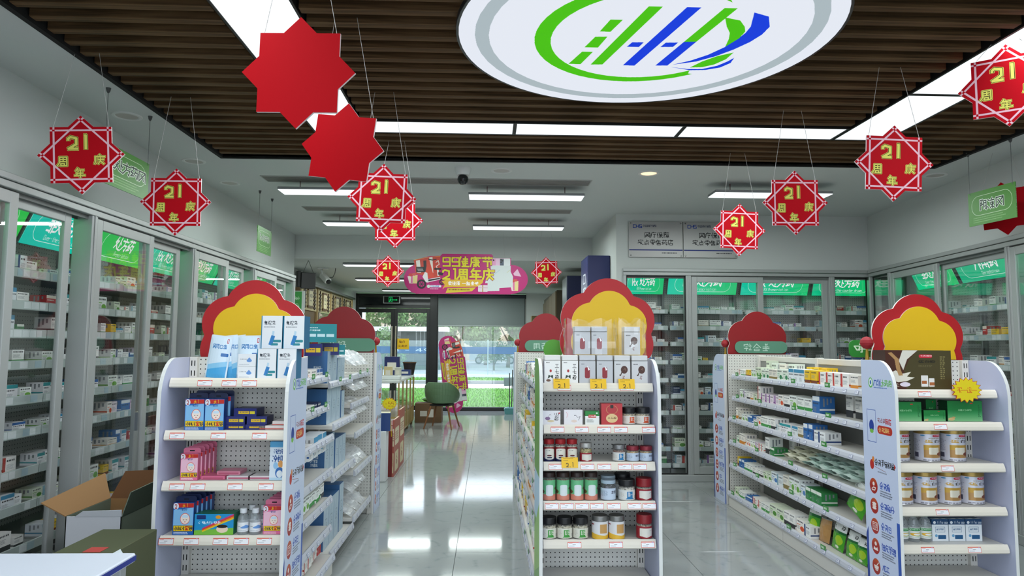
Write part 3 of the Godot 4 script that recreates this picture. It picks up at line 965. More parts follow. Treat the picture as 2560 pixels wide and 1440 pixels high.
func build_outside() -> void:
	var road := struct("ground", boxm(Vector3(-60, -0.32, -90), Vector3(60, -0.22, -15.8)), mat("8d9190", 0.9), "pale grey street ground outside the shop")
	struct("ground_walk", boxm(Vector3(-30, -0.22, -27.8), Vector3(30, -0.085, -25.2)), mat("cfcbbd", 0.9), "pale paved walk between two strips of lawn")
	struct("trim_kerb", boxm(Vector3(-30, -0.22, -29.4), Vector3(30, -0.02, -28.9)), mat("8e908c", 0.9), "grey stone kerb along the far lawn strip")
	struct("ground_step", boxm(Vector3(-6, -0.22, -16.3), Vector3(4, -0.03, -15.67)), mat("9a9c98", 0.9), "grey stone step under the shop window")
	# grass: real blades over soil
	for s in [[-25.2, -16.3, 0.0], [-33.0, -29.4, 0.02]]:
		struct("ground_soil", boxm(Vector3(-14, -0.22, s[0]), Vector3(12, -0.1 + s[2], s[1])), mat("4f7a2c", 0.95), "soil of a lawn strip outside")
		var blade := MB.new()
		var r := RandomNumberGenerator.new()
		r.seed = 5
		for i in 40:
			var p := Vector3(r.randf_range(-0.25, 0.25), 0, r.randf_range(-0.25, 0.25))
			var t := p + Vector3(r.randf_range(-0.03, 0.03), r.randf_range(0.03, 0.075), r.randf_range(-0.03, 0.03))
			var w := Vector3(r.randf_range(-1, 1), 0, r.randf_range(-1, 1)).normalized() * 0.009
			var nn := Vector3(r.randf_range(-0.4, 0.4), 1.0, r.randf_range(-0.4, 0.4)).normalized()
			blade.tri(p - w, p + w, t, nn, nn, nn)
		var mm := MultiMesh.new()
		mm.transform_format = MultiMesh.TRANSFORM_3D
		mm.mesh = blade.done()
		var spots := []
		var zz: float = s[0] + 0.2
		while zz < s[1] - 0.1:
			var x := -7.0
			while x < 4.5:
				spots.append(Transform3D(Basis(Vector3.UP, r.randf() * TAU), Vector3(x + r.randf_range(-0.15, 0.15), -0.1 + s[2], zz)))
				x += 0.36
			zz += 0.36
		mm.instance_count = spots.size()
		for i in spots.size():
			mm.set_instance_transform(i, spots[i])
		var gm := StandardMaterial3D.new()
		gm.albedo_color = Color.html("6fae3c")
		gm.roughness = 0.8
		gm.backlight_enabled = true
		gm.backlight = Color(0.25, 0.4, 0.1)
		var g := MultiMeshInstance3D.new()
		g.name = numbered("lawn_grass")
		g.multimesh = mm
		g.material_override = gm
		add_child(g)
		tag(g, "short green grass of the " + ("lawn under the shop window" if s[2] == 0.0 else "far strip before the glass railing"), "grass", "", "stuff")
	# glass railing with a blue band
	var rail := thing("glass_railing", "long glass railing with a dark blue band along the road", "railing", Vector3(-1, -0.1, -34))
	var bc := canvas(1024, 64, "2d5b86")
	bc.text("8 - 4006", 330, 18, 28, "b8cde0", 0.1)
	bc.small(80, 24, 190, 20, 1, "b8cde0", 4)
	bc.small(700, 24, 150, 20, 1, "b8cde0", 5)
	for i in 9:
		var x := -10.0 + i * 2.2
		put("glass_panel", boxm(Vector3(x + 0.03, 0.1, -0.006), Vector3(x + 2.17, 1.75, 0.006)), glass("a9d4dc", 0.10), rail)
		put("post", cboxm(Vector3(x - 0.025, 0, -0.03), Vector3(x + 0.025, 1.8, 0.03), 0.005), mat("9db4ba", 0.4, 0.5), rail)
	put("band", boxm(Vector3(-10, 1.12, 0.012), Vector3(9.8, 1.46, 0.02)), printed(bc.tex()), rail)
	put("foot", boxm(Vector3(-10, 0, -0.15), Vector3(9.8, 0.12, 0.15)), mat("c9d6d8", 0.7), rail)
	# cars on the road behind it
	for cinfo in [[-6.6, -62.0, "e4ebee", "white car parked behind the railing, before the clipped bush"], [0.6, -62.5, "c3ccd4", "silver blue car parked behind the railing, in the window view"]]:
		make_car(Vector3(cinfo[0], -0.22, cinfo[1]), cinfo[2], cinfo[3])
	# planting
	var bark := mat("5b4a38", 0.9)
	var plants := [[-10.6, -53, 2.0, 1.9, 1.5, "7d9a55", 3.4, "pale green street tree at the wall end of the left door pane"], [-8.4, -56, 2.1, 2.2, 1.5, "8aa460", 4.4, "pale green tall tree behind the lantern post"], [-6.4, -53, 1.9, 1.9, 1.5, "5f7f45", 3.2, "mid green tree behind the kiosk"], [-4.4, -57, 2.2, 2.4, 1.5, "4f7038", 4.6, "dark leafy tree at the top of the right door pane"], [-2.2, -52.5, 1.7, 1.8, 1.5, "7f9a5c", 3.2, "greyish green tree behind the black window post"], [-0.2, -58.5, 1.9, 2.0, 1.5, "6a8a4c", 3.4, "green tree above the pink standing board"], [1.5, -52.5, 1.7, 1.8, 1.5, "5a7a44", 3.2, "dark green tree in the middle of the shop window"], [3.4, -56, 2.0, 2.0, 1.5, "7a9650", 3.6, "light green tree toward the pier side of the shop window"], [5.2, -53, 1.9, 1.9, 1.5, "92a052", 3.3, "yellowish green tree at the pier end of the shop window"], [7.2, -56, 2.1, 2.2, 1.5, "5f7f45", 3.8, "green tree beyond the pier end of the window"]]
	for p in plants:
		var t := thing("street_tree", p[7], "tree", Vector3(p[0], -0.22, p[1]), 0.0, "trees across the street")
		put("trunk", MB.new().tube(Vector3.ZERO, Vector3(0.1, p[6] * 0.6, 0), 0.16, 10, 0.1).tube(Vector3(0.1, p[6] * 0.6, 0), Vector3(0.5, p[6], 0.2), 0.09, 8, 0.04).tube(Vector3(0.1, p[6] * 0.55, 0), Vector3(-0.6, p[6] * 0.95, -0.2), 0.08, 8, 0.03).done(), bark, t)
		var lm := StandardMaterial3D.new()
		lm.albedo_color = Color.html(p[5])
		lm.roughness = 0.7
		lm.backlight_enabled = true
		lm.backlight = Color(0.25, 0.3, 0.12)
		put("crown", leafy(2600, Vector3(p[2], p[3], p[4]), 0.17, int(p[0] * 10) + 200), lm, t, Transform3D(Basis(), Vector3(0, p[6], 0)))
	for p in [[-6.35, -44.5, 1.25, 1.15, 0.9, "58803f", 1.6, "round clipped green bush behind the yellow door notice"], [3.3, -44.0, 1.5, 0.9, 0.9, "8a8a3a", 1.3, "yellow flowering shrub in the shop window"], [-9.6, -44.0, 1.3, 1.0, 0.9, "4f6f38", 1.2, "green shrub seen low in the left door pane"], [0.4, -46.0, 1.4, 1.1, 0.9, "4a6034", 1.2, "dark green shrub beside the standing board"], [6.0, -45.0, 1.2, 0.9, 0.9, "6d8a3c", 1.2, "bright green shrub at the right of the shop window"]]:
		var t := thing("shrub", p[7], "shrub", Vector3(p[0], -0.22, p[1]), 0.0, "shrubs along the road")
		var lm := StandardMaterial3D.new()
		lm.albedo_color = Color.html(p[5])
		lm.roughness = 0.7
		lm.backlight_enabled = true
		lm.backlight = Color(0.2, 0.25, 0.1)
		put("foliage", leafy(1500, Vector3(p[2], p[3], p[4]), 0.09, int(p[0] * 10) + 300), lm, t, Transform3D(Basis(), Vector3(0, p[6], 0)))
		put("stem", MB.new().tube(Vector3.ZERO, Vector3(0, p[6], 0), 0.06, 8).tube(Vector3(0, 0.3, 0), Vector3(0.4, p[6], 0.1), 0.03, 6).done(), bark, t)
	# lantern post by the street
	var lp := thing("lantern_post", "tall white lantern post with a dark cap and diamond pattern across the street", "lantern", Vector3(-8.35, -0.22, -46))
	put("shade", cboxm(Vector3(-0.3, 1.6, -0.3), Vector3(0.3, 4.3, 0.3), 0.02), mat("e6ebe8", 0.5), lp)
	put("cap", MB.new().cbox(Vector3(-0.4, 4.3, -0.4), Vector3(0.4, 4.75, 0.4), 0.04).done(), mat("474c4b", 0.6), lp)
	put("post", cboxm(Vector3(-0.22, 0, -0.22), Vector3(0.22, 1.6, 0.22), 0.02), mat("6d7170", 0.6), lp)
	put("lattice", MB.new().tube(Vector3(0, 3.5, 0.31), Vector3(0.2, 3.2, 0.31), 0.02).tube(Vector3(0.2, 3.2, 0.31), Vector3(0, 2.9, 0.31), 0.02).tube(Vector3(0, 2.9, 0.31), Vector3(-0.2, 3.2, 0.31), 0.02).tube(Vector3(-0.2, 3.2, 0.31), Vector3(0, 3.5, 0.31), 0.02).done(), mat("3c403f", 0.6), lp)
	# ochre house beyond the trees
	var h := thing("house", "tan house with dark windows beyond the street trees", "house", Vector3(-5, -0.22, -76))
	put("wall", boxm(Vector3(-18, 0, -6), Vector3(22, 9.5, 0)), mat("b8a78c", 0.9), h)
	put("roof", MB.new().prism(PackedVector2Array([Vector2(-19, 9.5), Vector2(23, 9.5), Vector2(19, 13), Vector2(-15, 13)]), -6.5, 0.5).done(), mat("6d6a66", 0.8), h)
	put("cornice", boxm(Vector3(-18.2, 6.1, 0), Vector3(22.2, 6.5, 0.35)), mat("8d7a62", 0.9), h)
	for x in [-14.0, -9.0, -3.5, -0.6, 4.0, 9.0, 14.0]:
		for y in [1.2, 6.9]:
			var wn := put("window", boxm(Vector3(x, y, 0.0), Vector3(x + 1.5, y + 1.9, 0.08)), mat("55585a", 0.6), h)
			put("pane", boxm(Vector3(x + 0.1, y + 0.1, 0.08), Vector3(x + 0.7, y + 1.8, 0.1)), mat("23282c", 0.1), wn)
			put("pane", boxm(Vector3(x + 0.8, y + 0.1, 0.08), Vector3(x + 1.4, y + 1.8, 0.1)), mat("23282c", 0.1), wn)
	# low dark kiosk with a white roof edge
	var kq := thing("kiosk", "low dark kiosk with white roof edge behind the clipped bush", "kiosk", Vector3(-5.2, -0.22, -47.3))
	put("body", boxm(Vector3(-2.4, 0, -1.8), Vector3(2.2, 2.55, 0)), mat("34383a", 0.7), kq)
	put("roof", boxm(Vector3(-2.6, 2.55, -2.0), Vector3(2.5, 2.85, 0.4)), mat("d9dcda", 0.6), kq)
	put("door", boxm(Vector3(1.2, 0.1, 0.0), Vector3(2.1, 2.2, 0.04)), mat("1c1f21", 0.4), kq)

func make_car(at: Vector3, col: String, label: String) -> void:
	var t := thing("car", label, "car", at)
	var side := PackedVector2Array()
	for p in [[-2.2, 0.35], [-2.25, 0.75], [-2.1, 0.95], [-1.2, 1.05], [-0.55, 1.5], [0.7, 1.52], [1.45, 1.08], [2.1, 0.95], [2.25, 0.7], [2.22, 0.35]]:
		side.append(Vector2(p[0], p[1]))
	put("body", MB.new().prism(side, -0.85, 0.85).done(), mat(col, 0.15), t)
	var win := PackedVector2Array()
	for p in [[-1.05, 1.06], [-0.5, 1.43], [0.65, 1.45], [1.2, 1.08]]:
		win.append(Vector2(p[0], p[1]))
	put("side_window", MB.new().prism(win, 0.85, 0.862).done(), mat("2a3338", 0.05), t)
	for x in [-1.4, 1.4]:
		var wh := put("wheel", MB.new().lathe([Vector2(0, -0.1), Vector2(0.26, -0.1), Vector2(0.33, -0.06), Vector2(0.33, 0.06), Vector2(0.26, 0.1), Vector2(0, 0.1)], 20).done(), mat("1b1c1d", 0.7), t, Transform3D(Basis(Vector3.RIGHT, PI / 2), Vector3(x, 0.33, 0.8)))
		put("hubcap", MB.new().lathe([Vector2(0, 0.11), Vector2(0.2, 0.105)], 16).done(), mat("a8acae", 0.3, 0.7), wh)

# ================================================================ printed packs: one sheet of small carton prints
const CARTONS := [["f4f6f2", "3f9a4a"], ["f2f3f5", "2f62a8"], ["f6f4ee", "c83a32"], ["eef3ee", "6fae3c"], ["f3c81e", "7a3b16"], ["e9eef2", "3a8fb8"], ["f5f5f3", "8a5aa8"], ["e6efe2", "1f7d4a"],
	["f4efe6", "d98a2a"], ["2f6fb4", "e8eef4"], ["f1f4f4", "1d3f78"], ["dfe9d2", "4c8f2c"], ["f7f6f2", "303236"], ["c9302c", "f6e8d8"], ["e3e9ea", "7fa7b8"], ["f5f2ec", "e0562c"],
	["eae6da", "8a7a48"], ["f4f4f6", "2d9aa0"], ["efe3ec", "8d56a0"], ["f6f7f4", "9cc23a"], ["1e2c58", "d8dce8"], ["2f8a48", "f0f4e8"], ["f3f1ec", "b0352c"], ["e8f0f4", "4a7fc0"]]
var carton_sheet: StandardMaterial3D
var carton_cache := {}

func print_cartons() -> void:
	var cv := canvas(1024, 512, "ffffff")
	for i in CARTONS.size():
		var x := float(i % 8) * 128
		var y := float(i / 8) * 128
		var a: String = CARTONS[i][0]
		var b: String = CARTONS[i][1]
		var dark := "2b2e33" if Color.html(a).get_luminance() > 0.4 else "f0f0ea"
		cv.rect(x, y, 128, 128, a)
		var style := i % 4
		if style == 0:
			cv.rect(x, y + 88, 96, 40, b)
			cv.small(x + 8, y + 14, 80, 20, 1, dark, i)
			cv.small(x + 8, y + 42, 60, 30, 4, "8b8f94", i + 50)
		elif style == 1:
			cv.rect(x, y, 96, 34, b)
			cv.small(x + 10, y + 46, 74, 22, 1, dark, i)
			cv.small(x + 10, y + 78, 50, 36, 5, "8b8f94", i + 50)
		elif style == 2:
			cv.rect(x, y, 22, 128, b)
			cv.small(x + 30, y + 22, 60, 24, 1, dark, i)
			cv.small(x + 30, y + 58, 52, 40, 5, "8b8f94", i + 50)
		else:
			cv.disc(x + 66, y + 86, 24, b)
			cv.small(x + 8, y + 16, 78, 26, 1, dark, i)
			cv.rect(x + 6, y + 50, 40, 6, b)
			cv.small(x + 8, y + 66, 34, 36, 5, "8b8f94", i + 50)
		cv.rect(x + 96, y, 32, 128, a)
		cv.rect(x + 96, y + 88, 32, 14, b)
		for k in 3:
			cv.rect(x + 104 + k * 7, y + 14, 3, 60 - k * 14, "8b8f94")
	carton_sheet = printed(cv.tex(), 0.45)

func carton_uv(i: int, side := false) -> Rect2:
	var o := Vector2((i % 8) * 128 + 1.0, (i / 8) * 128 + 1.0)
	return Rect2(o.x / 1024 + (96.0 / 1024 if side else 0.0), o.y / 512, (30.0 if side else 94.0) / 1024, 126.0 / 512)

func carton_mesh(i: int, w: float, h: float, d: float) -> ArrayMesh:
	var key := "%d/%.3f/%.3f/%.3f" % [i, w, h, d]
	if not carton_cache.has(key):
		carton_cache[key] = MB.new().box(Vector3(-w / 2, 0, -d), Vector3(w / 2, h, 0), carton_uv(i), carton_uv(i, true), Rect2(carton_uv(i, true).position, carton_uv(i, true).size * 0.15)).done()
	return carton_cache[key]

const HUES := ["white and green", "white and navy", "white carton with red spine", "white and lime", "yellow and brown", "pale blue", "white and purple", "pale green", "cream and orange", "blue and white", "white and dark navy", "light green", "white and black", "red and cream", "pale grey and blue", "white and vermilion", "cream and olive", "white and turquoise", "lilac carton with purple spine", "white and yellow green", "navy", "green and white", "cream carton with red spine", "pale sky blue"]
const ORD := ["first", "second", "third", "fourth", "fifth", "sixth", "seventh", "eighth", "ninth", "tenth", "eleventh", "twelfth", "thirteenth", "fourteenth", "fifteenth", "sixteenth", "seventeenth", "eighteenth", "nineteenth", "twentieth", "twenty-first", "twenty-second", "twenty-third", "twenty-fourth", "twenty-fifth", "twenty-sixth", "twenty-seventh", "twenty-eighth", "twenty-ninth", "thirtieth", "thirty-first", "thirty-second", "thirty-third", "thirty-fourth", "thirty-fifth", "thirty-sixth"]

func hue_words(i: int) -> String:
	var h: String = HUES[i]
	return h if h.contains("carton") else h + " carton"

# ================================================================ glazed cabinet runs
var alu: StandardMaterial3D
var pane_mat: StandardMaterial3D
var hole_sheet: StandardMaterial3D
var hole_sheet_dark: StandardMaterial3D
var stock := MB.new()   # cartons past the three hundred that show largest

func perforated(scale := 1.0) -> StandardMaterial3D:
	# sheet steel with punched holes every 25 mm
	var im := Image.create(32, 32, false, Image.FORMAT_RGBA8)
	im.fill(Color.html("d9d9d3"))
	for y in 32:
		for x in 32:
			if Vector2(x - 15.5, y - 15.5).length() < 4.4:
				im.set_pixel(x, y, Color(0.85, 0.85, 0.83, 0.0))
	var m := StandardMaterial3D.new()
	m.albedo_texture = ImageTexture.create_from_image(im)
	m.transparency = BaseMaterial3D.TRANSPARENCY_ALPHA_SCISSOR
	m.alpha_scissor_threshold = 0.5
	m.roughness = 0.5
	return m

func pegboard(called: String, w: float, h: float, parent: Node3D, xf: Transform3D) -> void:
	# punched face in front of a dark hollow and a plain back
	var m := MB.new()
	m.quad(Vector3(-w / 2, h, 0), Vector3(w / 2, h, 0), Vector3(w / 2, 0, 0), Vector3(-w / 2, 0, 0), Vector3(0, 0, 1), Rect2(0, 0, w / 0.0255, h / 0.0255))
	m.next()
	m.box(Vector3(-w / 2, 0, -0.022), Vector3(w / 2, h, -0.012))
	put("back_panel", m.done(), [hole_sheet_dark if called == "dark_back_panel" else hole_sheet, mat("3a3b39", 0.8)], parent, xf)

func sign_tex(zh: String, en: String, c1: String, c2: String) -> StandardMaterial3D:
	var cv := canvas(640, 256, c1)
	for x in 640:
		cv.rect(x, 0, 1, 256, Color.html(c1).lerp(Color.html(c2), x / 640.0))
	cv.rrect(60, 98, 520, 134, 64, "eafff6")
	for x in range(63, 578):
		# inner field of the oval, in the sheet's own colours
		var t := 0.0
		var e := 61.0
		if x < 63 + e: t = e - sqrt(maxf(0.0, e * e - pow(63 + e - x, 2)))
		if x > 577 - e: t = e - sqrt(maxf(0.0, e * e - pow(x - 577 + e, 2)))
		cv.rect(x, 101 + t, 1, 128 - 2 * t, Color.html(c1).lerp(Color.html(c2), x / 640.0))
	var n := zh.length()
	var size := 72.0
	var wide := 0.0
	for ch in zh:
		wide += size * (0.4 if ch == " " else (1.12 if ch.unicode_at(0) > 255 else 0.67))
	cv.text(zh, 320 - wide / 2, 110, size, "ffffff", 0.13)
	cv.text(en, 320 - en.length() * 20 * 0.34, 194, 24, "f2fffb", 0.09)
	var em := StandardMaterial3D.new()
	em.albedo_color = Color(0.05, 0.05, 0.05)
	em.emission_enabled = true
	em.emission_texture = cv.tex()
	em.emission_energy_multiplier = 0.85
	return em

func build_cabinet_runs() -> void:
	alu = mat("aeb1af", 0.38, 0.25)
	pane_mat = glass("3f5a50", 0.03)
	hole_sheet = perforated()
	hole_sheet_dark = hole_sheet
	print_cartons()
	var rx := sign_tex("Rx 处方药", "RX Prescription", "00d8b4", "0ed078")
	var rx2 := sign_tex("Rx 处方药", "RX Prescription", "12c46a", "28cc50")
	var otc := sign_tex("非处方药", "Over-the-counter drugs", "00ccb8", "00d4b0")
	var otc2 := sign_tex("非处方药", "Over-the-counter drugs", "08c890", "10d070")
	var ext := sign_tex("外用药", "Dermatology", "06c08c", "14c488")
	var green := sign_tex("处方药", "Prescription", "1ccc50", "2cd050")
	# long run on the west wall; s is distance down the aisle
	var T := Transform3D(Basis(Vector3(0, 0, -1), Vector3.UP, Vector3(1, 0, 0)), Vector3(-2.42, 0, 0))
	var f := cabinet_front(T, -1.1, 8.71, 2.30, "long aluminium framed glass cabinet front along the west wall")
	for m in [-0.06, 1.39, 2.84, 4.29, 5.74, 7.2]:
		mullion(f, m, 2.30)
		door(f, m + 0.03, m + 0.76, 0.02, 2.30)
		door(f, m + 0.70, m + 1.30, -0.03, 2.30)
	mullion(f, 8.66, 2.30)
	var levels := [1.85, 1.67, 1.51, 1.335, 1.14, 0.955, 0.735, 0.54, 0.33, 0.12]
	var kinds := [otc, green, green, otc, green, rx, otc2, rx, rx2]
	var s := 2.0
	for i in 9:
		shelf_bay(T, s, s + 0.745, 0.62, levels, kinds[i], "wall shelf bay of the long glass cabinet, %s from the near end" % ORD[i], "west glass cabinet, bay %s from the near end" % ORD[i], i >= 1, i >= 2 and i <= 3)
		s += 0.745
	# rear run, facing the camera
	T = Transform3D(Basis(), Vector3(0, 0, -7.65))
	f = cabinet_front(T, 1.48, 4.30, 2.31, "aluminium framed glass cabinet front under the silver plaques")
	mullion(f, 2.205, 2.31)
	mullion(f, 3.815, 2.31)
	fixed_pane(f, 1.515, 2.176, 2.23)
	door(f, 2.237, 3.04, 0.02, 2.31)
	door(f, 2.985, 3.785, -0.03, 2.31)
	fixed_pane(f, 3.845, 4.216, 2.23)
	levels = [1.85, 1.665, 1.485, 1.28, 1.08, 0.90, 0.72, 0.52, 0.33, 0.15]
	kinds = [rx, rx, rx, otc2]
	for i in 4:
		var a: float = [1.53, 2.045, 2.90, 3.74][i]
		var b: float = [2.03, 2.885, 3.725, 4.50][i]
		shelf_bay(T, a, b, 0.58, levels, kinds[i], "wall shelf bay of the rear glass cabinet, %s from the blue display box" % ORD[i], "rear glass cabinet, bay %s from the blue display box" % ORD[i], true, false)
	# side run on the east, a little aslant
	var d := Vector3(-0.0995, 0, 0.995)
	T = Transform3D(Basis(d, Vector3.UP, Vector3(-0.995, 0, -0.0995)), Vector3(4.25, 0, -7.65))
	f = cabinet_front(T, 0.06, 5.0, 2.31, "aluminium framed glass cabinet front on the side wall behind the end shelf")
	mullion(f, 0.53, 2.31)
	mullion(f, 2.46, 2.31)
	mullion(f, 4.2, 2.31)
	fixed_pane(f, 0.12, 0.50, 2.23)
	door(f, 0.56, 1.46, 0.02, 2.31)
	door(f, 1.42, 2.42, -0.03, 2.31)
	door(f, 2.49, 3.35, 0.02, 2.31)
	door(f, 3.3, 4.17, -0.03, 2.31)
	levels = [1.80, 1.55, 1.30, 1.05, 0.80, 0.55, 0.30]
	for i in 4:
		shelf_bay(T, [0.5, 1.30, 2.26, 3.2][i], [1.27, 2.23, 3.17, 4.1][i], 0.5, levels, [otc2, ext, rx, rx][i], "wall shelf bay of the side glass cabinet, %s from the corner" % ORD[i], "side glass cabinet, bay %s from the corner" % ORD[i], i < 3, false)

func cabinet_front(T: Transform3D, a: float, b: float, top: float, label: String) -> Node3D:
	var o := Node3D.new()
	o.name = numbered("cabinet_front")
	add_child(o)
	o.transform = T
	tag(o, label, "cabinet front")
	put("top_rail", MB.new().cbox(Vector3(a, top - 0.035, -0.09), Vector3(b, top, 0.04), 0.004).cbox(Vector3(a, top - 0.075, -0.09), Vector3(b, top - 0.04, 0.035), 0.003).done(), alu, o)
	put("track", MB.new().box(Vector3(a, top - 0.10, -0.006), Vector3(b, top - 0.075, 0.004)).box(Vector3(a, top - 0.10, -0.07), Vector3(b, top - 0.075, -0.06)).done(), mat("6f7270", 0.5, 0.3), o)
	put("bottom_rail", cboxm(Vector3(a, 0.0, -0.09), Vector3(b, 0.075, 0.04), 0.004), alu, o)
	put("end_post", cboxm(Vector3(a, 0.075, -0.09), Vector3(a + 0.035, top - 0.075, 0.035), 0.004), alu, o)
	put("end_post", cboxm(Vector3(b - 0.035, 0.075, -0.09), Vector3(b, top - 0.075, 0.035), 0.004), alu, o)
	return o

func mullion(o: Node3D, x: float, top: float) -> void:
	put("mullion", MB.new().cbox(Vector3(x - 0.03, 0.075, -0.085), Vector3(x + 0.03, top - 0.075, 0.03), 0.003).cbox(Vector3(x - 0.008, 0.075, 0.03), Vector3(x + 0.008, top - 0.075, 0.036), 0.002).done(), alu, o)

func fixed_pane(o: Node3D, a: float, b: float, top: float) -> void:
	put("gasket", MB.new().box(Vector3(a, 0.075, 0.0), Vector3(a + 0.012, top, 0.012)).box(Vector3(b - 0.012, 0.075, 0.0), Vector3(b, top, 0.012)).box(Vector3(a, top - 0.012, 0.0), Vector3(b, top, 0.012)).box(Vector3(a, 0.075, 0.0), Vector3(b, 0.09, 0.012)).done(), mat("111312", 0.6), o)
	put("pane", boxm(Vector3(a, 0.075, 0.003), Vector3(b, top, 0.008)), pane_mat, o)

func door(o: Node3D, a: float, b: float, z: float, top: float) -> void:
	var t := top - 0.085
	var w := 0.062
	var m := MB.new()
	m.cbox(Vector3(a, 0.08, z - 0.02), Vector3(a + w, t, z + 0.008), 0.003)
	m.cbox(Vector3(b - w, 0.08, z - 0.02), Vector3(b, t, z + 0.008), 0.003)
	m.cbox(Vector3(a + w, t - w, z - 0.02), Vector3(b - w, t, z + 0.008), 0.003)
	m.cbox(Vector3(a + w, 0.08, z - 0.02), Vector3(b - w, 0.08 + w * 1.3, z + 0.008), 0.003)
	var d := put("sliding_door", m.done(), alu, o)
	put("pane", boxm(Vector3(a + w, 0.08 + w * 1.3, z - 0.008), Vector3(b - w, t - w, z - 0.003)), pane_mat, d)

func shelf_bay(T: Transform3D, a: float, b: float, depth: float, levels: Array, sign_mat: Material, label: String, where: String, visible_goods: bool, single: bool) -> void:
	var w := b - a
	var o := Node3D.new()
	o.name = numbered("wall_shelf")
	add_child(o)
	o.transform = T * Transform3D(Basis(), Vector3((a + b) / 2, 0, -depth))
	tag(o, label, "shelf")
	var steel := mat("7b7f7c", 0.5)  # grey darkened to put the dim cabinet interior's shade into the shelf colour
	put("upright", cboxm(Vector3(-w / 2, 0.0, 0.0), Vector3(-w / 2 + 0.03, 2.28, 0.05), 0.003), mat("8d9190", 0.5), o)
	put("upright", cboxm(Vector3(w / 2 - 0.03, 0.0, 0.0), Vector3(w / 2, 2.28, 0.05), 0.003), mat("8d9190", 0.5), o)
	pegboard("dark_back_panel", w - 0.06, 2.2, o, Transform3D(Basis(), Vector3(0, 0.05, 0.03)))
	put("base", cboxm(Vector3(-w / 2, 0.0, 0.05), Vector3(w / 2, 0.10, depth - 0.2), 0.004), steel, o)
	for y in levels:
		var front := depth - 0.19 if y > 0.5 else depth - 0.14
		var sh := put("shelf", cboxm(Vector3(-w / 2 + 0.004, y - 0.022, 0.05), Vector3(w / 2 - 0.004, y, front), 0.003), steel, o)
		put("label_rail", MB.new().cbox(Vector3(-w / 2 + 0.004, y - 0.03, front), Vector3(w / 2 - 0.004, y + 0.022, front + 0.008), 0.003).done(), mat("b8c4c0", 0.3), sh)
		if visible_goods:
			var x := -w / 2 + 0.02
			while x < w / 2 - 0.06:
				var tw := rng.randf_range(0.05, 0.075)
				if rng.randf() < 0.55:
					put("price_tag", boxm(Vector3(x, y - 0.022, front + 0.008), Vector3(x + tw - 0.006, y + 0.016, front + 0.0095)), mat("dfe6e6" if rng.randf() < 0.7 else "a8c0c8", 0.5), sh)
				x += tw
	# sign box leaning forward over the shelves
	var sg := Node3D.new()
	sg.name = numbered("lightbox_sign")
	add_child(sg)
	var lean := Basis(Vector3.RIGHT, deg_to_rad(24.0))
	sg.transform = T * Transform3D(lean, Vector3((a + b) / 2, 2.05, -depth + 0.22))
	tag(sg, "glowing green sign box, " + where, "sign")
	put("housing", cboxm(Vector3(-w / 2 + 0.012, 0.0, -0.04), Vector3(w / 2 - 0.012, 0.37, 0.0), 0.004), mat("5f6664", 0.6), sg)
	put("glowing_face", MB.new().box(Vector3(-w / 2 + 0.02, 0.006, 0.0), Vector3(w / 2 - 0.02, 0.364, 0.004)).done(), sign_mat, sg)
	var l := AreaLight3D.new()
	l.name = numbered("sign_light")
	l.area_size = Vector2(w - 0.06, 0.3)
	l.area_normalize_energy = false
	l.light_color = Color(0.15, 0.95, 0.62)
	l.light_energy = 0.16
	l.shadow_enabled = true
	l.area_range = 20.0
	l.area_attenuation = 2.0
	add_child(l)
	# the lamp looks the way the face does
	l.transform = sg.transform * Transform3D(Basis(Vector3.UP, PI), Vector3(0, 0.17, 0.012))
	if not visible_goods: return
	# cartons on the shelves
	var row := 0
	for y in levels:
		row += 1
		var front := depth - 0.2 if y > 0.5 else depth - 0.15
		var x := -w / 2 + 0.04
		var n := 0
		while x < w / 2 - 0.1:
			var bw := rng.randf_range(0.055, 0.135)
			var bh := rng.randf_range(0.045, 0.105)
			if rng.randf() < 0.12:
				x += bw * 0.8
				continue
			if x + bw > w / 2 - 0.035: break
			var kind := rng.randi() % CARTONS.size()
			if rng.randf() < 0.5: kind = [0, 1, 3, 5, 10, 14, 17, 12][rng.randi() % 8]
			var at := Vector3(x + bw / 2, y + 0.001, front - rng.randf_range(0.01, 0.04))
			if single and row >= 2 and row <= 9:
				var c := MeshInstance3D.new()
				c.mesh = carton_mesh(kind, snappedf(bw, 0.01), snappedf(bh, 0.01), 0.1)
				c.material_override = carton_sheet
				c.name = numbered("medicine_box")
				add_child(c)
				c.transform = o.transform * Transform3D(Basis(), at)
				tag(c, "%s, %s on shelf %s down, %s" % [hue_words(kind), ORD[n], ["", "one", "two", "three", "four", "five", "six", "seven", "eight", "nine"][row], where.replace("west glass cabinet, bay", "west cabinet bay").replace(" from the near end", "")], "box", "cartons in the glass cabinets")
			else:
				stock.xf = o.transform * Transform3D(Basis(), at)
				stock.box(Vector3(-bw / 2, 0, -0.12), Vector3(bw / 2, bh, 0), carton_uv(kind), carton_uv(kind, true), Rect2(carton_uv(kind, true).position, carton_uv(kind, true).size * 0.15))
			n += 1
			x += bw + rng.randf_range(0.0, 0.02)

# ================================================================ larger prints: 32 cells of 256, front 192 wide, side 64 wide
var hero: StandardMaterial3D

func hero_uv(i: int, side := false) -> Rect2:
	var o := Vector2((i % 8) * 256 + 2.0, (i / 8) * 256 + 2.0)
	return Rect2((o.x + (192.0 if side else 0.0)) / 2048, o.y / 1024, (60.0 if side else 188.0) / 2048, 252.0 / 1024)

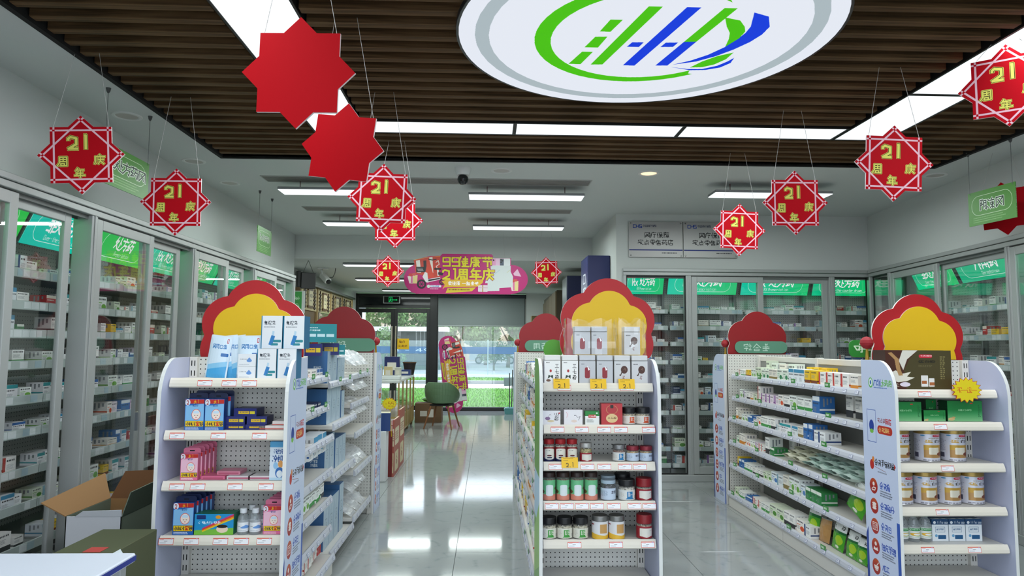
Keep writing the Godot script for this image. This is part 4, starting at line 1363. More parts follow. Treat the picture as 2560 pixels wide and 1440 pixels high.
func print_heroes() -> void:
	var cv := canvas(2048, 1024, "ffffff")
	var at := func(i): return Vector2((i % 8) * 256, (i / 8) * 256)
	var fill := func(i, a, b):
		var o: Vector2 = at.call(i)
		cv.rect(o.x, o.y, 192, 256, a)
		cv.rect(o.x + 192, o.y, 64, 256, b)
	var o: Vector2
	# 0, 1 cooling patch packs, blue and pink
	for i in 2:
		fill.call(i, ["1c63b8", "e8709e"][i], ["163c86", "d8688f"][i])
		o = at.call(i)
		cv.poly([o + Vector2(6, 60), o + Vector2(186, 40), o + Vector2(186, 190), o + Vector2(6, 200)], ["86c0ea", "f6c4d6"][i])
		cv.rect(o.x + 4, o.y + 6, 184, 34, "c8281e")
		cv.disc(o.x + 26, o.y + 30, 26, "e6e9f2")
		cv.text("2", o.x + 16, o.y + 12, 34, "a81e1c", 0.16)
		cv.text("大 1", o.x + 84, o.y + 10, 26, "f4d21c", 0.14)
		cv.text("退热贴", o.x + 70, o.y + 46, 18, "1b3f86", 0.12)
		cv.disc(o.x + 112, o.y + 128, 44, "e8402c")
		cv.disc(o.x + 112, o.y + 128, 40, "fbe9dc")
		cv.rrect(o.x + 84, o.y + 98, 56, 22, 8, "cfe6f6")
		cv.line(o + Vector2(94, 136), o + Vector2(104, 136), 4, "6b4436")
		cv.line(o + Vector2(120, 136), o + Vector2(130, 136), 4, "6b4436")
		cv.disc(o.x + 112, o.y + 152, 5, "d8685c")
		cv.rect(o.x + 8, o.y + 180, 176, 46, "171c34")
		cv.rect(o.x + 10, o.y + 182, 172, 42, "f0c818")
		cv.text("小林冰", o.x + 14, o.y + 188, 30, "17203c", 0.16)
		cv.text("宝", o.x + 112, o.y + 186, 34, "c81e1e", 0.17)
		cv.text("贴", o.x + 150, o.y + 188, 30, "17203c", 0.16)
		cv.small(o.x + 12, o.y + 232, 150, 20, 2, "f4f4f4", i)
	# 2 navy patch pack with a plain round figure, 3 pale blue patch pack
	fill.call(2, "1d5aa6", "17407e")
	o = at.call(2)
	cv.text("退热贴", o.x + 20, o.y + 40, 46, "f4f6fa", 0.15)
	cv.disc(o.x + 86, o.y + 178, 44, "f1f3f5", 52)
	cv.disc(o.x + 86, o.y + 196, 26, "dfe8ee", 30)
	cv.rrect(o.x + 110, o.y + 140, 66, 26, 12, "ec7f9b")
	cv.rrect(o.x + 120, o.y + 176, 60, 22, 10, "e25e5e")
	cv.small(o.x + 16, o.y + 228, 80, 16, 1, "f4f4f4", 9)
	fill.call(3, "e4eff8", "9cc8e8")
	o = at.call(3)
	cv.rect(o.x, o.y, 192, 40, "58b0e0")
	cv.text("退热贴", o.x + 40, o.y + 52, 30, "1f4f96", 0.14)
	cv.text("冷却中", o.x + 26, o.y + 92, 44, "1f4f96", 0.15)
	cv.disc(o.x + 58, o.y + 160, 22, "9ccdf0")
	cv.disc(o.x + 104, o.y + 150, 24, "f0a858")
	cv.disc(o.x + 148, o.y + 160, 20, "f0c060")
	cv.disc(o.x + 96, o.y + 206, 40, "2f6fb8", 36)
	cv.disc(o.x + 96, o.y + 214, 28, "eef6fb", 24)
	cv.rect(o.x, o.y + 238, 192, 18, "c2e0f2")
	# 4 wide rainbow pack
	fill.call(4, "1f95cf", "1d7a5a")
	o = at.call(4)
	cv.poly([o + Vector2(0, 200), o + Vector2(192, 170), o + Vector2(192, 256), o + Vector2(0, 256)], "7cc042")
	for k in 4:
		cv.poly([o + Vector2(40, 220 - k * 12), o + Vector2(192, 60 - k * 16), o + Vector2(192, 44 - k * 16), o + Vector2(40, 208 - k * 12)], ["f2d21e", "f0921e", "e2402c", "c83a8a"][k])
	cv.rrect(o.x + 12, o.y + 16, 44, 50, 6, "16316e")
	cv.text("退热贴", o.x + 22, o.y + 90, 32, "d6ecfa", 0.13)
	cv.disc(o.x + 136, o.y + 186, 28, "f6dcc6", 44)
	cv.disc(o.x + 136, o.y + 152, 26, "241c1a", 20)
	cv.disc(o.x + 116, o.y + 40, 13, "f0a020", 22)
	# 5 white spray pack, 6 small pack with a drop, 7 navy flat pack
	fill.call(5, "eceef0", "1f6f9a")
	o = at.call(5)
	cv.text("鼻腔洗", o.x + 24, o.y + 40, 32, "3a4048", 0.11)
	cv.small(o.x + 26, o.y + 84, 110, 14, 1, "8b9096", 3)
	cv.poly([o + Vector2(96, 150), o + Vector2(128, 158), o + Vector2(104, 232), o + Vector2(70, 222)], "2f7fc0")
	cv.poly([o + Vector2(104, 118), o + Vector2(122, 122), o + Vector2(116, 156), o + Vector2(98, 150)], "bcd8ea")
	cv.rrect(o.x + 112, o.y + 186, 70, 20, 8, "2a8a94")
	cv.rrect(o.x + 96, o.y + 212, 60, 18, 8, "2a8a94")
	cv.rect(o.x, o.y, 10, 256, "1f7fa0")
	fill.call(6, "eef0f3", "d8dde4")
	o = at.call(6)
	cv.poly([o + Vector2(120, 70), o + Vector2(148, 130), o + Vector2(138, 160), o + Vector2(102, 160), o + Vector2(92, 130)], "6a9ad8")
	cv.disc(o.x + 120, o.y + 140, 28, "6a9ad8")
	cv.text("生理口罩", o.x + 18, o.y + 100, 17, "5a6472", 0.11)
	cv.small(o.x + 16, o.y + 210, 120, 20, 2, "9aa2ac", 5)
	fill.call(7, "141f6c", "10184e")
	o = at.call(7)
	cv.rect(o.x + 40, o.y + 90, 90, 90, "e0b81c")
	cv.text("冰宝贴", o.x + 42, o.y + 110, 24, "141f6c", 0.14)
	cv.rect(o.x + 136, o.y + 90, 40, 90, "d8c828")
	# 8 brown protein carton
	fill.call(8, "4a4222", "3c2014")
	o = at.call(8)
	cv.poly([o + Vector2(0, 0), o + Vector2(96, 0), o + Vector2(70, 60), o + Vector2(54, 130), o + Vector2(60, 256), o + Vector2(0, 256)], "4a2416")
	cv.poly([o + Vector2(52, 0), o + Vector2(96, 0), o + Vector2(64, 60), o + Vector2(52, 130), o + Vector2(40, 70)], "e2ddd0")
	cv.poly([o + Vector2(0, 120), o + Vector2(12, 150), o + Vector2(30, 130), o + Vector2(48, 152), o + Vector2(74, 140), o + Vector2(62, 170), o + Vector2(84, 176), o + Vector2(60, 200), o + Vector2(36, 206), o + Vector2(12, 190)], "e8e2d2")
	cv.lines([o + Vector2(16, 20), o + Vector2(34, 60), o + Vector2(38, 120), o + Vector2(44, 160)], 12, "b48a58")
	cv.text("优", o.x + 18, o.y + 214, 20, "e8dcc4", 0.12)
	cv.disc(o.x + 56, o.y + 220, 15, "e6dcea")
	cv.rrect(o.x + 98, o.y + 28, 38, 22, 6, "d0283c")
	cv.text("大店保健", o.x + 101, o.y + 33, 8, "ffffff", 0.12)
	cv.text("蛋白粉", o.x + 96, o.y + 66, 15, "1c1a10", 0.16, 1.0, 0.1)
	cv.small(o.x + 96, o.y + 96, 44, 16, 2, "6a6140", 4)
	for k in 2:
		cv.rrect(o.x + 102 + k * 22, o.y + 162 + k * 18, 20 - k * 4, 72 - k * 18, 3, "e9e6e2")
		cv.rect(o.x + 104 + k * 22, o.y + 196 + k * 10, 14, 20, "b0683a")
	cv.small(o.x + 158, o.y + 40, 12, 150, 12, "8a8050", 6)
	# 9 green carton, 10 white and navy sachet pack
	fill.call(9, "1f8f48", "0e3a22")
	o = at.call(9)
	for y in 256:
		cv.rect(o.x, o.y + y, 192, 1, Color.html("14803a").lerp(Color.html("8cc890"), maxf(0.0, (y - 110) / 146.0)))
	cv.disc(o.x + 22, o.y + 226, 18, "d8b880")
	cv.disc(o.x + 34, o.y + 206, 10, "c8a468")
	cv.text("精分药", o.x + 60, o.y + 104, 22, "a8d8a8", 0.1)
	cv.rrect(o.x + 124, o.y + 26, 16, 14, 3, "c8402c")
	cv.small(o.x + 168, o.y + 50, 10, 150, 12, "0f5a2c", 3)
	fill.call(10, "e8eef3", "cfdde8")
	o = at.call(10)
	cv.rect(o.x, o.y, 256, 64, "12426e")
	cv.disc(o.x + 34, o.y + 40, 16, "e8eef3")
	cv.text("life space", o.x + 60, o.y + 22, 28, "e8eef3", 0.13)
	cv.lines([o + Vector2(40, 92), o + Vector2(150, 92), o + Vector2(150, 150), o + Vector2(40, 150), o + Vector2(40, 92)], 3, "2a5a8a")
	cv.text("益生菌粉", o.x + 52, o.y + 108, 20, "2a5a8a", 0.12)
	cv.disc(o.x + 50, o.y + 190, 16, "6fa8d0")
	cv.rrect(o.x + 70, o.y + 182, 92, 46, 6, "1d5a8a")
	# 11-14 herb powder packs
	fill.call(11, "eeecee", "d9d6d8")
	o = at.call(11)
	cv.disc(o.x + 60, o.y + 140, 26, "8a6a92", 30)
	cv.disc(o.x + 92, o.y + 186, 36, "d9c8a0", 20)
	cv.lines([o + Vector2(66, 110), o + Vector2(84, 60), o + Vector2(96, 84)], 3, "6a5060")
	cv.text("川贝粉", o.x + 128, o.y + 40, 42, "2c2a2c", 0.12, 1.0, 0.14, true)
	cv.rect(o.x + 172, o.y + 30, 14, 30, "c2444a")
	fill.call(12, "f0edef", "d8d2d6")
	o = at.call(12)
	cv.lines([o + Vector2(120, 90), o + Vector2(140, 130), o + Vector2(166, 110), o + Vector2(150, 176)], 4, "55505a")
	cv.lines([o + Vector2(24, 40), o + Vector2(40, 80), o + Vector2(28, 130)], 5, "eab0b8")
	cv.disc(o.x + 104, o.y + 190, 30, "ead6ca", 22)
	cv.disc(o.x + 112, o.y + 96, 7, "3a3a44")
	fill.call(13, "eef0ec", "c9cfc6")
	o = at.call(13)
	cv.rect(o.x, o.y, 256, 90, "1f8a3a")
	cv.rrect(o.x + 44, o.y + 64, 104, 58, 6, "c83a30")
	cv.text("川七粉", o.x + 52, o.y + 78, 28, "ffffff", 0.13)
	cv.disc(o.x + 158, o.y + 36, 13, "e8f0e8")
	cv.small(o.x + 22, o.y + 150, 110, 60, 5, "6a6e6a", 8)
	fill.call(14, "c0343a", "a82a30")
	o = at.call(14)
	cv.disc(o.x + 96, o.y + 74, 52, "c88a58")
	cv.disc(o.x + 96, o.y + 74, 47, "b8343a")
	cv.rrect(o.x + 82, o.y + 18, 28, 40, 4, "2a2018")
	cv.disc(o.x + 96, o.y + 176, 52, "e6c890")
	cv.text("三七粉", o.x + 58, o.y + 160, 24, "6a3a1c", 0.13)
	# 15-17 tins
	fill.call(15, "e6e4e0", "d2d0cc")
	o = at.call(15)
	cv.text("三七粉", o.x + 128, o.y + 76, 42, "23211f", 0.13, 1.0, 0.22, true)
	cv.disc(o.x + 76, o.y + 142, 13, "a82428")
	for k in 5:
		cv.poly([o + Vector2(76, 190), o + Vector2(40 + k * 16, 200 + absf(k - 2) * 6), o + Vector2(52 + k * 13, 176)], "2c3a2e")
	cv.disc(o.x + 50, o.y + 226, 26, "6a4a38", 11)
	cv.rect(o.x, o.y, 192, 44, "dcdad6")
	cv.rect(o.x, o.y + 42, 192, 3, "b4b2ae")
	cv.small(o.x + 22, o.y + 66, 60, 14, 1, "55504c", 7)
	fill.call(16, "bcbdc0", "a4a5a8")
	o = at.call(16)
	cv.rect(o.x, o.y + 54, 192, 3, "97989b")
	cv.small(o.x + 26, o.y + 78, 46, 12, 1, "55555a", 7)
	cv.rrect(o.x + 66, o.y + 110, 60, 96, 16, "8c2530")
	cv.poly([o + Vector2(94, 96), o + Vector2(126, 128), o + Vector2(108, 140)], "f2f2f2")
	cv.text("红花", o.x + 82, o.y + 134, 30, "e8d8d2", 0.11, 1.0, 0.1, true)
	fill.call(17, "c9c8c8", "b0b0b0")
	o = at.call(17)
	cv.rect(o.x, o.y + 54, 192, 3, "a2a2a2")
	cv.small(o.x + 24, o.y + 78, 56, 14, 1, "33312f", 6)
	cv.disc(o.x + 120, o.y + 130, 40, "4a2a20", 34)
	cv.lines([o + Vector2(92, 150), o + Vector2(76, 180), o + Vector2(66, 176)], 10, "3c221a")
	cv.lines([o + Vector2(112, 130), o + Vector2(130, 118), o + Vector2(136, 138)], 4, "8a6a5a")
	cv.text("买芝", o.x + 96, o.y + 182, 34, "6a2a24", 0.1, 0.8, 0.05, true)
	# 18 mask bag, 19 face mask slab
	fill.call(18, "d6e6f2", "c0d8ea")
	o = at.call(18)
	cv.poly([o + Vector2(14, 176), o + Vector2(178, 150), o + Vector2(178, 256), o + Vector2(14, 256)], "4aa6dc")
	cv.poly([o + Vector2(14, 176), o + Vector2(178, 150), o + Vector2(178, 180), o + Vector2(14, 206)], "8cc8ea")
	cv.text("医用口罩", o.x + 34, o.y + 50, 28, "3478b8", 0.13)
	cv.rrect(o.x + 118, o.y + 104, 60, 20, 6, "2a68ac")
	cv.text("ZD", o.x + 134, o.y + 14, 26, "c02c3c", 0.15)
	fill.call(19, "a8bccb", "3f6ea2")
	o = at.call(19)
	for k in 14:
		cv.line(o + Vector2(fmod(k * 53.0, 180), fmod(k * 89.0, 240)), o + Vector2(fmod(k * 53.0, 180) + 20, fmod(k * 89.0, 240) + 40), 14, "b8c9d4")
	cv.lines([o + Vector2(66, 96), o + Vector2(128, 96), o + Vector2(128, 150), o + Vector2(66, 150), o + Vector2(66, 96)], 3, "4d6478")
	cv.text("清口", o.x + 74, o.y + 110, 24, "4d6478", 0.1)
	cv.text("医用罩", o.x + 212, o.y + 120, 22, "d8e4ee", 0.12, 1.0, 0.15, true)
	# 20 protein can (printed all round; the middle faces out)
	fill.call(20, "d9dae6", "d9dae6")
	o = at.call(20)
	cv.rrect(o.x + 94, o.y + 16, 34, 20, 6, "d23c56")
	cv.text("大店保健", o.x + 97, o.y + 21, 7, "ffffff", 0.12)
	cv.disc(o.x + 70, o.y + 24, 6, "4a96c8")
	cv.small(o.x + 84, o.y + 44, 44, 10, 1, "9a9078", 3)
	cv.text("蛋", o.x + 74, o.y + 60, 24, "c8a050", 0.13, 0.8)
	cv.text("白粉", o.x + 96, o.y + 60, 24, "54504e", 0.12, 0.8)
	cv.rect(o.x + 72, o.y + 106, 62, 110, "c49a3c")
	cv.poly([o + Vector2(72, 150), o + Vector2(134, 140), o + Vector2(134, 216), o + Vector2(72, 216)], "b48a52")
	cv.rrect(o.x + 84, o.y + 128, 28, 60, 4, "e9e2cf")
	cv.disc(o.x + 116, o.y + 184, 11, "7a3a1c", 16)
	cv.small(o.x + 40, o.y + 60, 22, 100, 12, "a4a4b4", 7)
	cv.rect(o.x + 44, o.y + 176, 14, 40, "55556a")
	cv.small(o.x + 70, o.y + 232, 66, 14, 1, "8a8896", 6)
	# 21-29 jar labels (printed all round)
	var stripe := func(i, base, strip, sx):
		fill.call(i, base, base)
		var q: Vector2 = at.call(i)
		cv.rect(q.x + sx, q.y + 40, 22, 190, strip)
		cv.poly([q + Vector2(sx - 6, 230), q + Vector2(sx + 28, 230), q + Vector2(sx + 22, 200), q + Vector2(sx, 200)], strip)
		cv.small(q.x + sx + 4, q.y + 60, 12, 110, 6, "f6efe6", i)
		cv.small(q.x + 48, q.y + 60, 34, 120, 8, "c9c2b6", i + 9)
		cv.rect(q.x + 124, q.y + 140, 14, 80, "b9b6b0")
	stripe.call(21, "e2dcd4", "d8582c", 96)
	fill.call(22, "8c1c20", "8c1c20")
	o = at.call(22)
	cv.rect(o.x, o.y + 190, 256, 66, "1a2050")
	cv.rrect(o.x + 66, o.y + 24, 62, 196, 28, "e8e6d8")
	cv.text("人参片", o.x + 76, o.y + 56, 12, "44403a", 0.12)
	cv.disc(o.x + 96, o.y + 150, 13, "5a1c28")
	cv.rect(o.x + 84, o.y + 176, 26, 22, "25254a")
	fill.call(23, "6fc08a", "6fc08a")
	o = at.call(23)
	cv.rect(o.x, o.y + 180, 256, 76, "d98a76")
	cv.rrect(o.x + 80, o.y + 60, 34, 140, 16, "dfe9ea")
	cv.text("菊花茶", o.x + 89, o.y + 78, 15, "4a6a80", 0.11, 1.0, 0.3, true)
	cv.disc(o.x + 138, o.y + 110, 16, "6a4a2a", 20)
	cv.disc(o.x + 58, o.y + 150, 14, "6a4a2a", 24)
	fill.call(24, "c6d4e6", "c6d4e6")
	o = at.call(24)
	cv.small(o.x + 50, o.y + 60, 40, 120, 7, "8a9cb4", 3)
	cv.text("蓝莓", o.x + 104, o.y + 60, 26, "2a2c44", 0.13, 1.0, 0.3, true)
	cv.text("精粉", o.x + 104, o.y + 60, 26, "2a2c44", 0.13, 1.0, 0.3, true)
	stripe.call(25, "dfe0dc", "2a7ab0", 92)
	stripe.call(26, "e0ded0", "3f9a3c", 90)
	fill.call(27, "e2e2e4", "e2e2e4")
	o = at.call(27)
	cv.poly([o + Vector2(0, 200), o + Vector2(60, 170), o + Vector2(110, 205), o + Vector2(192, 168), o + Vector2(192, 256), o + Vector2(0, 256)], "e6b83c")
	cv.rrect(o.x + 92, o.y + 40, 30, 130, 4, "c89a5c")
	cv.text("菊花", o.x + 98, o.y + 62, 18, "f4e8d0", 0.12, 1.0, 0.3, true)
	cv.disc(o.x + 60, o.y + 44, 9, "9a2c38")
	fill.call(28, "e9ebe8", "e9ebe8")
	o = at.call(28)
	cv.rect(o.x + 50, o.y + 20, 92, 60, "2a9048")
	cv.text("护口膏", o.x + 56, o.y + 34, 26, "f2f6f0", 0.14, 0.85)
	cv.disc(o.x + 104, o.y + 160, 40, "58a83c")
	cv.disc(o.x + 96, o.y + 158, 34, "f0b62c")
	cv.disc(o.x + 104, o.y + 160, 24, "f6f6f2")
	cv.small(o.x + 54, o.y + 214, 84, 20, 2, "8aa08a", 4)
	fill.call(29, "9c2430", "9c2430")
	o = at.call(29)
	cv.rrect(o.x + 72, o.y + 40, 54, 170, 8, "e6e2d8")
	cv.poly([o + Vector2(72, 190), o + Vector2(126, 190), o + Vector2(99, 236)], "e6e2d8")
	cv.text("枸杞人", o.x + 80, o.y + 80, 14, "5a2a2a", 0.12)
	# 30 green powder pouch, 31 teal nappy pack
	fill.call(30, "f0f2ee", "e2e6de")
	o = at.call(30)
	cv.rect(o.x, o.y + 84, 192, 172, "4aa22a")
	cv.rect(o.x, o.y + 78, 192, 22, "1f6a34")
	cv.disc(o.x + 130, o.y + 160, 44, "a8cc2c")
	cv.text("七叶乃粉", o.x + 26, o.y + 26, 34, "1f221f", 0.13)
	cv.disc(o.x + 110, o.y + 222, 26, "e8ecd8", 14)
	fill.call(31, "12848c", "dfe6e8")
	o = at.call(31)
	cv.text("护理精品", o.x + 20, o.y + 80, 22, "d8eef0", 0.12)
	cv.rect(o.x + 20, o.y + 140, 46, 40, "bfe0e4")
	cv.rect(o.x + 74, o.y + 140, 46, 40, "bfe0e4")
	cv.rect(o.x + 128, o.y + 140, 46, 40, "bfe0e4")
	cv.small(o.x + 20, o.y + 52, 60, 16, 1, "d8eef0", 4)
	cv.disc(o.x + 224, o.y + 170, 14, "d88a3c", 20)
	hero = printed(cv.tex(), 0.4)

# ================================================================ gondola shelves
const TOPH := 1.385
var white_steel: StandardMaterial3D
var rail_mat: StandardMaterial3D
var tag_mat: StandardMaterial3D
var promo_mat: StandardMaterial3D
var side_tag_mat: StandardMaterial3D
var talker_mat: StandardMaterial3D

func member_panel() -> ImageTexture:
	# the printed end panel: shop name, member rights and their round emblems
	var cv := canvas(384, 1600, "ccd6ee")
	cv.disc(112, 150, 26, "5fb64a", 34)
	cv.disc(112, 148, 18, "e9f2f0", 26)
	cv.disc(112, 148, 9, "2a6ab0", 14)
	cv.text("九洲", 146, 124, 44, "1f57b0", 0.15, 0.9)
	cv.text("大药房", 234, 126, 40, "5fb64a", 0.13, 0.9)
	cv.small(148, 176, 170, 12, 1, "3a6ab8", 5)
	cv.lines([Vector2(56, 330), Vector2(156, 330), Vector2(156, 540), Vector2(56, 540), Vector2(56, 330)], 4, "3a5fb0")
	cv.disc(106, 436, 28, "1f3f9a", 40)
	cv.disc(106, 470, 22, "7cc24a", 14)
	cv.text("定点医", 178, 376, 30, "8a3a44", 0.11, 0.9)
	cv.text("保店", 266, 374, 34, "c02c3a", 0.15, 0.9)
	cv.rrect(174, 424, 166, 54, 24, "c0301f")
	cv.text("会员28优", 190, 436, 28, "f3d884", 0.13, 0.9)
	cv.text("更省 更快", 182, 494, 30, "23262c", 0.12, 0.9)
	cv.disc(96, 690, 24, "c0281e", 32)
	cv.disc(112, 654, 13, "e0802c", 18)
	cv.text("会员专属权益", 128, 648, 38, "20242c", 0.14, 0.92, 0.06)
	cv.line(Vector2(130, 700), Vector2(250, 716), 3, "8a5a5a")
	cv.small(160, 724, 130, 14, 1, "7a7f90", 6)
	cv.poly([Vector2(346, 650), Vector2(364, 668), Vector2(346, 686)], "c0281e")
	var names := ["会员价", "会员积分", "会员日", "慢病管理", "加工", "黄金会员"]
	for i in 6:
		var y := 830.0 + i * 130
		cv.disc(106, y, 46, "a81e14", 50)
		for k in 50:
			cv.rect(106 - sqrt(maxf(0, 1 - pow((k - 50) / 50.0, 2))) * 45, y - 49 + k, sqrt(maxf(0, 1 - pow((k - 50) / 50.0, 2))) * 90, 1, Color.html("c9571f").lerp(Color.html("a81e14"), k / 50.0))
		match i:
			0:
				cv.disc(106, y - 14, 13, "f2e6e0")
				cv.lines([Vector2(84, y + 22), Vector2(104, y + 8), Vector2(128, y + 10), Vector2(118, y + 26), Vector2(86, y + 28)], 7, "f2e6e0")
			1:
				for k in 3: cv.disc(106, y - 16 + k * 15, 24, "f2e6e0" if k != 1 else "f0dcd2", 9)
			2:
				cv.lines([Vector2(80, y - 22), Vector2(132, y - 22), Vector2(132, y + 24), Vector2(80, y + 24), Vector2(80, y - 22)], 5, "f2e6e0")
				cv.text("VIP", 86, y - 6, 24, "f2e6e0", 0.14, 1.0, 0.05)
				cv.line(Vector2(80, y - 12), Vector2(132, y - 12), 4, "f2e6e0")
			3:
				cv.disc(106, y - 16, 13, "f2e6e0")
				cv.poly([Vector2(78, y + 26), Vector2(88, y + 2), Vector2(106, y + 14), Vector2(124, y + 2), Vector2(134, y + 26)], "f2e6e0")
			4:
				cv.poly([Vector2(78, y - 6), Vector2(134, y - 6), Vector2(126, y + 18), Vector2(86, y + 18)], "f2e6e0")
				cv.line(Vector2(110, y - 8), Vector2(132, y - 30), 6, "f2e6e0")
				cv.rect(92, y + 20, 30, 7, "f2e6e0")
			5:
				cv.disc(106, y + 12, 16, "f2e6e0")
				cv.lines([Vector2(94, y - 28), Vector2(106, y - 6), Vector2(118, y - 28)], 9, "f2e6e0")
		cv.text(names[i], 178, y - 40, 42, "2a4fb0", 0.14, 0.86, 0.05)
		cv.small(180, y + 14, 150, 44, 3, "4a5062", i)
	cv.poly([Vector2(0, 1160), Vector2(26, 1110), Vector2(26, 1600), Vector2(0, 1600)], "1c3f9a")
	cv.rect(352, 1010, 32, 590, "2a56b4")
	return cv.tex()

func green_panel() -> ImageTexture:
	var cv := canvas(192, 800, "5f9a34")
	for k in 26:
		cv.line(Vector2(fmod(k * 67.0, 180), k * 31), Vector2(fmod(k * 67.0, 180) + 26, k * 31 + 14), 5, "6fae3c" if k % 2 else "4f8a2c")
	cv.rect(0, 360, 192, 150, "a8c8dc")
	cv.poly([Vector2(0, 560), Vector2(192, 430), Vector2(192, 620), Vector2(0, 700)], "86b84c")
	return cv.tex()

func side_panel(x: float, zb: float, zf: float, outer: Material, s: float, parent: Node3D, org: Vector3) -> void:
	# upright end board with a rounded top front corner; s = +1 when its print looks east
	var p := PackedVector2Array()
	var r := 0.20
	p.append(Vector2(0, 0)); p.append(Vector2(zf - zb, 0)); p.append(Vector2(zf - zb, TOPH - r))
	for k in 9:
		var a := PI / 2 * k / 8
		p.append(Vector2(zf - zb - r * 0.8 + cos(a) * r * 0.8, TOPH - r + sin(a) * r))
	p.append(Vector2(0, TOPH))
	var m := MB.new()
	# polygon x runs towards the camera; its caps look west (+z side) or east
	if s > 0:
		for i in p.size():
			p[i].x = -p[i].x
		p.reverse()
		m.prism(p, -0.002, 0.009, Rect2(0, 0, 1, 1), false, 1)
		m.next()
		m.prism(p, -0.009, -0.002, Rect2(0, 0, 1, 1), false, 2)
		m.next()
		m.prism(p, -0.009, 0.009, Rect2(0, 0, 1, 1), true, 0)
		put("side_panel", m.done(), [outer, mat("bcc2dc", 0.45), mat("e4e5e2", 0.4)], parent, Transform3D(Basis(Vector3(0, 0, -1), Vector3.UP, Vector3(1, 0, 0)), Vector3(x, 0, zb) - org))
	else:
		m.prism(p, -0.002, 0.009, Rect2(0, 0, 1, 1), false, 1)
		m.next()
		m.prism(p, -0.009, -0.002, Rect2(0, 0, 1, 1), false, 2)
		m.next()
		m.prism(p, -0.009, 0.009, Rect2(0, 0, 1, 1), true, 0)
		put("side_panel", m.done(), [outer, mat("bcc2dc", 0.45), mat("e4e5e2", 0.4)], parent, Transform3D(Basis(Vector3(0, 0, 1), Vector3.UP, Vector3(-1, 0, 0)), Vector3(x, 0, zb) - org))

func upright(parent: Node3D, at: Vector3) -> void:
	var u := put("upright", cboxm(Vector3(-0.02, 0, -0.02), Vector3(0.02, TOPH, 0.02), 0.002), white_steel, parent, Transform3D(Basis(), at))
	var m := MB.new()
	for k in 24:
		for s in [-0.008, 0.008]:
			m.box(Vector3(s - 0.0025, 0.12 + k * 0.053, 0.0195), Vector3(s + 0.0025, 0.148 + k * 0.053, 0.0206))
	put("slot", m.done(), mat("1c1c1b", 0.9), u)

func end_shelf(x0: float, x1: float, zb: float, dir: float, depth: float, levels: Array, tags: Array, label: String, outer_w: Material, outer_e: Material) -> Node3D:
	# dir +1: shelves face the camera
	var org := Vector3((x0 + x1) / 2, 0, zb)
	var o := thing("end_shelf", label, "shelf", org, 0.0 if dir > 0 else PI)
	var w := x1 - x0
	pegboard("back_panel", w - 0.04, TOPH - 0.05, o, Transform3D(Basis(), Vector3(0, 0.05, 0.012)))
	if dir < 0:
		pegboard("back_panel", w - 0.04, TOPH - 0.05, o, Transform3D(Basis(Vector3.UP, PI), Vector3(0, 0.05, -0.024)))
	for s in [-1.0, 1.0]:
		upright(o, Vector3(s * (w / 2 - 0.03), 0, 0.02))
	side_panel(-w / 2, 0.0, depth, outer_w if dir > 0 else outer_e, -1.0, o, Vector3.ZERO)
	side_panel(w / 2, 0.0, depth, outer_e if dir > 0 else outer_w, 1.0, o, Vector3.ZERO)
	put("base", cboxm(Vector3(-w / 2 + 0.01, 0.0, 0.02), Vector3(w / 2 - 0.01, 0.13, depth - 0.05), 0.004), white_steel, o)
	for i in levels.size():
		var y: float = levels[i]
		var d := depth - (0.09 if i == 0 else 0.055)
		var sh := put("shelf", cboxm(Vector3(-w / 2 + 0.012, y - 0.03, 0.03), Vector3(w / 2 - 0.012, y, d), 0.004), white_steel, o)
		# curved label rail
		var prof := PackedVector2Array([Vector2(0, 0.004), Vector2(0.006, 0.006), Vector2(0.014, -0.004), Vector2(0.021, -0.02), Vector2(0.023, -0.036), Vector2(0.016, -0.042), Vector2(0, -0.042)])
		put("label_rail", MB.new().prism(prof, -w / 2 + 0.016, w / 2 - 0.016).done(), rail_mat, sh, Transform3D(Basis(Vector3(0, 0, 1), Vector3.UP, Vector3(-1, 0, 0)), Vector3(0, y, d)))
		if i < tags.size():
			for t in tags[i]:
				var promo: bool = t < 0.0
				var cx: float = absf(t) - w / 2
				var slope := Basis(Vector3.RIGHT, deg_to_rad(-14.0))
				if promo:
					put("promo_tag", MB.new().box(Vector3(-0.044, -0.012, 0), Vector3(0.044, 0.042, 0.0015)).done(), promo_mat, sh, Transform3D(slope, Vector3(cx, y - 0.012, d + 0.022)))
				else:
					put("price_tag", MB.new().box(Vector3(-0.036, -0.015, 0), Vector3(0.036, 0.015, 0.0015)).done(), tag_mat, sh, Transform3D(slope, Vector3(cx, y - 0.019, d + 0.0205)))
	return o

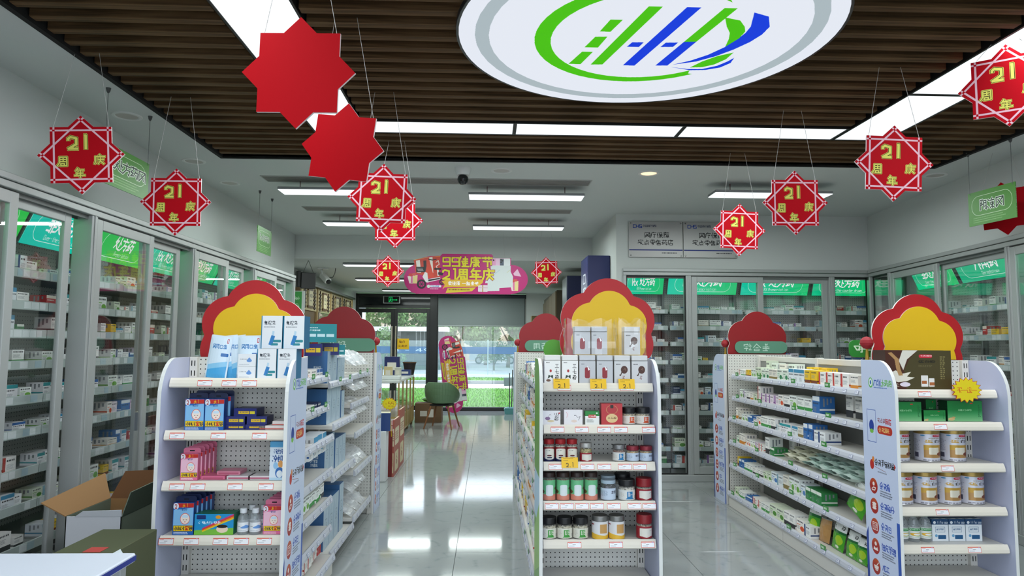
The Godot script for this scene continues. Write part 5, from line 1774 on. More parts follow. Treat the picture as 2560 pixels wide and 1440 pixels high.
func aisle_shelf(x0: float, x1: float, za: float, zb: float, bays: int, west: Array, east: Array, label: String) -> Node3D:
	# double sided run between two end shelves, za nearer than zb
	var cx := (x0 + x1) / 2
	var org := Vector3(cx, 0, (za + zb) / 2)
	var o := thing("aisle_shelf", label, "shelf", org)
	var L := za - zb
	put("spine_panel", MB.new().box(Vector3(-0.012, 0.05, -L / 2), Vector3(0.012, TOPH - 0.06, L / 2)).done(), mat("8c8d89", 0.6), o)
	put("top_bar", cboxm(Vector3(-0.02, TOPH - 0.06, -L / 2), Vector3(0.02, TOPH - 0.015, L / 2), 0.004), white_steel, o)
	for k in bays + 1:
		var z := -L / 2 + 0.03 + (L - 0.06) * k / bays
		put("upright", cboxm(Vector3(-0.028, 0, z - 0.02), Vector3(0.028, TOPH - 0.01, z + 0.02), 0.003), white_steel, o)
	for s in [-1.0, 1.0]:
		var lv: Array = west if s < 0 else east
		for i in lv.size():
			for k in bays:
				var hgt = lv[i]
				var y: float = hgt[k] if hgt is Array else hgt
				if y < 0.0: continue
				var frac := float(i) / maxf(1.0, lv.size() - 1)
				var reach: float = (x1 - x0) / 2 - (0.055 if i < 2 else (0.02 if i < lv.size() - 1 else -0.005))
				var a := -L / 2 + L * k / bays + 0.004
				var b := -L / 2 + L * (k + 1) / bays - 0.004
				var low: float = 0.0 if i == lv.size() - 1 and y < 0.2 else y - 0.025
				var lo := Vector3(0.02, low, a)
				var hi := Vector3(reach, y, b)
				if s < 0:
					lo = Vector3(-reach, low, a)
					hi = Vector3(-0.02, y, b)
				var sh := put("shelf", cboxm(lo, hi, 0.003), white_steel, o)
				var prof := PackedVector2Array([Vector2(0, 0.012), Vector2(0.005, 0.014), Vector2(0.013, 0.002), Vector2(0.018, -0.016), Vector2(0.018, -0.03), Vector2(0, -0.034)])
				# the profile's x points to the aisle
				put("label_rail", MB.new().prism(prof, 0.0, b - a).done(), mat("c6c9d2", 0.3), sh, Transform3D(Basis(Vector3(s, 0, 0), Vector3.UP, Vector3(0, 0, s)), Vector3(s * reach, y, a if s > 0 else b)))
				var z := a + 0.05
				while z < b - 0.06:
					put("price_tag", boxm(Vector3(-0.022, -0.012, 0), Vector3(0.022, 0.012, 0.001)), side_tag_mat, sh, Transform3D(Basis(Vector3(0, 0, -s), Vector3.UP, Vector3(s, 0, 0)) * Basis(Vector3.RIGHT, deg_to_rad(-18.0)), Vector3(s * (reach + 0.0175), y - 0.008, z)))
					z += rng.randf_range(0.10, 0.2)
				for g in [0.10, 0.55]:
					if s < 0 and y > 0.0 or y > 1.0:
						put("green_marker", boxm(Vector3(-0.036, 0, 0), Vector3(0.036, 0.032, 0.002)), talker_mat, sh, Transform3D(Basis(Vector3(0, 0, -s), Vector3.UP, Vector3(s, 0, 0)), Vector3(s * (reach + 0.012), y + 0.0, lerpf(a, b, g + 0.02))))
	return o

func build_gondolas() -> void:
	white_steel = mat("dcd9d2", 0.42)
	rail_mat = mat("e6dfd0", 0.35)
	var tc := canvas(144, 60, "e2654e")
	tc.rect(4, 8, 136, 48, "f3f2f4")
	tc.small(12, 12, 40, 9, 1, "d2584a", 3)
	tc.small(52, 24, 40, 9, 1, "44464c", 4)
	tc.small(12, 38, 70, 12, 2, "a4a6ac", 5)
	tc.rect(116, 2, 14, 10, "c8a0c8")
	tag_mat = printed(tc.tex(), 0.25)
	var pc := canvas(176, 110, "f2c012")
	pc.small(20, 8, 136, 12, 1, "8a6a10", 3)
	pc.text("2.1", 50, 56, 44, "2c2410", 0.15)
	pc.small(20, 30, 60, 10, 1, "8a6a10", 4)
	promo_mat = printed(pc.tex(), 0.4)
	var sc := canvas(88, 48, "dfe1ea")
	sc.lines([Vector2(4, 4), Vector2(84, 4), Vector2(84, 44), Vector2(4, 44), Vector2(4, 4)], 4, "4a5a92")
	sc.small(14, 14, 50, 20, 2, "6a7498", 6)
	side_tag_mat = printed(sc.tex(), 0.3)
	var gc := canvas(144, 64, "3f8f3f")
	gc.text("医保药品", 18, 18, 26, "eef6ea", 0.14, 1.0, 0.04)
	talker_mat = printed(gc.tex(), 0.4)
	var member := printed(member_panel(), 0.35)
	var gp := printed(green_panel(), 0.4)
	# by the west side
	end_shelf(-1.60, -0.985, -3.85, 1.0, 0.35, [1.28, 1.025, 0.78, 0.52, 0.26], [[0.19, 0.31, 0.41], [0.08, 0.28, 0.48], [0.09, 0.19, 0.37, 0.52], [0.05, 0.17, 0.31, 0.41, 0.52], [0.2, 0.42]], "end shelf of the west gondola with mask bags and cooling patches, blue printed side board", mat("bcc2dc", 0.45), member)
	aisle_shelf(-1.60, -0.985, -3.87, -6.16, 3, [1.2, 1.0, 0.8, 0.6, 0.4, 0.14], [[1.22, 1.20, 1.25], [1.0, -1, 1.06], [0.78, 0.93, 0.87], [0.5, -1, 0.66], [0.16, 0.60, 0.48], [-1, 0.12, 0.30], [-1, -1, 0.12]], "white double sided gondola shelf along the west aisle, stocked with masks")
	end_shelf(-1.60, -0.985, -6.215, -1.0, 0.33, [1.2, 0.9, 0.6, 0.3], [], "far end shelf of the west gondola, beside the white sign stand", mat("bcc2dc", 0.45), member)
	# in the middle
	end_shelf(0.285, 0.915, -4.12, 1.0, 0.38, [1.25, 1.03, 0.835, 0.63, 0.43, 0.2], [[0.13, -0.115, 0.31, -0.315, 0.47, -0.47], [0.09, 0.22, 0.34, 0.43, 0.58], [0.08, -0.155, 0.25, 0.34, 0.45, 0.53], [0.06, 0.14, 0.22, 0.30, 0.39, 0.50, 0.58], [0.18, 0.40, 0.57], [0.2, 0.45]], "end shelf of the middle gondola with silver tins and herb jars, green side board", gp, mat("bcc2dc", 0.45))
	aisle_shelf(0.285, 0.915, -4.14, -7.2, 3, [[1.19, 1.19, 1.19], [0.98, 0.98, 0.98], 0.78, 0.58, 0.38, 0.14], [1.19, 0.98, 0.78, 0.58, 0.38, 0.14], "white double sided gondola shelf in the middle, behind the silver tins")
	end_shelf(0.285, 0.915, -7.255, -1.0, 0.3, [1.2, 0.9, 0.6, 0.3], [], "far end shelf of the middle gondola, near the street front", mat("bcc2dc", 0.45), mat("bcc2dc", 0.45))
	# by the east side
	end_shelf(2.23, 2.86, -4.12, 1.0, 0.34, [1.22, 1.045, 0.82, 0.585, 0.385, 0.2], [[0.20], [0.26], [0.29], [0.25], [0.16, 0.42], [0.3]], "end shelf of the east gondola with protein powder cans, blue printed side board", member, mat("bcc2dc", 0.45))
	aisle_shelf(2.23, 2.86, -4.14, -6.5, 2, [1.19, 0.99, 0.80, 0.59, 0.38, 0.13], [1.19, 0.99, 0.80, 0.59, 0.38, 0.13], "white double sided gondola shelf on the east, packed with medicine cartons")
	end_shelf(2.23, 2.86, -6.555, -1.0, 0.34, [1.2, 0.9, 0.6, 0.3], [], "far end shelf of the east gondola, before the rear glass cabinet", member, mat("bcc2dc", 0.45))
	cloud_signs()

# ---------------------------------------------------------------- cloud shaped boards
func cloud(k: float) -> PackedVector2Array:
	var lobes := [[0.0, 0.075, 0.165], [-0.135, 0.0, 0.15], [0.135, -0.015, 0.148], [-0.14, -0.145, 0.15], [0.135, -0.16, 0.14], [0.0, -0.12, 0.15]]
	var p := PackedVector2Array()
	var c := Vector2(0, -0.05)
	for i in 120:
		var d := Vector2(cos(TAU * i / 120), sin(TAU * i / 120))
		var far := 0.0
		for l in lobes:
			var q := Vector2(l[0], l[1]) - c
			var b := q.dot(d)
			q *= 1.0 + k
			b *= 1.0 + k
			var rr: float = l[2] * (1.0 + k)
			var disc := b * b - q.length_squared() + rr * rr
			if disc > 0.0: far = maxf(far, b + sqrt(disc))
		p.append(c + d * far)
	return p

func cut_below(p: PackedVector2Array, y: float) -> PackedVector2Array:
	var q := PackedVector2Array()
	for v in p:
		q.append(Vector2(v.x, maxf(v.y, y)))
	var r := PackedVector2Array([q[0]])
	for i in range(1, q.size()):
		if q[i].distance_to(r[r.size() - 1]) > 1e-4 and q[i].distance_to(r[0]) > 1e-4: r.append(q[i])
	return r

func cloud_signs() -> void:
	var edge := mat("e9e4df", 0.6)
	var red := mat("b3141c", 0.45)
	var yellow := mat("e8bc10", 0.45)
	for s in [[-1.29, 1.57, -3.92, "red cloud board with a yellow cloud on it, over the white spray packs"], [0.72, 1.625, -4.20, "red cloud board with a yellow cloud on it, over the silver tins"], [2.62, 1.545, -4.20, "red cloud board with a yellow cloud on it, over the brown protein carton"]]:
		var o := thing("cloud_board", s[3], "cloud board", Vector3(s[0], TOPH, s[2]), 0.0, "cloud boards over the gondola ends")
		var rise: float = s[1] - TOPH
		var outer := cut_below(cloud(0.0), -rise)
		var m := MB.new().prism(outer, -0.006, 0.006, Rect2(0, 0, 1, 1), false, 3)
		m.next()
		m.prism(outer, -0.006, 0.006, Rect2(0, 0, 1, 1), true, 0)
		put("red_cloud", m.done(), [red, edge], o, Transform3D(Basis(), Vector3(0, rise, 0)))
		var inner := cut_below(cloud(-0.2), -rise + 0.02)
		m = MB.new().prism(inner, 0.0, 0.008, Rect2(0, 0, 1, 1), false, 3)
		m.next()
		m.prism(inner, 0.0, 0.008, Rect2(0, 0, 1, 1), true, 0)
		put("yellow_cloud", m.done(), [yellow, edge], o, Transform3D(Basis(), Vector3(0.008, rise - 0.018, 0.0065)))
	var gb := thing("green_board", "round green board peeping out under the red cloud by the silver tins", "board", Vector3(0.395, TOPH, -4.24))
	put("green_disc", MB.new().prism(cut_below(PackedVector2Array(rounded(-0.06, -0.01, 0.06, 0.11, 0.0595)), 0.0), -0.005, 0.005).done(), mat("58a832", 0.45), gb)
	# far ends: the boards are seen from the back, with a see-through green name plate
	var names := [["儿科", -1.27, -6.22, "dark red back of the cloud board over the far west shelf, green name plate"], ["用药", 0.60, -7.26, "dark red back of the cloud board over the far middle shelf, green name plate"], ["综合类", 2.545, -6.56, "dark red back of the cloud board before the rear cabinet, green name plate"]]
	for n in names:
		var o := thing("cloud_board", n[3], "cloud board", Vector3(n[1], TOPH, n[2]), 0.0, "cloud boards over the gondola ends")
		var outer := cut_below(cloud(-0.02), -0.17)
		var m := MB.new().prism(outer, -0.006, 0.006, Rect2(0, 0, 1, 1), false, 3)
		m.next()
		m.prism(outer, -0.006, 0.006, Rect2(0, 0, 1, 1), true, 0)
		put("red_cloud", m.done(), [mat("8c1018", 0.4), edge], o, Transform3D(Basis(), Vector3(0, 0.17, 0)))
		var cv := canvas(512, 128, "5f9078")
		cv.text(n[0], 90, 30, 70, "b8d2c4", 0.11, 1.0, 0.3, false, true)
		var plate := printed(cv.tex(), 0.2)
		var pm := MB.new().prism(rounded(-0.25, 0.01, 0.25, 0.125, 0.057), 0.0, 0.006)
		put("name_plate", pm.done(), plate, o, Transform3D(Basis(), Vector3(0.03, 0, 0.012)))
	# small red ball ornaments on the corners
	for q in [[-1.0, -6.3, "red ball ornament on a gold stick at the far corner of the west gondola"], [2.26, -6.62, "red ball ornament at the far corner of the east gondola"], [2.25, -4.1, "red ball ornament behind the printed side board of the east end shelf"], [0.31, -7.3, "red ball ornament at the far corner of the middle gondola"]]:
		var ball := thing("ball_ornament", q[2], "ornament", Vector3(q[0], TOPH, q[1]), 0.0, "red ball ornaments")
		put("stick", MB.new().tube(Vector3.ZERO, Vector3(0, 0.07, 0), 0.012, 8, 0.006).done(), mat("b8963c", 0.35, 0.5), ball)
		put("ball", MB.new().lathe([Vector2(0, 0.062), Vector2(0.02, 0.068), Vector2(0.034, 0.085), Vector2(0.038, 0.1), Vector2(0.034, 0.117), Vector2(0.02, 0.132), Vector2(0, 0.138)], 18).done(), mat("9a1420", 0.6), ball)
	# green shelf sign seen beside the east cloud
	var rc := canvas(256, 128, "2f8a34")
	rc.text("呼吸系", 30, 30, 66, "d8f0d0", 0.12)
	var rs := thing("shelf_sign", "rounded green shelf sign with white writing beside the east red cloud", "sign", Vector3(2.37, TOPH, -4.27))
	put("plate", MB.new().prism(rounded(-0.14, 0.012, 0.14, 0.118, 0.035), -0.003, 0.003).done(), printed(rc.tex(), 0.4), rs)
	put("foot", boxm(Vector3(-0.03, 0, -0.012), Vector3(0.03, 0.013, 0.012)), mat("d0d4cf", 0.5), rs)

# ================================================================ hanging stars, banner, signs
func star_shape(R: float) -> PackedVector2Array:
	var p := PackedVector2Array()
	for i in 16:
		var r := R if i % 2 == 0 else R * 0.7654
		p.append(Vector2(cos(PI / 2 + TAU * i / 16), sin(PI / 2 + TAU * i / 16)) * r)
	return p

func star_print() -> ImageTexture:
	var cv := canvas(768, 768, "b0101c")
	var pale := "e3b9c4"
	var a := 384.0 * 0.7071
	var ins := a * 0.88
	for q in 2:
		var ang := q * PI / 4
		for k in 4:
			var d := Vector2(cos(ang + k * PI / 2), sin(ang + k * PI / 2))
			var e := Vector2(-d.y, d.x)
			cv.line(Vector2(384, 384) + d * ins - e * a, Vector2(384, 384) + d * ins + e * a, 17, pale)
		for k in 4:
			var d := Vector2(cos(ang + k * PI / 2), sin(ang + k * PI / 2))
			var e := Vector2(-d.y, d.x)
			var c := Vector2(384, 384) + d * ins + e * ins
			cv.line(c - d * 6, c + d * 6, 17, "b0101c")
	var ink := "1a1608"
	var gold := "d8d468"
	for pass_ in [[0.34, gold], [0.28, ink], [0.2, gold]]:
		cv.text("2", 264, 196, 128, pass_[1], pass_[0] * 0.9, 1.25)
		cv.text("1", 408, 196, 128, pass_[1], pass_[0] * 0.95, 0.45)
	for pass_ in [[0.30, gold], [0.21, ink], [0.135, gold]]:
		cv.text("周", 174, 396, 92, pass_[1], pass_[0])
		cv.text("庆", 500, 384, 92, pass_[1], pass_[0])
		cv.text("年", 322, 512, 92, pass_[1], pass_[0])
	return cv.tex()

func build_stars() -> void:
	var face := printed(star_print(), 0.6)
	face.metallic_specular = 0.15
	var back := mat("a80e18", 0.6).duplicate() as StandardMaterial3D
	back.metallic_specular = 0.15
	var edge := mat("e8d6d6", 0.6)
	var sh := star_shape(0.2)
	var m := MB.new().prism(sh, 0.0, 0.005, Rect2(0, 0, 1, 1), false, 1)
	m.next()
	m.prism(sh, -0.005, 0.0, Rect2(0, 0, 1, 1), false, 2)
	m.next()
	m.prism(sh, -0.005, 0.005, Rect2(0, 0, 1, 1), true, 0)
	var board := m.done()
	var thread := mat("b9b6b2", 0.6)
	# x, y, z, turn about y, roll, label
	var all := [[-2.035, 2.392, -3.50, 8, 4, "printed red 21 anniversary star over the west cabinet, tilted, before the green hanging sign"],
		[-1.842, 2.286, -4.13, 4, 1, "printed red 21 anniversary star over the second and third west cabinet doors"],
		[-0.667, 2.400, -2.395, 176, 1, "large plain red back of a hanging star, cut off at the top of the view"],
		[-0.653, 2.328, -3.07, 165, 8, "plain red back of a hanging star, tilted, under the larger red star back"],
		[-0.616, 2.297, -3.99, -4, -2.5, "printed red 21 anniversary star half behind the tilted plain red star"],
		[-0.670, 2.339, -4.97, 3, 1, "printed red 21 anniversary star mostly hidden behind another printed star"],
		[-1.235, 2.353, -8.60, 0, 0, "small printed red 21 anniversary star beside the scooter end of the pink banner"],
		[2.09, 2.408, -3.49, -4, -3, "printed red 21 anniversary star right under the corner of the ceiling light ring"],
		[1.876, 2.340, -4.18, -2, 0, "printed red 21 anniversary star before the lone strip lamp on the east"],
		[1.880, 2.332, -5.15, 0, -2, "printed red 21 anniversary star half before the second silver plaque"],
		[0.737, 2.385, -8.87, 0, 2, "small printed red 21 anniversary star beside the white end of the pink banner"],
		[2.46, 2.705, -3.16, -38, 0, "printed red 21 anniversary star cut off by the east edge of the view"],
		[3.82, 2.490, -5.0, 140, -4, "dark red back of a star before the green sign on the east side"]]
	for s in all:
		var o := Node3D.new()
		o.name = numbered("hanging_star")
		add_child(o)
		o.position = Vector3(s[0], s[1], s[2])
		o.rotation = Vector3(0, deg_to_rad(s[3]), 0)
		tag(o, s[5], "hanging star", "hanging anniversary stars")
		var roll := Basis(Vector3.BACK, deg_to_rad(s[4]))
		put("star_board", board, [face, back, edge], o, Transform3D(roll, Vector3.ZERO))
		var top: float = (CEIL if s[2] > -9.4 else 2.6) - s[1]
		for k in [-1.0, 1.0]:
			var p := roll * Vector3(k * 0.13, 0.132, 0)
			put("thread", MB.new().tube(p, Vector3(k * 0.055, top, 0), 0.0011, 5).done(), thread, o)
	# the pink banner, and the same print standing on the floor by the window
	var bt := printed(banner_print(), 0.45)
	var outline := banner_shape()
	var bm := MB.new().prism(outline, 0.0, 0.006, Rect2(0, 0, 1, 1), false, 1)
	bm.next()
	bm.prism(outline, -0.006, 0.0, Rect2(0, 0, 1, 1), false, 2)
	bm.next()
	bm.prism(outline, -0.006, 0.006, Rect2(0, 0, 1, 1), true, 0)
	var bmesh := bm.done()
	var b := thing("hanging_banner", "long pink festival banner with yellow writing and a scooter, hung under the beam", "banner", Vector3(-0.29, 2.365, -9.02))
	put("banner_board", bmesh, [bt, mat("d8d4d4", 0.6), mat("e8e0e0", 0.6)], b)
	for k in [-0.5, 0.5]:
		put("thread", MB.new().tube(Vector3(k, 0.2, 0), Vector3(k * 0.95, CEIL - 2.365, 0), 0.0012, 5).done(), thread, b)
	var fb := thing("standing_banner", "pink festival banner board leaning upright against the shop window", "banner", Vector3(-0.70, 0.0, -14.62))
	put("banner_board", bmesh, [bt, mat("d8d4d4", 0.6), mat("e8e0e0", 0.6)], fb, Transform3D(Basis(Vector3.RIGHT, deg_to_rad(-7.0)) * Basis(Vector3.BACK, deg_to_rad(-83.0)), Vector3(0.0, 0.86, 0.0)))

func banner_shape() -> PackedVector2Array:
	# 1.6 wide; a long pill with the title block and the goods standing out above it
	var p := PackedVector2Array()
	for q in [[-0.60, -0.255], [0.58, -0.255]]: p.append(Vector2(q[0], q[1]))
	for k in 11:
		var a := -PI / 2 + PI * k / 10
		p.append(Vector2(0.58 + cos(a) * 0.22, -0.06 + sin(a) * 0.19))
	for q in [[0.58, 0.135], [0.58, 0.215], [0.345, 0.215], [0.345, 0.245], [0.325, 0.265], [-0.31, 0.265], [-0.335, 0.24], [-0.47, 0.235], [-0.68, 0.18], [-0.665, 0.12]]: p.append(Vector2(q[0], q[1]))
	for k in 9:
		var a := PI * 0.62 + PI * 0.82 * k / 8
		p.append(Vector2(-0.60 + cos(a) * 0.20, -0.065 + sin(a) * 0.195))
	return p

func banner_print() -> ImageTexture:
	var cv := canvas(1280, 416, "b8146e")
	# printed red gift boxes behind the scooter
	cv.poly([Vector2(96, 68), Vector2(350, 24), Vector2(370, 24), Vector2(370, 260), Vector2(120, 210)], "c9402e")
	cv.poly([Vector2(120, 74), Vector2(160, 66), Vector2(176, 200), Vector2(136, 200)], "e8e0d8")
	cv.poly([Vector2(256, 40), Vector2(290, 36), Vector2(300, 200), Vector2(280, 200)], "e8e0d8")
	cv.poly([Vector2(230, 60), Vector2(252, 44), Vector2(312, 250), Vector2(230, 258)], "d8442e")
	cv.lines([Vector2(96, 68), Vector2(230, 40), Vector2(370, 24)], 5, "e0a03c")
	cv.lines([Vector2(326, 90), Vector2(350, 70), Vector2(360, 110), Vector2(330, 130), Vector2(340, 150)], 8, "ead8d0")
	# plain gift packs
	for g in [[36, 236, 104, 310, 60], [1092, 288, 90, 378, 50]]:
		cv.poly([Vector2(g[0], g[1]), Vector2(g[0] + g[2], g[1] - 14), Vector2(g[0] + g[2] - 4, g[3]), Vector2(g[0] + 20, g[3])], "ead9cf")
		cv.rect(g[0] + g[2] * 0.35, g[1] - 6, 18, g[3] - g[1], "d86a9a")
		cv.poly([Vector2(g[0] + g[2] * 0.55, g[1]), Vector2(g[0] + g[2], g[1] - 14), Vector2(g[0] + g[2] - 4, g[3]), Vector2(g[0] + g[2] * 0.55, g[3])], "e2cf8a")
		cv.disc(g[0] + g[2] * 0.35, g[1] - 14, 26, "c83a34", 16)
		cv.disc(g[0] + g[2] * 0.65, g[1] - 20, 22, "d0504a", 14)
	# scooter
	cv.lines([Vector2(250, 60), Vector2(290, 66), Vector2(330, 58)], 9, "1c1a20")
	cv.poly([Vector2(196, 74), Vector2(226, 70), Vector2(230, 130), Vector2(214, 220), Vector2(200, 130)], "26242a")
	cv.rect(124, 138, 90, 56, "1f1d22")
	for k in 3: cv.rect(132 + k * 4, 150 + k * 13, 60, 4, "c8c4c8")
	cv.poly([Vector2(214, 190), Vector2(240, 200), Vector2(252, 300), Vector2(226, 296), Vector2(190, 240)], "e6e2e2")
	cv.poly([Vector2(248, 264), Vector2(372, 240), Vector2(372, 268), Vector2(250, 296)], "e6e2e2")
	cv.poly([Vector2(250, 268), Vector2(370, 250), Vector2(370, 262), Vector2(252, 286)], "1c1a1e")
	cv.rrect(310, 148, 74, 18, 8, "1c1a1e")
	cv.poly([Vector2(338, 166), Vector2(356, 166), Vector2(360, 230), Vector2(344, 230)], "e6e2e2")
	cv.poly([Vector2(352, 190), Vector2(404, 196), Vector2(396, 226), Vector2(350, 216)], "26242a")
	for w in [[182, 316, 48], [392, 292, 30]]:
		cv.disc(w[0], w[1], w[2], "141316")
		cv.disc(w[0], w[1], w[2] * 0.62, "b8146e")
		for k in 6:
			var d: Vector2 = Vector2(cos(TAU * k / 6), sin(TAU * k / 6)) * float(w[2]) * 0.62
			cv.line(Vector2(w[0], w[1]), Vector2(w[0], w[1]) + d, 5, "141316")
		cv.disc(w[0], w[1], w[2] * 0.2, "2a282c")
	# phones and clothes on the far end
	cv.rrect(905, 42, 190, 76, 8, "dcdfe0")
	cv.rect(908, 46, 36, 70, "e29ac2")
	cv.rect(944, 46, 44, 70, "e6bcd6")
	cv.rect(988, 46, 40, 70, "4a5468")
	for q in [[922, 62], [1000, 56], [1014, 66], [1000, 82], [998, 146], [1016, 160], [1000, 176]]: cv.disc(q[0], q[1], 9, "141519")
	cv.poly([Vector2(890, 118), Vector2(1100, 118), Vector2(1100, 180), Vector2(1125, 230), Vector2(1120, 340), Vector2(984, 350), Vector2(984, 380), Vector2(860, 384), Vector2(862, 300), Vector2(836, 300), Vector2(846, 260), Vector2(900, 230)], "cfd5d4")
	cv.lines([Vector2(930, 210), Vector2(990, 160)], 4, "9cc0c4")
	cv.lines([Vector2(1060, 190), Vector2(1096, 160)], 4, "c2c08a")
	cv.poly([Vector2(1126, 200), Vector2(1170, 150), Vector2(1210, 230), Vector2(1140, 220)], "e2b4cc")
	cv.rrect(764, 320, 100, 70, 8, "dccdd2")
	cv.rect(806, 320, 12, 70, "b8965a")
	cv.rect(766, 346, 98, 6, "c9a8b0")
	# writing
	for pass_ in [[0.28, "8c0f55"], [0.17, "ddd020"]]:
		cv.text("99", 392, 30, 96, pass_[1], pass_[0], 1.5, 0.16)
		cv.text("健康节", 560, 30, 100, pass_[1], pass_[0], 1.05, 0.16)
		cv.text("21", 392, 156, 104, pass_[1], pass_[0], 1.4, 0.1)
		cv.text("周年庆", 545, 150, 112, pass_[1], pass_[0], 1.05, 0.14)
	cv.disc(442, 60, 18, "c04a86")
	cv.disc(528, 60, 18, "c04a86")
	cv.poly([Vector2(386, 284), Vector2(440, 268), Vector2(820, 262), Vector2(810, 300), Vector2(760, 336), Vector2(420, 348), Vector2(396, 368), Vector2(420, 320)], "dfae2a")
	cv.text("爱健康 一起来吧", 454, 284, 38, "f4ecec", 0.15, 1.0, 0.14)
	cv.poly([Vector2(450, 356), Vector2(740, 346), Vector2(700, 386), Vector2(430, 406)], "d6bd2c")
	cv.small(462, 362, 240, 26, 1, "8a5a20", 3)
	cv.disc(254, 338, 17, "cfe6d2")
	cv.rrect(272, 326, 112, 22, 6, "dfe6ee")
	cv.text("九洲大药房", 278, 330, 15, "2a62b4", 0.12)
	cv.small(270, 360, 112, 14, 1, "f0dcea", 8)
	return cv.tex()

func hung_sign(called_label: String, zh: String, T: Transform3D, w: float, h: float, drop: float) -> void:
	var cv := canvas(512, 288, "4c8c34")
	cv.rrect(36, 40, 440, 168, 78, "cfe2c0")
	cv.rrect(40, 44, 432, 160, 74, "4c8c34")
	var n := float(zh.length())
	var size := 84.0 if n <= 5 else 66.0
	var total := 0.0
	for ch in zh: total += size * (1.04 if ch.unicode_at(0) > 255 else 0.59)
	cv.text(zh, 256 - total / 2, 82, size, "e8f2e2", 0.24, 1.0, 0.04)
	cv.text(zh, 256 - total / 2, 82, size, "1d3b22", 0.12, 1.0, 0.04)
	for k in 3: cv.small(50, 222 + k * 18, 410, 12, 1, "8cb878", k)
	var o := Node3D.new()
	o.name = numbered("hanging_sign")
	add_child(o)
	o.transform = T
	tag(o, called_label, "sign", "green hanging signs")
	put("board", MB.new().box(Vector3(-w / 2, 0, -0.003), Vector3(w / 2, h, 0.003)).done(), printed(cv.tex(), 0.4), o)
	for s in [-1.0, 1.0]:
		put("wire", MB.new().tube(Vector3(s * (w / 2 - 0.02), h - 0.015, 0.004), Vector3(s * (w / 2 - 0.02), drop, 0.004), 0.002, 5).done(), mat("6a6e6c", 0.5), o)
		put("hook", MB.new().lathe([Vector2(0, 0), Vector2(0.014, 0), Vector2(0.01, -0.02), Vector2(0.004, -0.03), Vector2(0, -0.03)], 10, Vector3(s * (w / 2 - 0.02), drop, 0.004)).done(), mat("4a4c4b", 0.5), o)

func build_hung_signs() -> void:
	var east := Basis(Vector3.UP, PI / 2)
	hung_sign("green hanging sign with five characters over the west cabinet, behind the near star", "非处方药区", Transform3D(east, Vector3(-2.2, 2.37, -4.25)), 0.54, 0.24, CEIL - 2.37)
	hung_sign("small green hanging sign with Rx writing farther along the west cabinet", "Rx处方药区", Transform3D(east, Vector3(-2.2, 2.335, -6.88)), 0.42, 0.25, CEIL - 2.335)
	hung_sign("green hanging sign by the east wall, half behind a dark red star", "阴凉区", Transform3D(Basis(Vector3.UP, -PI / 2 + 0.1), Vector3(3.62, 2.36, -4.86)), 0.42, 0.25, CEIL - 2.36)
	# silver plaques
	var brushed := StandardMaterial3D.new()
	for i in 2:
		var cv := canvas(640, 432, "a9a8a6")
		cv.text("CHS", 46, 34, 40, "1c3f94", 0.2, 1.5, 0.1)
		cv.text("中国医疗保障", 164, 36, 28, "1f2a4a", 0.1, 0.95, 0.03)
		cv.text("医疗保障", 182, 128, 66, "17171a", 0.11, 1.0, 0.16)
		cv.text("定点零售药店", 104, 222, 62, "17171a", 0.11, 1.0, 0.16)
		cv.rect(0, 340, 640, 14, "1f2c6a")
		cv.small(392, 376, 226, 24, 1, "2a2a30", 4 + i)
		var m := printed(cv.tex(), 0.42)
		m.metallic = 0.45
		var o := thing("silver_plaque", ["brushed silver plaque with black writing beside the dark blue display box", "brushed silver plaque with black writing, half behind a red star"][i], "plaque", Vector3(1.847 + i * 0.61, 2.435, -7.645), 0.0, "silver plaques on the rear wall")
		put("plate", cboxm(Vector3(-0.302, 0, 0.004), Vector3(0.302, 0.40, 0.022), 0.003), mat("b8b7b4", 0.3, 0.8), o)
		put("engraved_face", MB.new().box(Vector3(-0.298, 0.004, 0.022), Vector3(0.298, 0.396, 0.0228)).done(), m, o)
		for k in [[-0.28, 0.02], [0.28, 0.02], [-0.28, 0.38], [0.28, 0.38]]:
			put("stud", MB.new().lathe([Vector2(0.008, 0), Vector2(0.008, 0.004), Vector2(0.005, 0.007), Vector2(0, 0.0075)], 12).done(), mat("8e8d8a", 0.25, 0.9), o, Transform3D(Basis(Vector3.RIGHT, PI / 2), Vector3(k[0], k[1], 0.0225)))

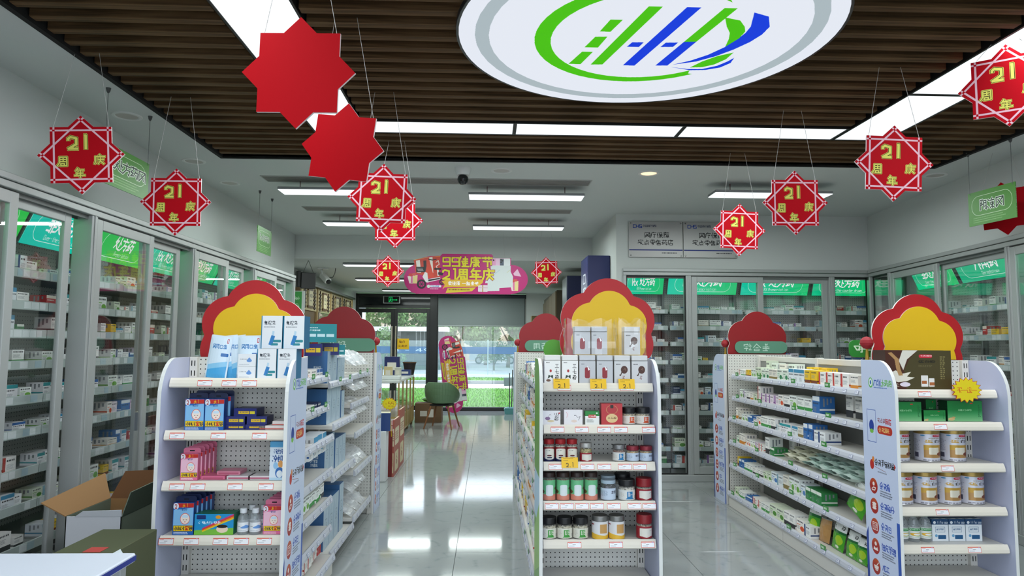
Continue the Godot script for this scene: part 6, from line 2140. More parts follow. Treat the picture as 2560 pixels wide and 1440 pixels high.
# ================================================================ the far part by the street, and what stands about on the floor
func build_front_area() -> void:
	var black := mat("131313", 0.4)
	# --- herb cabinet with lattice tops
	var wood := mat("b39b6e", 0.55)
	var dark := mat("3a2614", 0.6)
	var o := thing("herb_cabinet", "tall herb cabinet with four cream lattice panels and brown plaques along the far west wall", "cabinet", Vector3(-2.85, 0, -12.5))
	put("carcass", MB.new().box(Vector3(-0.09, 0, -1.95), Vector3(0.03, 2.36, 1.95)).done(), mat("6a5232", 0.6), o)
	put("top_strip", cboxm(Vector3(-0.1, 2.36, -1.97), Vector3(0.12, 2.40, 1.97), 0.004), black, o)
	put("counter", cboxm(Vector3(0.03, 0.86, -1.95), Vector3(0.42, 0.90, 1.95), 0.006), wood, o)
	put("lower_front", boxm(Vector3(0.03, 0, -1.95), Vector3(0.38, 0.86, 1.95)), mat("8a6e42", 0.6), o)
	for k in 4:
		var z := 1.45 - k * 0.97
		var p := put("lattice_panel", MB.new().cbox(Vector3(0.03, 1.98, z - 0.46), Vector3(0.05, 2.36, z + 0.46), 0.003).done(), mat("c9b98e", 0.6), o)
		var bars := MB.new()
		for s in [-1.0, 1.0]:
			for j in 5:
				bars.box(Vector3(0.05, 2.02 + j * 0.06, z + s * 0.3 - 0.07), Vector3(0.062, 2.045 + j * 0.06, z + s * 0.3 + 0.07))
			bars.box(Vector3(0.05, 2.0, z + s * 0.3 - 0.012), Vector3(0.064, 2.33, z + s * 0.3 + 0.012))
		put("bars", bars.done(), dark, p)
		var cv := canvas(160, 160, "5a3a14")
		cv.rrect(18, 18, 124, 124, 14, "d9cda4")
		cv.text("日生金", 40, 44, 26, "2a2016", 0.14, 1.0, 0.1)
		cv.small(44, 96, 74, 16, 1, "6a5a3a", k)
		put("plaque", MB.new().box(Vector3(-0.15, -0.15, 0), Vector3(0.15, 0.15, 0.018)).done(), printed(cv.tex(), 0.5), p, Transform3D(Basis(Vector3.UP, PI / 2), Vector3(0.055, 2.17, z)))
		put("post", cboxm(Vector3(0.03, 0.9, z - 0.50), Vector3(0.07, 2.36, z - 0.46), 0.003), wood, o)
		for j in 3:
			put("shelf_board", boxm(Vector3(0.03, 1.1 + j * 0.28, z - 0.46), Vector3(0.3, 1.12 + j * 0.28, z + 0.46)), wood, o)
		put("glass_front", boxm(Vector3(0.295, 0.92, z - 0.45), Vector3(0.3, 1.96, z + 0.45)), pane_mat, o)
	# jars on its shelves: small amber and white pots
	for k in 16:
		var j := thing("herb_pot", "small lidded herb pot, %s along the shelf of the lattice herb cabinet" % ORD[k], "pot", Vector3(-2.69, 1.402, -10.9 - k * 0.22), 0.0, "pots in the herb cabinet")
		put("body", MB.new().lathe([Vector2(0, 0), Vector2(0.05, 0), Vector2(0.062, 0.05), Vector2(0.055, 0.12), Vector2(0.04, 0.14), Vector2(0, 0.14)], 14).done(), mat(["9a7a3c", "d8d2c0", "6a4a28"][k % 3], 0.3), j)
		put("lid", MB.new().lathe([Vector2(0.045, 0.14), Vector2(0.045, 0.155), Vector2(0.01, 0.17), Vector2(0, 0.17)], 14).done(), mat("4a3018", 0.4), j)
	# --- black monitor hung from the low ceiling, and the green card under it
	var tv := thing("hung_monitor", "black monitor hung by cables beside the end of the west cabinet", "monitor", Vector3(-2.54, 2.21, -9.62), 0.5)
	put("case", cboxm(Vector3(-0.03, 0.0, -0.02), Vector3(0.17, 0.22, 0.04), 0.006), black, tv)
	put("back_hump", cboxm(Vector3(-0.08, 0.02, -0.09), Vector3(-0.03, 0.24, 0.03), 0.006), mat("0c0c0c", 0.5), tv)
	for s in [0.0, 0.15]:
		put("cable", MB.new().tube(Vector3(s, 0.21, 0), Vector3(0.07, 0.392, 0), 0.003, 5).done(), mat("3a3a3a", 0.6), tv)
	var gcv := canvas(96, 160, "3f9a48")
	gcv.text("积分", 26, 40, 22, "dff0dc", 0.12)
	gcv.small(24, 90, 50, 30, 3, "bfe0bc", 4)
	var gs := thing("green_card", "green card in a white frame on the pier under the black monitor", "card", Vector3(-2.53, 1.86, -9.36))
	put("frame", cboxm(Vector3(-0.075, 0, -0.012), Vector3(0.095, 0.30, 0.0), 0.003), mat("d0d3d0", 0.5), gs)
	put("sheet", MB.new().box(Vector3(-0.07, 0.01, 0.0), Vector3(0.055, 0.29, 0.002)).done(), printed(gcv.tex()), gs)
	# --- bullet camera on the low ceiling
	var bc := thing("bullet_camera", "white bullet camera with black lens hanging from the low ceiling by the west wall", "camera", Vector3(-2.5, 2.6, -10.6))
	put("bracket", MB.new().cbox(Vector3(-0.07, -0.02, -0.06), Vector3(0.07, 0.0, 0.06), 0.003).tube(Vector3(-0.02, -0.02, 0), Vector3(0.0, -0.11, 0.02), 0.018, 10).done(), mat("d4d5d2", 0.4), bc)
	put("barrel", MB.new().cbox(Vector3(-0.045, -0.04, -0.12), Vector3(0.045, 0.04, 0.12), 0.012).done(), mat("cfd0cc", 0.4), bc, Transform3D(Basis.from_euler(Vector3(0.5, 0.7, 0)), Vector3(0.05, -0.16, 0.05)))
	put("lens", MB.new().lathe([Vector2(0, 0.02), Vector2(0.03, 0.02), Vector2(0.038, 0.0), Vector2(0, 0.0)], 16).done(), black, bc, Transform3D(Basis.from_euler(Vector3(0.5, 0.7, 0)) * Basis(Vector3.RIGHT, PI / 2), Vector3(0.05, -0.16, 0.05) + Basis.from_euler(Vector3(0.5, 0.7, 0)) * Vector3(0, 0, 0.12)))
	put("cord", MB.new().path([Vector3(0.05, -0.14, 0.0), Vector3(0.15, -0.14, 0.0), Vector3(0.18, -0.08, 0.0), Vector3(0.19, 0.0, 0.0)], 0.005).done(), black, bc)
	# --- dark blue display boxes by the pier, wooden doors behind
	var bx := thing("display_tower", "tall dark blue display box with white writing next to the rear cabinet", "display box", Vector3(1.275, 0, -8.3))
	var tc := canvas(128, 512, "1c2a66")
	tc.text("口腔区", 38, 60, 60, "d9deea", 0.12, 0.9, 0.2, true)
	put("body", cboxm(Vector3(-0.13, 0, -0.28), Vector3(0.13, 2.5, 0.28), 0.004), mat("16235c", 0.35), bx)
	put("side_print", MB.new().box(Vector3(-0.27, 1.2, 0), Vector3(0.27, 2.48, 0.002)).done(), printed(tc.tex(), 0.3), bx, Transform3D(Basis(Vector3.UP, -PI / 2), Vector3(-0.1305, 0, 0)))
	bx = thing("display_tower", "dark blue display box with a steel side, farther back behind the other", "display box", Vector3(1.32, 0, -10.5))
	put("body", cboxm(Vector3(-0.17, 0, -0.3), Vector3(0.17, 2.48, 0.3), 0.004), mat("121c4a", 0.35), bx)
	put("steel_side", boxm(Vector3(-0.176, 0, -0.28), Vector3(-0.17, 2.46, 0.28)), mat("9fa4a8", 0.3, 0.8), bx)
	var wd := thing("wardrobe", "brown wooden wardrobe with upright doors behind the dark blue boxes", "wardrobe", Vector3(1.24, 0, -12.7))
	put("carcass", boxm(Vector3(-0.12, 0, -1.3), Vector3(0.25, 2.36, 1.3)), mat("4d4230", 0.6), wd)
	for k in 4:
		var dz := -1.28 + k * 0.65
		var dd := put("door", cboxm(Vector3(-0.145, 0.05, dz), Vector3(-0.12, 2.34 - (3 - k) * 0.02, dz + 0.63), 0.003), mat("6a5a3e", 0.55), wd)
		put("handle", MB.new().tube(Vector3(-0.16, 1.0, dz + 0.56), Vector3(-0.16, 1.25, dz + 0.56), 0.008, 8).done(), mat("20201f", 0.4, 0.5), dd)
	var fc := thing("teal_folder_case", "teal and wood narrow case beyond the wooden wardrobe", "case", Vector3(0.98, 0, -14.3))
	put("body", cboxm(Vector3(-0.1, 0, -0.15), Vector3(0.1, 2.05, 0.15), 0.004), mat("8a7a54", 0.6), fc)
	put("teal_front", boxm(Vector3(-0.085, 1.2, 0.15), Vector3(0.085, 1.85, 0.16)), mat("1f7a74", 0.5), fc)
	# wall lamp like fitting and pipes near the window pier
	# --- brass and glass show counter
	var brass := mat("a8905a", 0.4, 0.4)
	var vc := thing("show_counter", "brass framed glass show counter with slatted cane foot, beyond the white pedestal", "counter", Vector3(-1.75, 0, -12.1))
	put("top", cboxm(Vector3(-0.38, 0.86, -1.1), Vector3(0.38, 0.90, 1.1), 0.006), mat("cfd3cf", 0.2), vc)
	put("glass_side", boxm(Vector3(0.365, 0.34, -1.08), Vector3(0.372, 0.86, 1.08)), pane_mat, vc)
	put("glass_front", boxm(Vector3(-0.37, 0.34, 1.085), Vector3(0.37, 0.86, 1.092)), pane_mat, vc)
	put("glass_shelf", boxm(Vector3(-0.36, 0.60, -1.06), Vector3(0.36, 0.607, 1.06)), pane_mat, vc)
	put("floor_board", boxm(Vector3(-0.37, 0.31, -1.09), Vector3(0.37, 0.34, 1.09)), brass, vc)
	for z in [-1.09, -0.55, 0.0, 0.55, 1.09]:
		put("frame_post", cboxm(Vector3(0.36, 0.08, z - 0.012), Vector3(0.384, 0.86, z + 0.012), 0.002), brass, vc)
	for k in 26:
		put("foot_slat", boxm(Vector3(0.36, 0.09, -1.05 + k * 0.082), Vector3(0.375, 0.31, -1.05 + k * 0.082 + 0.05)), mat("a88f58", 0.6), vc)
	put("foot_rail", MB.new().box(Vector3(-0.37, 0.06, -1.09), Vector3(0.38, 0.09, 1.09)).done(), brass, vc)
	for z in [-1.0, -0.3, 0.4, 1.05]:
		put("foot", boxm(Vector3(0.33, 0.0, z - 0.02), Vector3(0.37, 0.06, z + 0.02)), mat("8a734a", 0.5), vc)
	# things on the counter
	var goods := [[-1.98, -11.25, 0.2, 0.28, 0.16, "1a2a5e", "navy gift carton at the near end of the show counter"], [-1.80, -11.6, 0.14, 0.2, 0.12, "b89a5c", "tan herb carton behind the navy one on the show counter"], [-1.64, -11.7, 0.13, 0.19, 0.12, "c9b88a", "pale tan carton in the middle of the show counter"], [-1.52, -12.0, 0.1, 0.17, 0.1, "c2c4b8", "grey white carton on the show counter"], [-1.70, -12.6, 0.26, 0.34, 0.14, "16235c", "tall dark blue carton at the back of the show counter"], [-1.50, -12.9, 0.2, 0.10, 0.18, "24386e", "low blue carton near the basket on the show counter"]]
	for g in goods:
		var c := thing("gift_carton", g[6], "carton", Vector3(g[0], 0.90, g[1]), 0.0, "cartons on the show counter")
		put("body", cboxm(Vector3(-g[2] / 2, 0, -g[4] / 2), Vector3(g[2] / 2, g[3], g[4] / 2), 0.002), mat(g[5], 0.4), c)
		put("front_label", boxm(Vector3(-g[2] * 0.3, g[3] * 0.3, g[4] / 2), Vector3(g[2] * 0.3, g[3] * 0.7, g[4] / 2 + 0.001)), mat("d8d4c8", 0.5), c)
	var bk := thing("basket", "dark brown basket at the window end of the show counter", "basket", Vector3(-1.45, 0.90, -13.1))
	put("body", MB.new().lathe([Vector2(0, 0), Vector2(0.08, 0), Vector2(0.12, 0.22), Vector2(0.112, 0.22), Vector2(0.075, 0.01), Vector2(0, 0.01)], 18).done(), mat("2a2320", 0.7), bk)
	put("rim", MB.new().lathe([Vector2(0.112, 0.215), Vector2(0.128, 0.215), Vector2(0.128, 0.235), Vector2(0.112, 0.235)], 18).done(), mat("5a4028", 0.6), bk)
	var wt := thing("white_scale", "flat white scale on the show counter before the cartons", "scale", Vector3(-1.6, 0.90, -11.25))
	put("body", cboxm(Vector3(-0.22, 0, -0.1), Vector3(0.22, 0.06, 0.1), 0.008), mat("d4d8d6", 0.3), wt)
	put("plate", boxm(Vector3(-0.18, 0.06, -0.08), Vector3(0.18, 0.068, 0.08)), mat("b9bcbc", 0.3, 0.6), wt)
	# --- white pedestal with cartons and yellow burst, red leaflet stands
	var pd := thing("white_pedestal", "plain white pedestal beside the far end of the west gondola", "pedestal", Vector3(-1.18, 0, -7.72))
	put("body", cboxm(Vector3(-0.07, 0, -0.1), Vector3(0.1, 0.53, 0.1), 0.004), mat("d9dadb", 0.5), pd)
	put("foot_plate", cboxm(Vector3(-0.075, 0, -0.105), Vector3(0.105, 0.012, 0.105), 0.002), mat("b8b9ba", 0.5), pd)
	var bl := thing("blue_carton", "blue carton with a cream top standing on the white pedestal", "carton", Vector3(-1.15, 0.53, -7.72), 0.1)
	put("body", cboxm(Vector3(-0.09, 0, -0.07), Vector3(0.1, 0.19, 0.07), 0.002), mat("153a78", 0.35), bl)
	put("top_face", boxm(Vector3(-0.088, 0.19, -0.068), Vector3(0.098, 0.194, 0.068)), mat("d8d2ba", 0.5), bl)
	put("green_side", boxm(Vector3(-0.1, 0.0, 0.0705), Vector3(-0.02, 0.17, 0.074)), mat("164a2c", 0.4), bl)
	burst(Vector3(-1.09, 0.80, -7.9), 0.085, "small yellow burst card on a stick over the blue carton", "-55", 0.36)
	for k in 2:
		var rd := canvas(96, 256, "a8584a")
		rd.rrect(14, 40, 68, 80, 10, "dccfae")
		rd.small(20, 60, 56, 40, 4, "8a4a3a", k)
		rd.rrect(18, 150, 60, 90, 8, "d4c49c")
		rd.text("人参", 34, 164, 24, "8a3a2a", 0.13, 1.0, 0.1, true)
		var rs := thing("leaflet_stand", ["red and cream printed floor stand beside the white pedestal", "red and cream printed floor stand, the farther of the two"][k], "display stand", Vector3(-1.10 - k * 0.01, 0, -8.15 - k * 0.55), 0.0, "red floor stands")
		put("board", MB.new().box(Vector3(-0.24, 0.0, -0.01), Vector3(0.24, 0.62 + k * 0.06, 0.01)).done(), printed(rd.tex(), 0.5), rs, Transform3D(Basis(Vector3.UP, PI / 2), Vector3(0.06, 0, 0)))
		put("back_tray", cboxm(Vector3(-0.1, 0.0, -0.24), Vector3(0.05, 0.5, 0.24), 0.003), mat("7a1f1c", 0.5), rs)
	# --- cardboard box on the floor before the window
	var cb := thing("cardboard_box", "brown cardboard box with paper labels on the floor behind the green chair", "box", Vector3(-1.1, 0, -13.5))
	put("body", cboxm(Vector3(-0.26, 0, -0.2), Vector3(0.24, 0.36, 0.2), 0.003), mat("6b5238", 0.8), cb)
	put("label", boxm(Vector3(-0.16, 0.12, 0.2), Vector3(-0.03, 0.22, 0.202)), mat("c4bfb4", 0.6), cb)
	put("label", boxm(Vector3(0.0, 0.10, 0.2), Vector3(0.09, 0.25, 0.202)), mat("cfcac0", 0.6), cb)
	var gbx := thing("green_bag", "bundle of green and clear bags lying on the cardboard box", "bag", Vector3(-1.08, 0.362, -13.5))
	put("bundle", pouch(0.34, 0.2, 0.12, Rect2(0, 0, 1, 1)), mat("4f8a34", 0.4), gbx, Transform3D(Basis(Vector3.RIGHT, -PI / 2), Vector3(0, 0.06, 0.1)))
	chair()
	# --- broom and dustpan by the window
	var br := thing("broom", "grey handled broom with a teal head by the shop window", "broom", Vector3(0.52, 0, -15.25))
	put("handle", MB.new().tube(Vector3(0.0, 0.12, 0), Vector3(0.02, 0.92, -0.1), 0.011, 8).done(), mat("565c5e", 0.4), br)
	put("head", cboxm(Vector3(-0.1, 0.06, -0.03), Vector3(0.1, 0.13, 0.03), 0.01), mat("3a8a8e", 0.5), br)
	put("bristles", MB.new().cbox(Vector3(-0.11, 0.0, -0.035), Vector3(0.11, 0.065, 0.035), 0.01).done(), mat("1c1e1f", 0.8), br)
	var dp := thing("dustpan", "teal dustpan with an upright grey handle beside the broom", "dustpan", Vector3(0.47, 0, -15.0))
	put("pan", MB.new().prism(PackedVector2Array([Vector2(-0.1, 0), Vector2(0.1, 0), Vector2(0.12, 0.1), Vector2(0.1, 0.13), Vector2(-0.1, 0.13), Vector2(-0.12, 0.1)]), -0.09, 0.09).done(), mat("5a9a9e", 0.5), dp)
	put("handle", MB.new().tube(Vector3(0, 0.12, -0.08), Vector3(0.0, 0.86, -0.1), 0.01, 8).done(), mat("4a5052", 0.4), dp)
	# --- slanted grey board on a stick out on the lawn
	var ls := thing("lawn_marker", "slanted grey board on a stick standing on the lawn outside", "marker", Vector3(0.75, -0.1, -20.5))
	put("board", cboxm(Vector3(-0.25, 0.38, -0.02), Vector3(0.25, 0.62, 0.02), 0.006), mat("5f686a", 0.5), ls, Transform3D(Basis(Vector3.BACK, 0.06), Vector3.ZERO))
	put("stick", MB.new().tube(Vector3(0.03, 0, 0), Vector3(0.0, 0.4, 0), 0.02, 8).done(), mat("3c4244", 0.5), ls)
	open_cartons()

func burst(at: Vector3, r: float, label: String, words: String, stick := 0.0) -> void:
	var p := PackedVector2Array()
	for i in 32:
		var rr := r * (1.0 if i % 2 == 0 else 0.78)
		p.append(Vector2(cos(TAU * i / 32) * rr, sin(TAU * i / 32) * rr * 0.8))
	var cv := canvas(192, 160, "e9d318")
	if words == "-55": cv.text("-55", 40, 50, 60, "b04a18", 0.1)
	else: cv.text(words, 34, 62, 34, "d8501c", 0.09, 0.9, 0.05)
	var o := thing("burst_card", label, "price burst", at)
	var q := PackedVector2Array()
	for v in p: q.append(v * 1.06)
	put("red_edge", MB.new().prism(q, -0.002, 0.0).done(), mat("b8281c", 0.5), o)
	put("card", MB.new().prism(p, 0.0, 0.0015).done(), printed(cv.tex(), 0.4), o)
	if stick > 0.0:
		put("stick", MB.new().tube(Vector3(0.01, -r * 0.7, -0.004), Vector3(0.03, -stick, -0.004), 0.004, 6).done(), mat("d8b81c", 0.5), o)

func chair() -> void:
	# tub chair: one shell of seat and arms on four wooden legs, turned with its back to the view
	var o := thing("tub_chair", "sage green plastic tub chair with four brown wooden legs in the aisle", "chair", Vector3(-0.80, 0, -12.5), deg_to_rad(166))
	var m := MB.new()
	var N := 40
	var K := 10
	# ring rows from the seat's middle out and up to the rim, which dips at the front
	var rim := func(a: float) -> float:
		var f := cos(a)    # +1 front, -1 back
		return 0.47 + 0.33 * clampf(0.5 - f * 0.62, 0.0, 1.0)
	var grid := []
	for j in K + 1:
		var t := float(j) / K
		var row := []
		for i in N:
			var a := TAU * i / N
			var top: float = rim.call(a)
			var r := 0.0
			var y := 0.44
			if t < 0.5:
				r = 0.215 * (t / 0.5)
				y = 0.43 + 0.02 * pow(t / 0.5, 3)
			else:
				var s := (t - 0.5) / 0.5
				r = 0.215 + 0.085 * sin(s * PI / 2)
				y = 0.45 + (top - 0.45) * (1.0 - cos(s * PI / 2))
			row.append(Vector3(sin(a) * r, y, cos(a) * r * 0.95))
		grid.append(row)
	for side in [0.0, -0.012]:
		for j in K:
			for i in N:
				var a: Vector3 = grid[j][i]
				var b: Vector3 = grid[j][(i + 1) % N]
				var c: Vector3 = grid[j + 1][(i + 1) % N]
				var d: Vector3 = grid[j + 1][i]
				var ax := Vector3(0, 0.75, 0)
				var na := (ax - a).normalized() if j >= K / 2 else Vector3.UP
				var nc := (ax - c).normalized() if j >= K / 2 else Vector3.UP
				na.y *= 0.5; nc.y *= 0.5
				na = na.normalized(); nc = nc.normalized()
				if side < 0.0:
					na = -na; nc = -nc
					a += na * 0.012; b += na * 0.012; c += nc * 0.012; d += nc * 0.012
				m.tri(a, b, c, na, na, nc)
				m.tri(a, c, d, na, nc, nc)
	for i in N:
		var d0: Vector3 = grid[K][i]
		var d1: Vector3 = grid[K][(i + 1) % N]
		m.tube(d0, d1, 0.008, 6)
	put("shell", m.done(), mat("6b8a68", 0.45), o)
	put("under_frame", MB.new().box(Vector3(-0.17, 0.39, -0.17), Vector3(0.17, 0.42, 0.17)).done(), mat("141414", 0.6), o)
	for s in [[-1, -1], [1, -1], [-1, 1], [1, 1]]:
		put("leg", MB.new().tube(Vector3(s[0] * 0.15, 0.40, s[1] * 0.15), Vector3(s[0] * 0.25, 0.0, s[1] * 0.24), 0.019, 12, 0.012).done(), mat("8a5a34", 0.5), o)

func pouch(w: float, h: float, d: float, uvr: Rect2, wob := 0.0, sd := 1) -> ArrayMesh:
	# a filled bag: flat welded edges, belly in the middle
	var r := RandomNumberGenerator.new()
	r.seed = sd
	var nx := 8
	var ny := 10
	var m := MB.new()
	var z := []
	for j in ny + 1:
		var row := []
		for i in nx + 1:
			var u := float(i) / nx
			var v := float(j) / ny
			var e := pow(maxf(0.0, sin(PI * u)), 0.6) * pow(maxf(0.0, sin(PI * clampf(v * 0.93, 0, 1))), 0.6)
			row.append(e * d / 2 + (r.randf_range(-1, 1) * wob * e if wob > 0.0 else 0.0))
		z.append(row)
	var pt := func(i: int, j: int, s: float) -> Vector3: return Vector3((float(i) / nx - 0.5) * w, float(j) / ny * h, s * z[j][i])
	for s in [1.0, -1.0]:
		for j in ny:
			for i in nx:
				var a: Vector3 = pt.call(i, j, s)
				var b: Vector3 = pt.call(i + 1, j, s)
				var c: Vector3 = pt.call(i + 1, j + 1, s)
				var q: Vector3 = pt.call(i, j + 1, s)
				var nn: Vector3 = (b - a).cross(q - a).normalized() * s
				var ua := uvr.position + Vector2(float(i) / nx, 1.0 - float(j) / ny) * uvr.size
				var ub := uvr.position + Vector2(float(i + 1) / nx, 1.0 - float(j) / ny) * uvr.size
				var uc := uvr.position + Vector2(float(i + 1) / nx, 1.0 - float(j + 1) / ny) * uvr.size
				var ud := uvr.position + Vector2(float(i) / nx, 1.0 - float(j + 1) / ny) * uvr.size
				var n2: Vector3 = (c - b).cross(q - b).normalized() * s
				m.tri(a, b, q, nn, nn, nn, ua, ub, ud)
				m.tri(b, c, q, n2, n2, n2, ub, uc, ud)
	return m.done()

func flap(a: Vector3, b: Vector3, tip_b: Vector3, tip_a: Vector3) -> ArrayMesh:
	var n := (b - a).cross(tip_a - a).normalized() * 0.0025
	var m := MB.new()
	m.quad(a + n, b + n, tip_b + n, tip_a + n, n.normalized())
	m.quad(a - n, b - n, tip_b - n, tip_a - n, -n.normalized())
	for e in [[a, b], [b, tip_b], [tip_b, tip_a], [tip_a, a]]:
		var o: Vector3 = (e[1] - e[0]).cross(n).normalized()
		m.quad(e[0] + n, e[1] + n, e[1] - n, e[0] - n, o)
	return m.done()

func open_cartons() -> void:
	# open white carton on the floor between the cabinet and the west gondola
	var kraft := mat("9a7348", 0.85)
	var o := thing("open_carton", "open white carton with brown inside and a torn label, beside the west gondola", "carton", Vector3(-2.06, 0, -4.05))
	var m := MB.new()
	var W := 0.145
	var D := 0.22
	var H := 0.55
	put("front_wall", cboxm(Vector3(-W, 0, D - 0.006), Vector3(W, H, D), 0.001), mat("c9cacf", 0.7), o)
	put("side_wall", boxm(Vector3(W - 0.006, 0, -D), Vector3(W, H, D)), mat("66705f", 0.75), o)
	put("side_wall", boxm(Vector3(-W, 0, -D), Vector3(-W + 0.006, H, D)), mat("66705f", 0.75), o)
	put("back_wall", boxm(Vector3(-W, 0, -D), Vector3(W, H, -D + 0.006)), kraft, o)
	put("bottom", boxm(Vector3(-W, 0, -D), Vector3(W, 0.006, D)), kraft, o)
	put("left_flap", flap(Vector3(-W, H, D), Vector3(-W, H, -D), Vector3(-W - 0.05, H + 0.14, -D - 0.02), Vector3(-W - 0.10, H + 0.08, D + 0.05)), kraft, o)
	put("back_flap", flap(Vector3(-W, H, -D), Vector3(W, H, -D), Vector3(W + 0.03, H + 0.16, -D - 0.04), Vector3(-W + 0.06, H + 0.15, -D - 0.04)), mat("6e4a2a", 0.85), o)
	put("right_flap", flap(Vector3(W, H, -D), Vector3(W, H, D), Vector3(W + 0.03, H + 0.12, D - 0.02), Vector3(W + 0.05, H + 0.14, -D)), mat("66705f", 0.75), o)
	put("front_flap", flap(Vector3(W, H, D), Vector3(-W + 0.05, H, D), Vector3(-W + 0.09, H + 0.028, D + 0.004), Vector3(W, H + 0.034, D + 0.004)), mat("c4c6cb", 0.7), o)
	var lc := canvas(128, 128, "d9dadc")
	lc.rect(20, 0, 30, 34, "d89a78")
	lc.poly([Vector2(10, 40), Vector2(60, 34), Vector2(50, 70), Vector2(20, 84)], "1c1c1f")
	lc.small(50, 60, 60, 50, 5, "6a6c72", 3)
	put("torn_label", MB.new().box(Vector3(-0.05, 0, 0), Vector3(0.05, 0.13, 0.001)).done(), printed(lc.tex(), 0.5), o, Transform3D(Basis(Vector3.BACK, -0.5), Vector3(0.01, 0.32, D + 0.002)))
	# olive carton nearer the camera
	var g := thing("olive_carton", "dark olive carton with red labels and a lifted flap beside the white table", "carton", Vector3(-1.6, 0, -3.03))
	put("body", cboxm(Vector3(-0.13, 0, -0.27), Vector3(0.11, 0.62, 0.25), 0.002), mat("4d5236", 0.7), g)
	put("red_label", boxm(Vector3(-0.02, 0.6205, 0.02), Vector3(0.05, 0.6215, 0.09)), mat("b83a34", 0.5), g)
	put("red_label", boxm(Vector3(0.1105, 0.46, 0.04), Vector3(0.1115, 0.56, 0.2)), mat("b83a34", 0.5), g)
	put("lifted_flap", flap(Vector3(0.11, 0.62, 0.05), Vector3(0.11, 0.62, 0.25), Vector3(0.165, 0.60, 0.25), Vector3(0.15, 0.60, 0.09)), mat("c9d2d6", 0.6), g)
	# white table edge and plastic bin by the camera
	var t := thing("white_table", "white table top with a blue edge stripe at the bottom of the view", "table", Vector3(-1.7, 0, -2.1))
	put("top", cboxm(Vector3(-0.50, 0.70, -0.45), Vector3(0.48, 0.73, 0.4), 0.004), mat("d3d8e4", 0.4), t)
	put("blue_stripe", boxm(Vector3(0.36, 0.705, -0.452), Vector3(0.481, 0.722, 0.35)), mat("1f2f8a", 0.4), t)
	for s in [[-0.46, -0.41], [0.44, -0.41], [-0.46, 0.36], [0.44, 0.36]]:
		put("leg", cboxm(Vector3(s[0] - 0.02, 0, s[1] - 0.02), Vector3(s[0] + 0.02, 0.70, s[1] + 0.02), 0.003), mat("b4b6b8", 0.4, 0.5), t)
	var bin := thing("white_bin", "white plastic bin with a wide rim in the bottom corner of the view", "bin", Vector3(-2.05, 0.73, -2.35))
	put("body", MB.new().prism(rounded(-0.16, -0.13, 0.16, 0.13, 0.04), 0.0, 0.12).done(), mat("d8d8d2", 0.4), bin, Transform3D(Basis(Vector3(1, 0, 0), Vector3(0, 0, -1), Vector3(0, 1, 0)), Vector3.ZERO))
	put("rim", MB.new().prism(rounded(-0.175, -0.145, 0.175, 0.145, 0.05), 0.11, 0.13).done(), mat("deded8", 0.35), bin, Transform3D(Basis(Vector3(1, 0, 0), Vector3(0, 0, -1), Vector3(0, 1, 0)), Vector3.ZERO))
	put("contents", MB.new().prism(rounded(-0.15, -0.12, 0.15, 0.12, 0.03), 0.125, 0.132).done(), mat("b89a9c", 0.6), bin, Transform3D(Basis(Vector3(1, 0, 0), Vector3(0, 0, -1), Vector3(0, 1, 0)), Vector3.ZERO))

# ================================================================ goods on the shelves
const NTH := ["first", "second", "third", "fourth", "fifth", "sixth"]

func hbox(cell: int, w: float, h: float, d: float) -> ArrayMesh:
	var key := "h%d/%.3f/%.3f/%.3f" % [cell, w, h, d]
	if not carton_cache.has(key):
		carton_cache[key] = MB.new().box(Vector3(-w / 2, 0, -d), Vector3(w / 2, h, 0), hero_uv(cell), hero_uv(cell, true), Rect2(hero_uv(cell, true).position, hero_uv(cell, true).size * 0.2)).done()
	return carton_cache[key]

func good(called: String, cell: int, size: Vector3, at: Vector3, label: String, cat: String, group := "", turn := 0.0) -> MeshInstance3D:
	var o := put(called, hbox(cell, size.x, size.y, size.z), hero)
	o.position = at
	o.rotation.y = turn
	tag(o, label, cat, group)
	return o

func patch_pack(cell: int, at: Vector3, w: float, h: float, d: float, label: String, group: String, turn := 0.0) -> void:
	# carton with a punched hang tab standing up behind
	var o := thing("patch_box", label, "box", at, turn, group)
	put("carton", hbox(cell, w, h, d), hero, o)
	var t := PackedVector2Array([Vector2(-w / 2, 0), Vector2(w / 2, 0), Vector2(w / 2, 0.018), Vector2(w / 2 - 0.008, 0.026), Vector2(-w / 2 + 0.008, 0.026), Vector2(-w / 2, 0.018)])
	put("hang_tab", MB.new().prism(t, -0.001, 0.001).done(), mat(["12234f", "e07898", "17407e", "4aa4dc"][mini(cell, 3)], 0.4), o, Transform3D(Basis(), Vector3(0, h, -d + 0.002)))
	put("tab_hole", boxm(Vector3(-0.012, 0.008, 0.0), Vector3(0.012, 0.014, 0.0014)), mat("15161a", 0.8), o, Transform3D(Basis(), Vector3(0, h, -d + 0.002)))

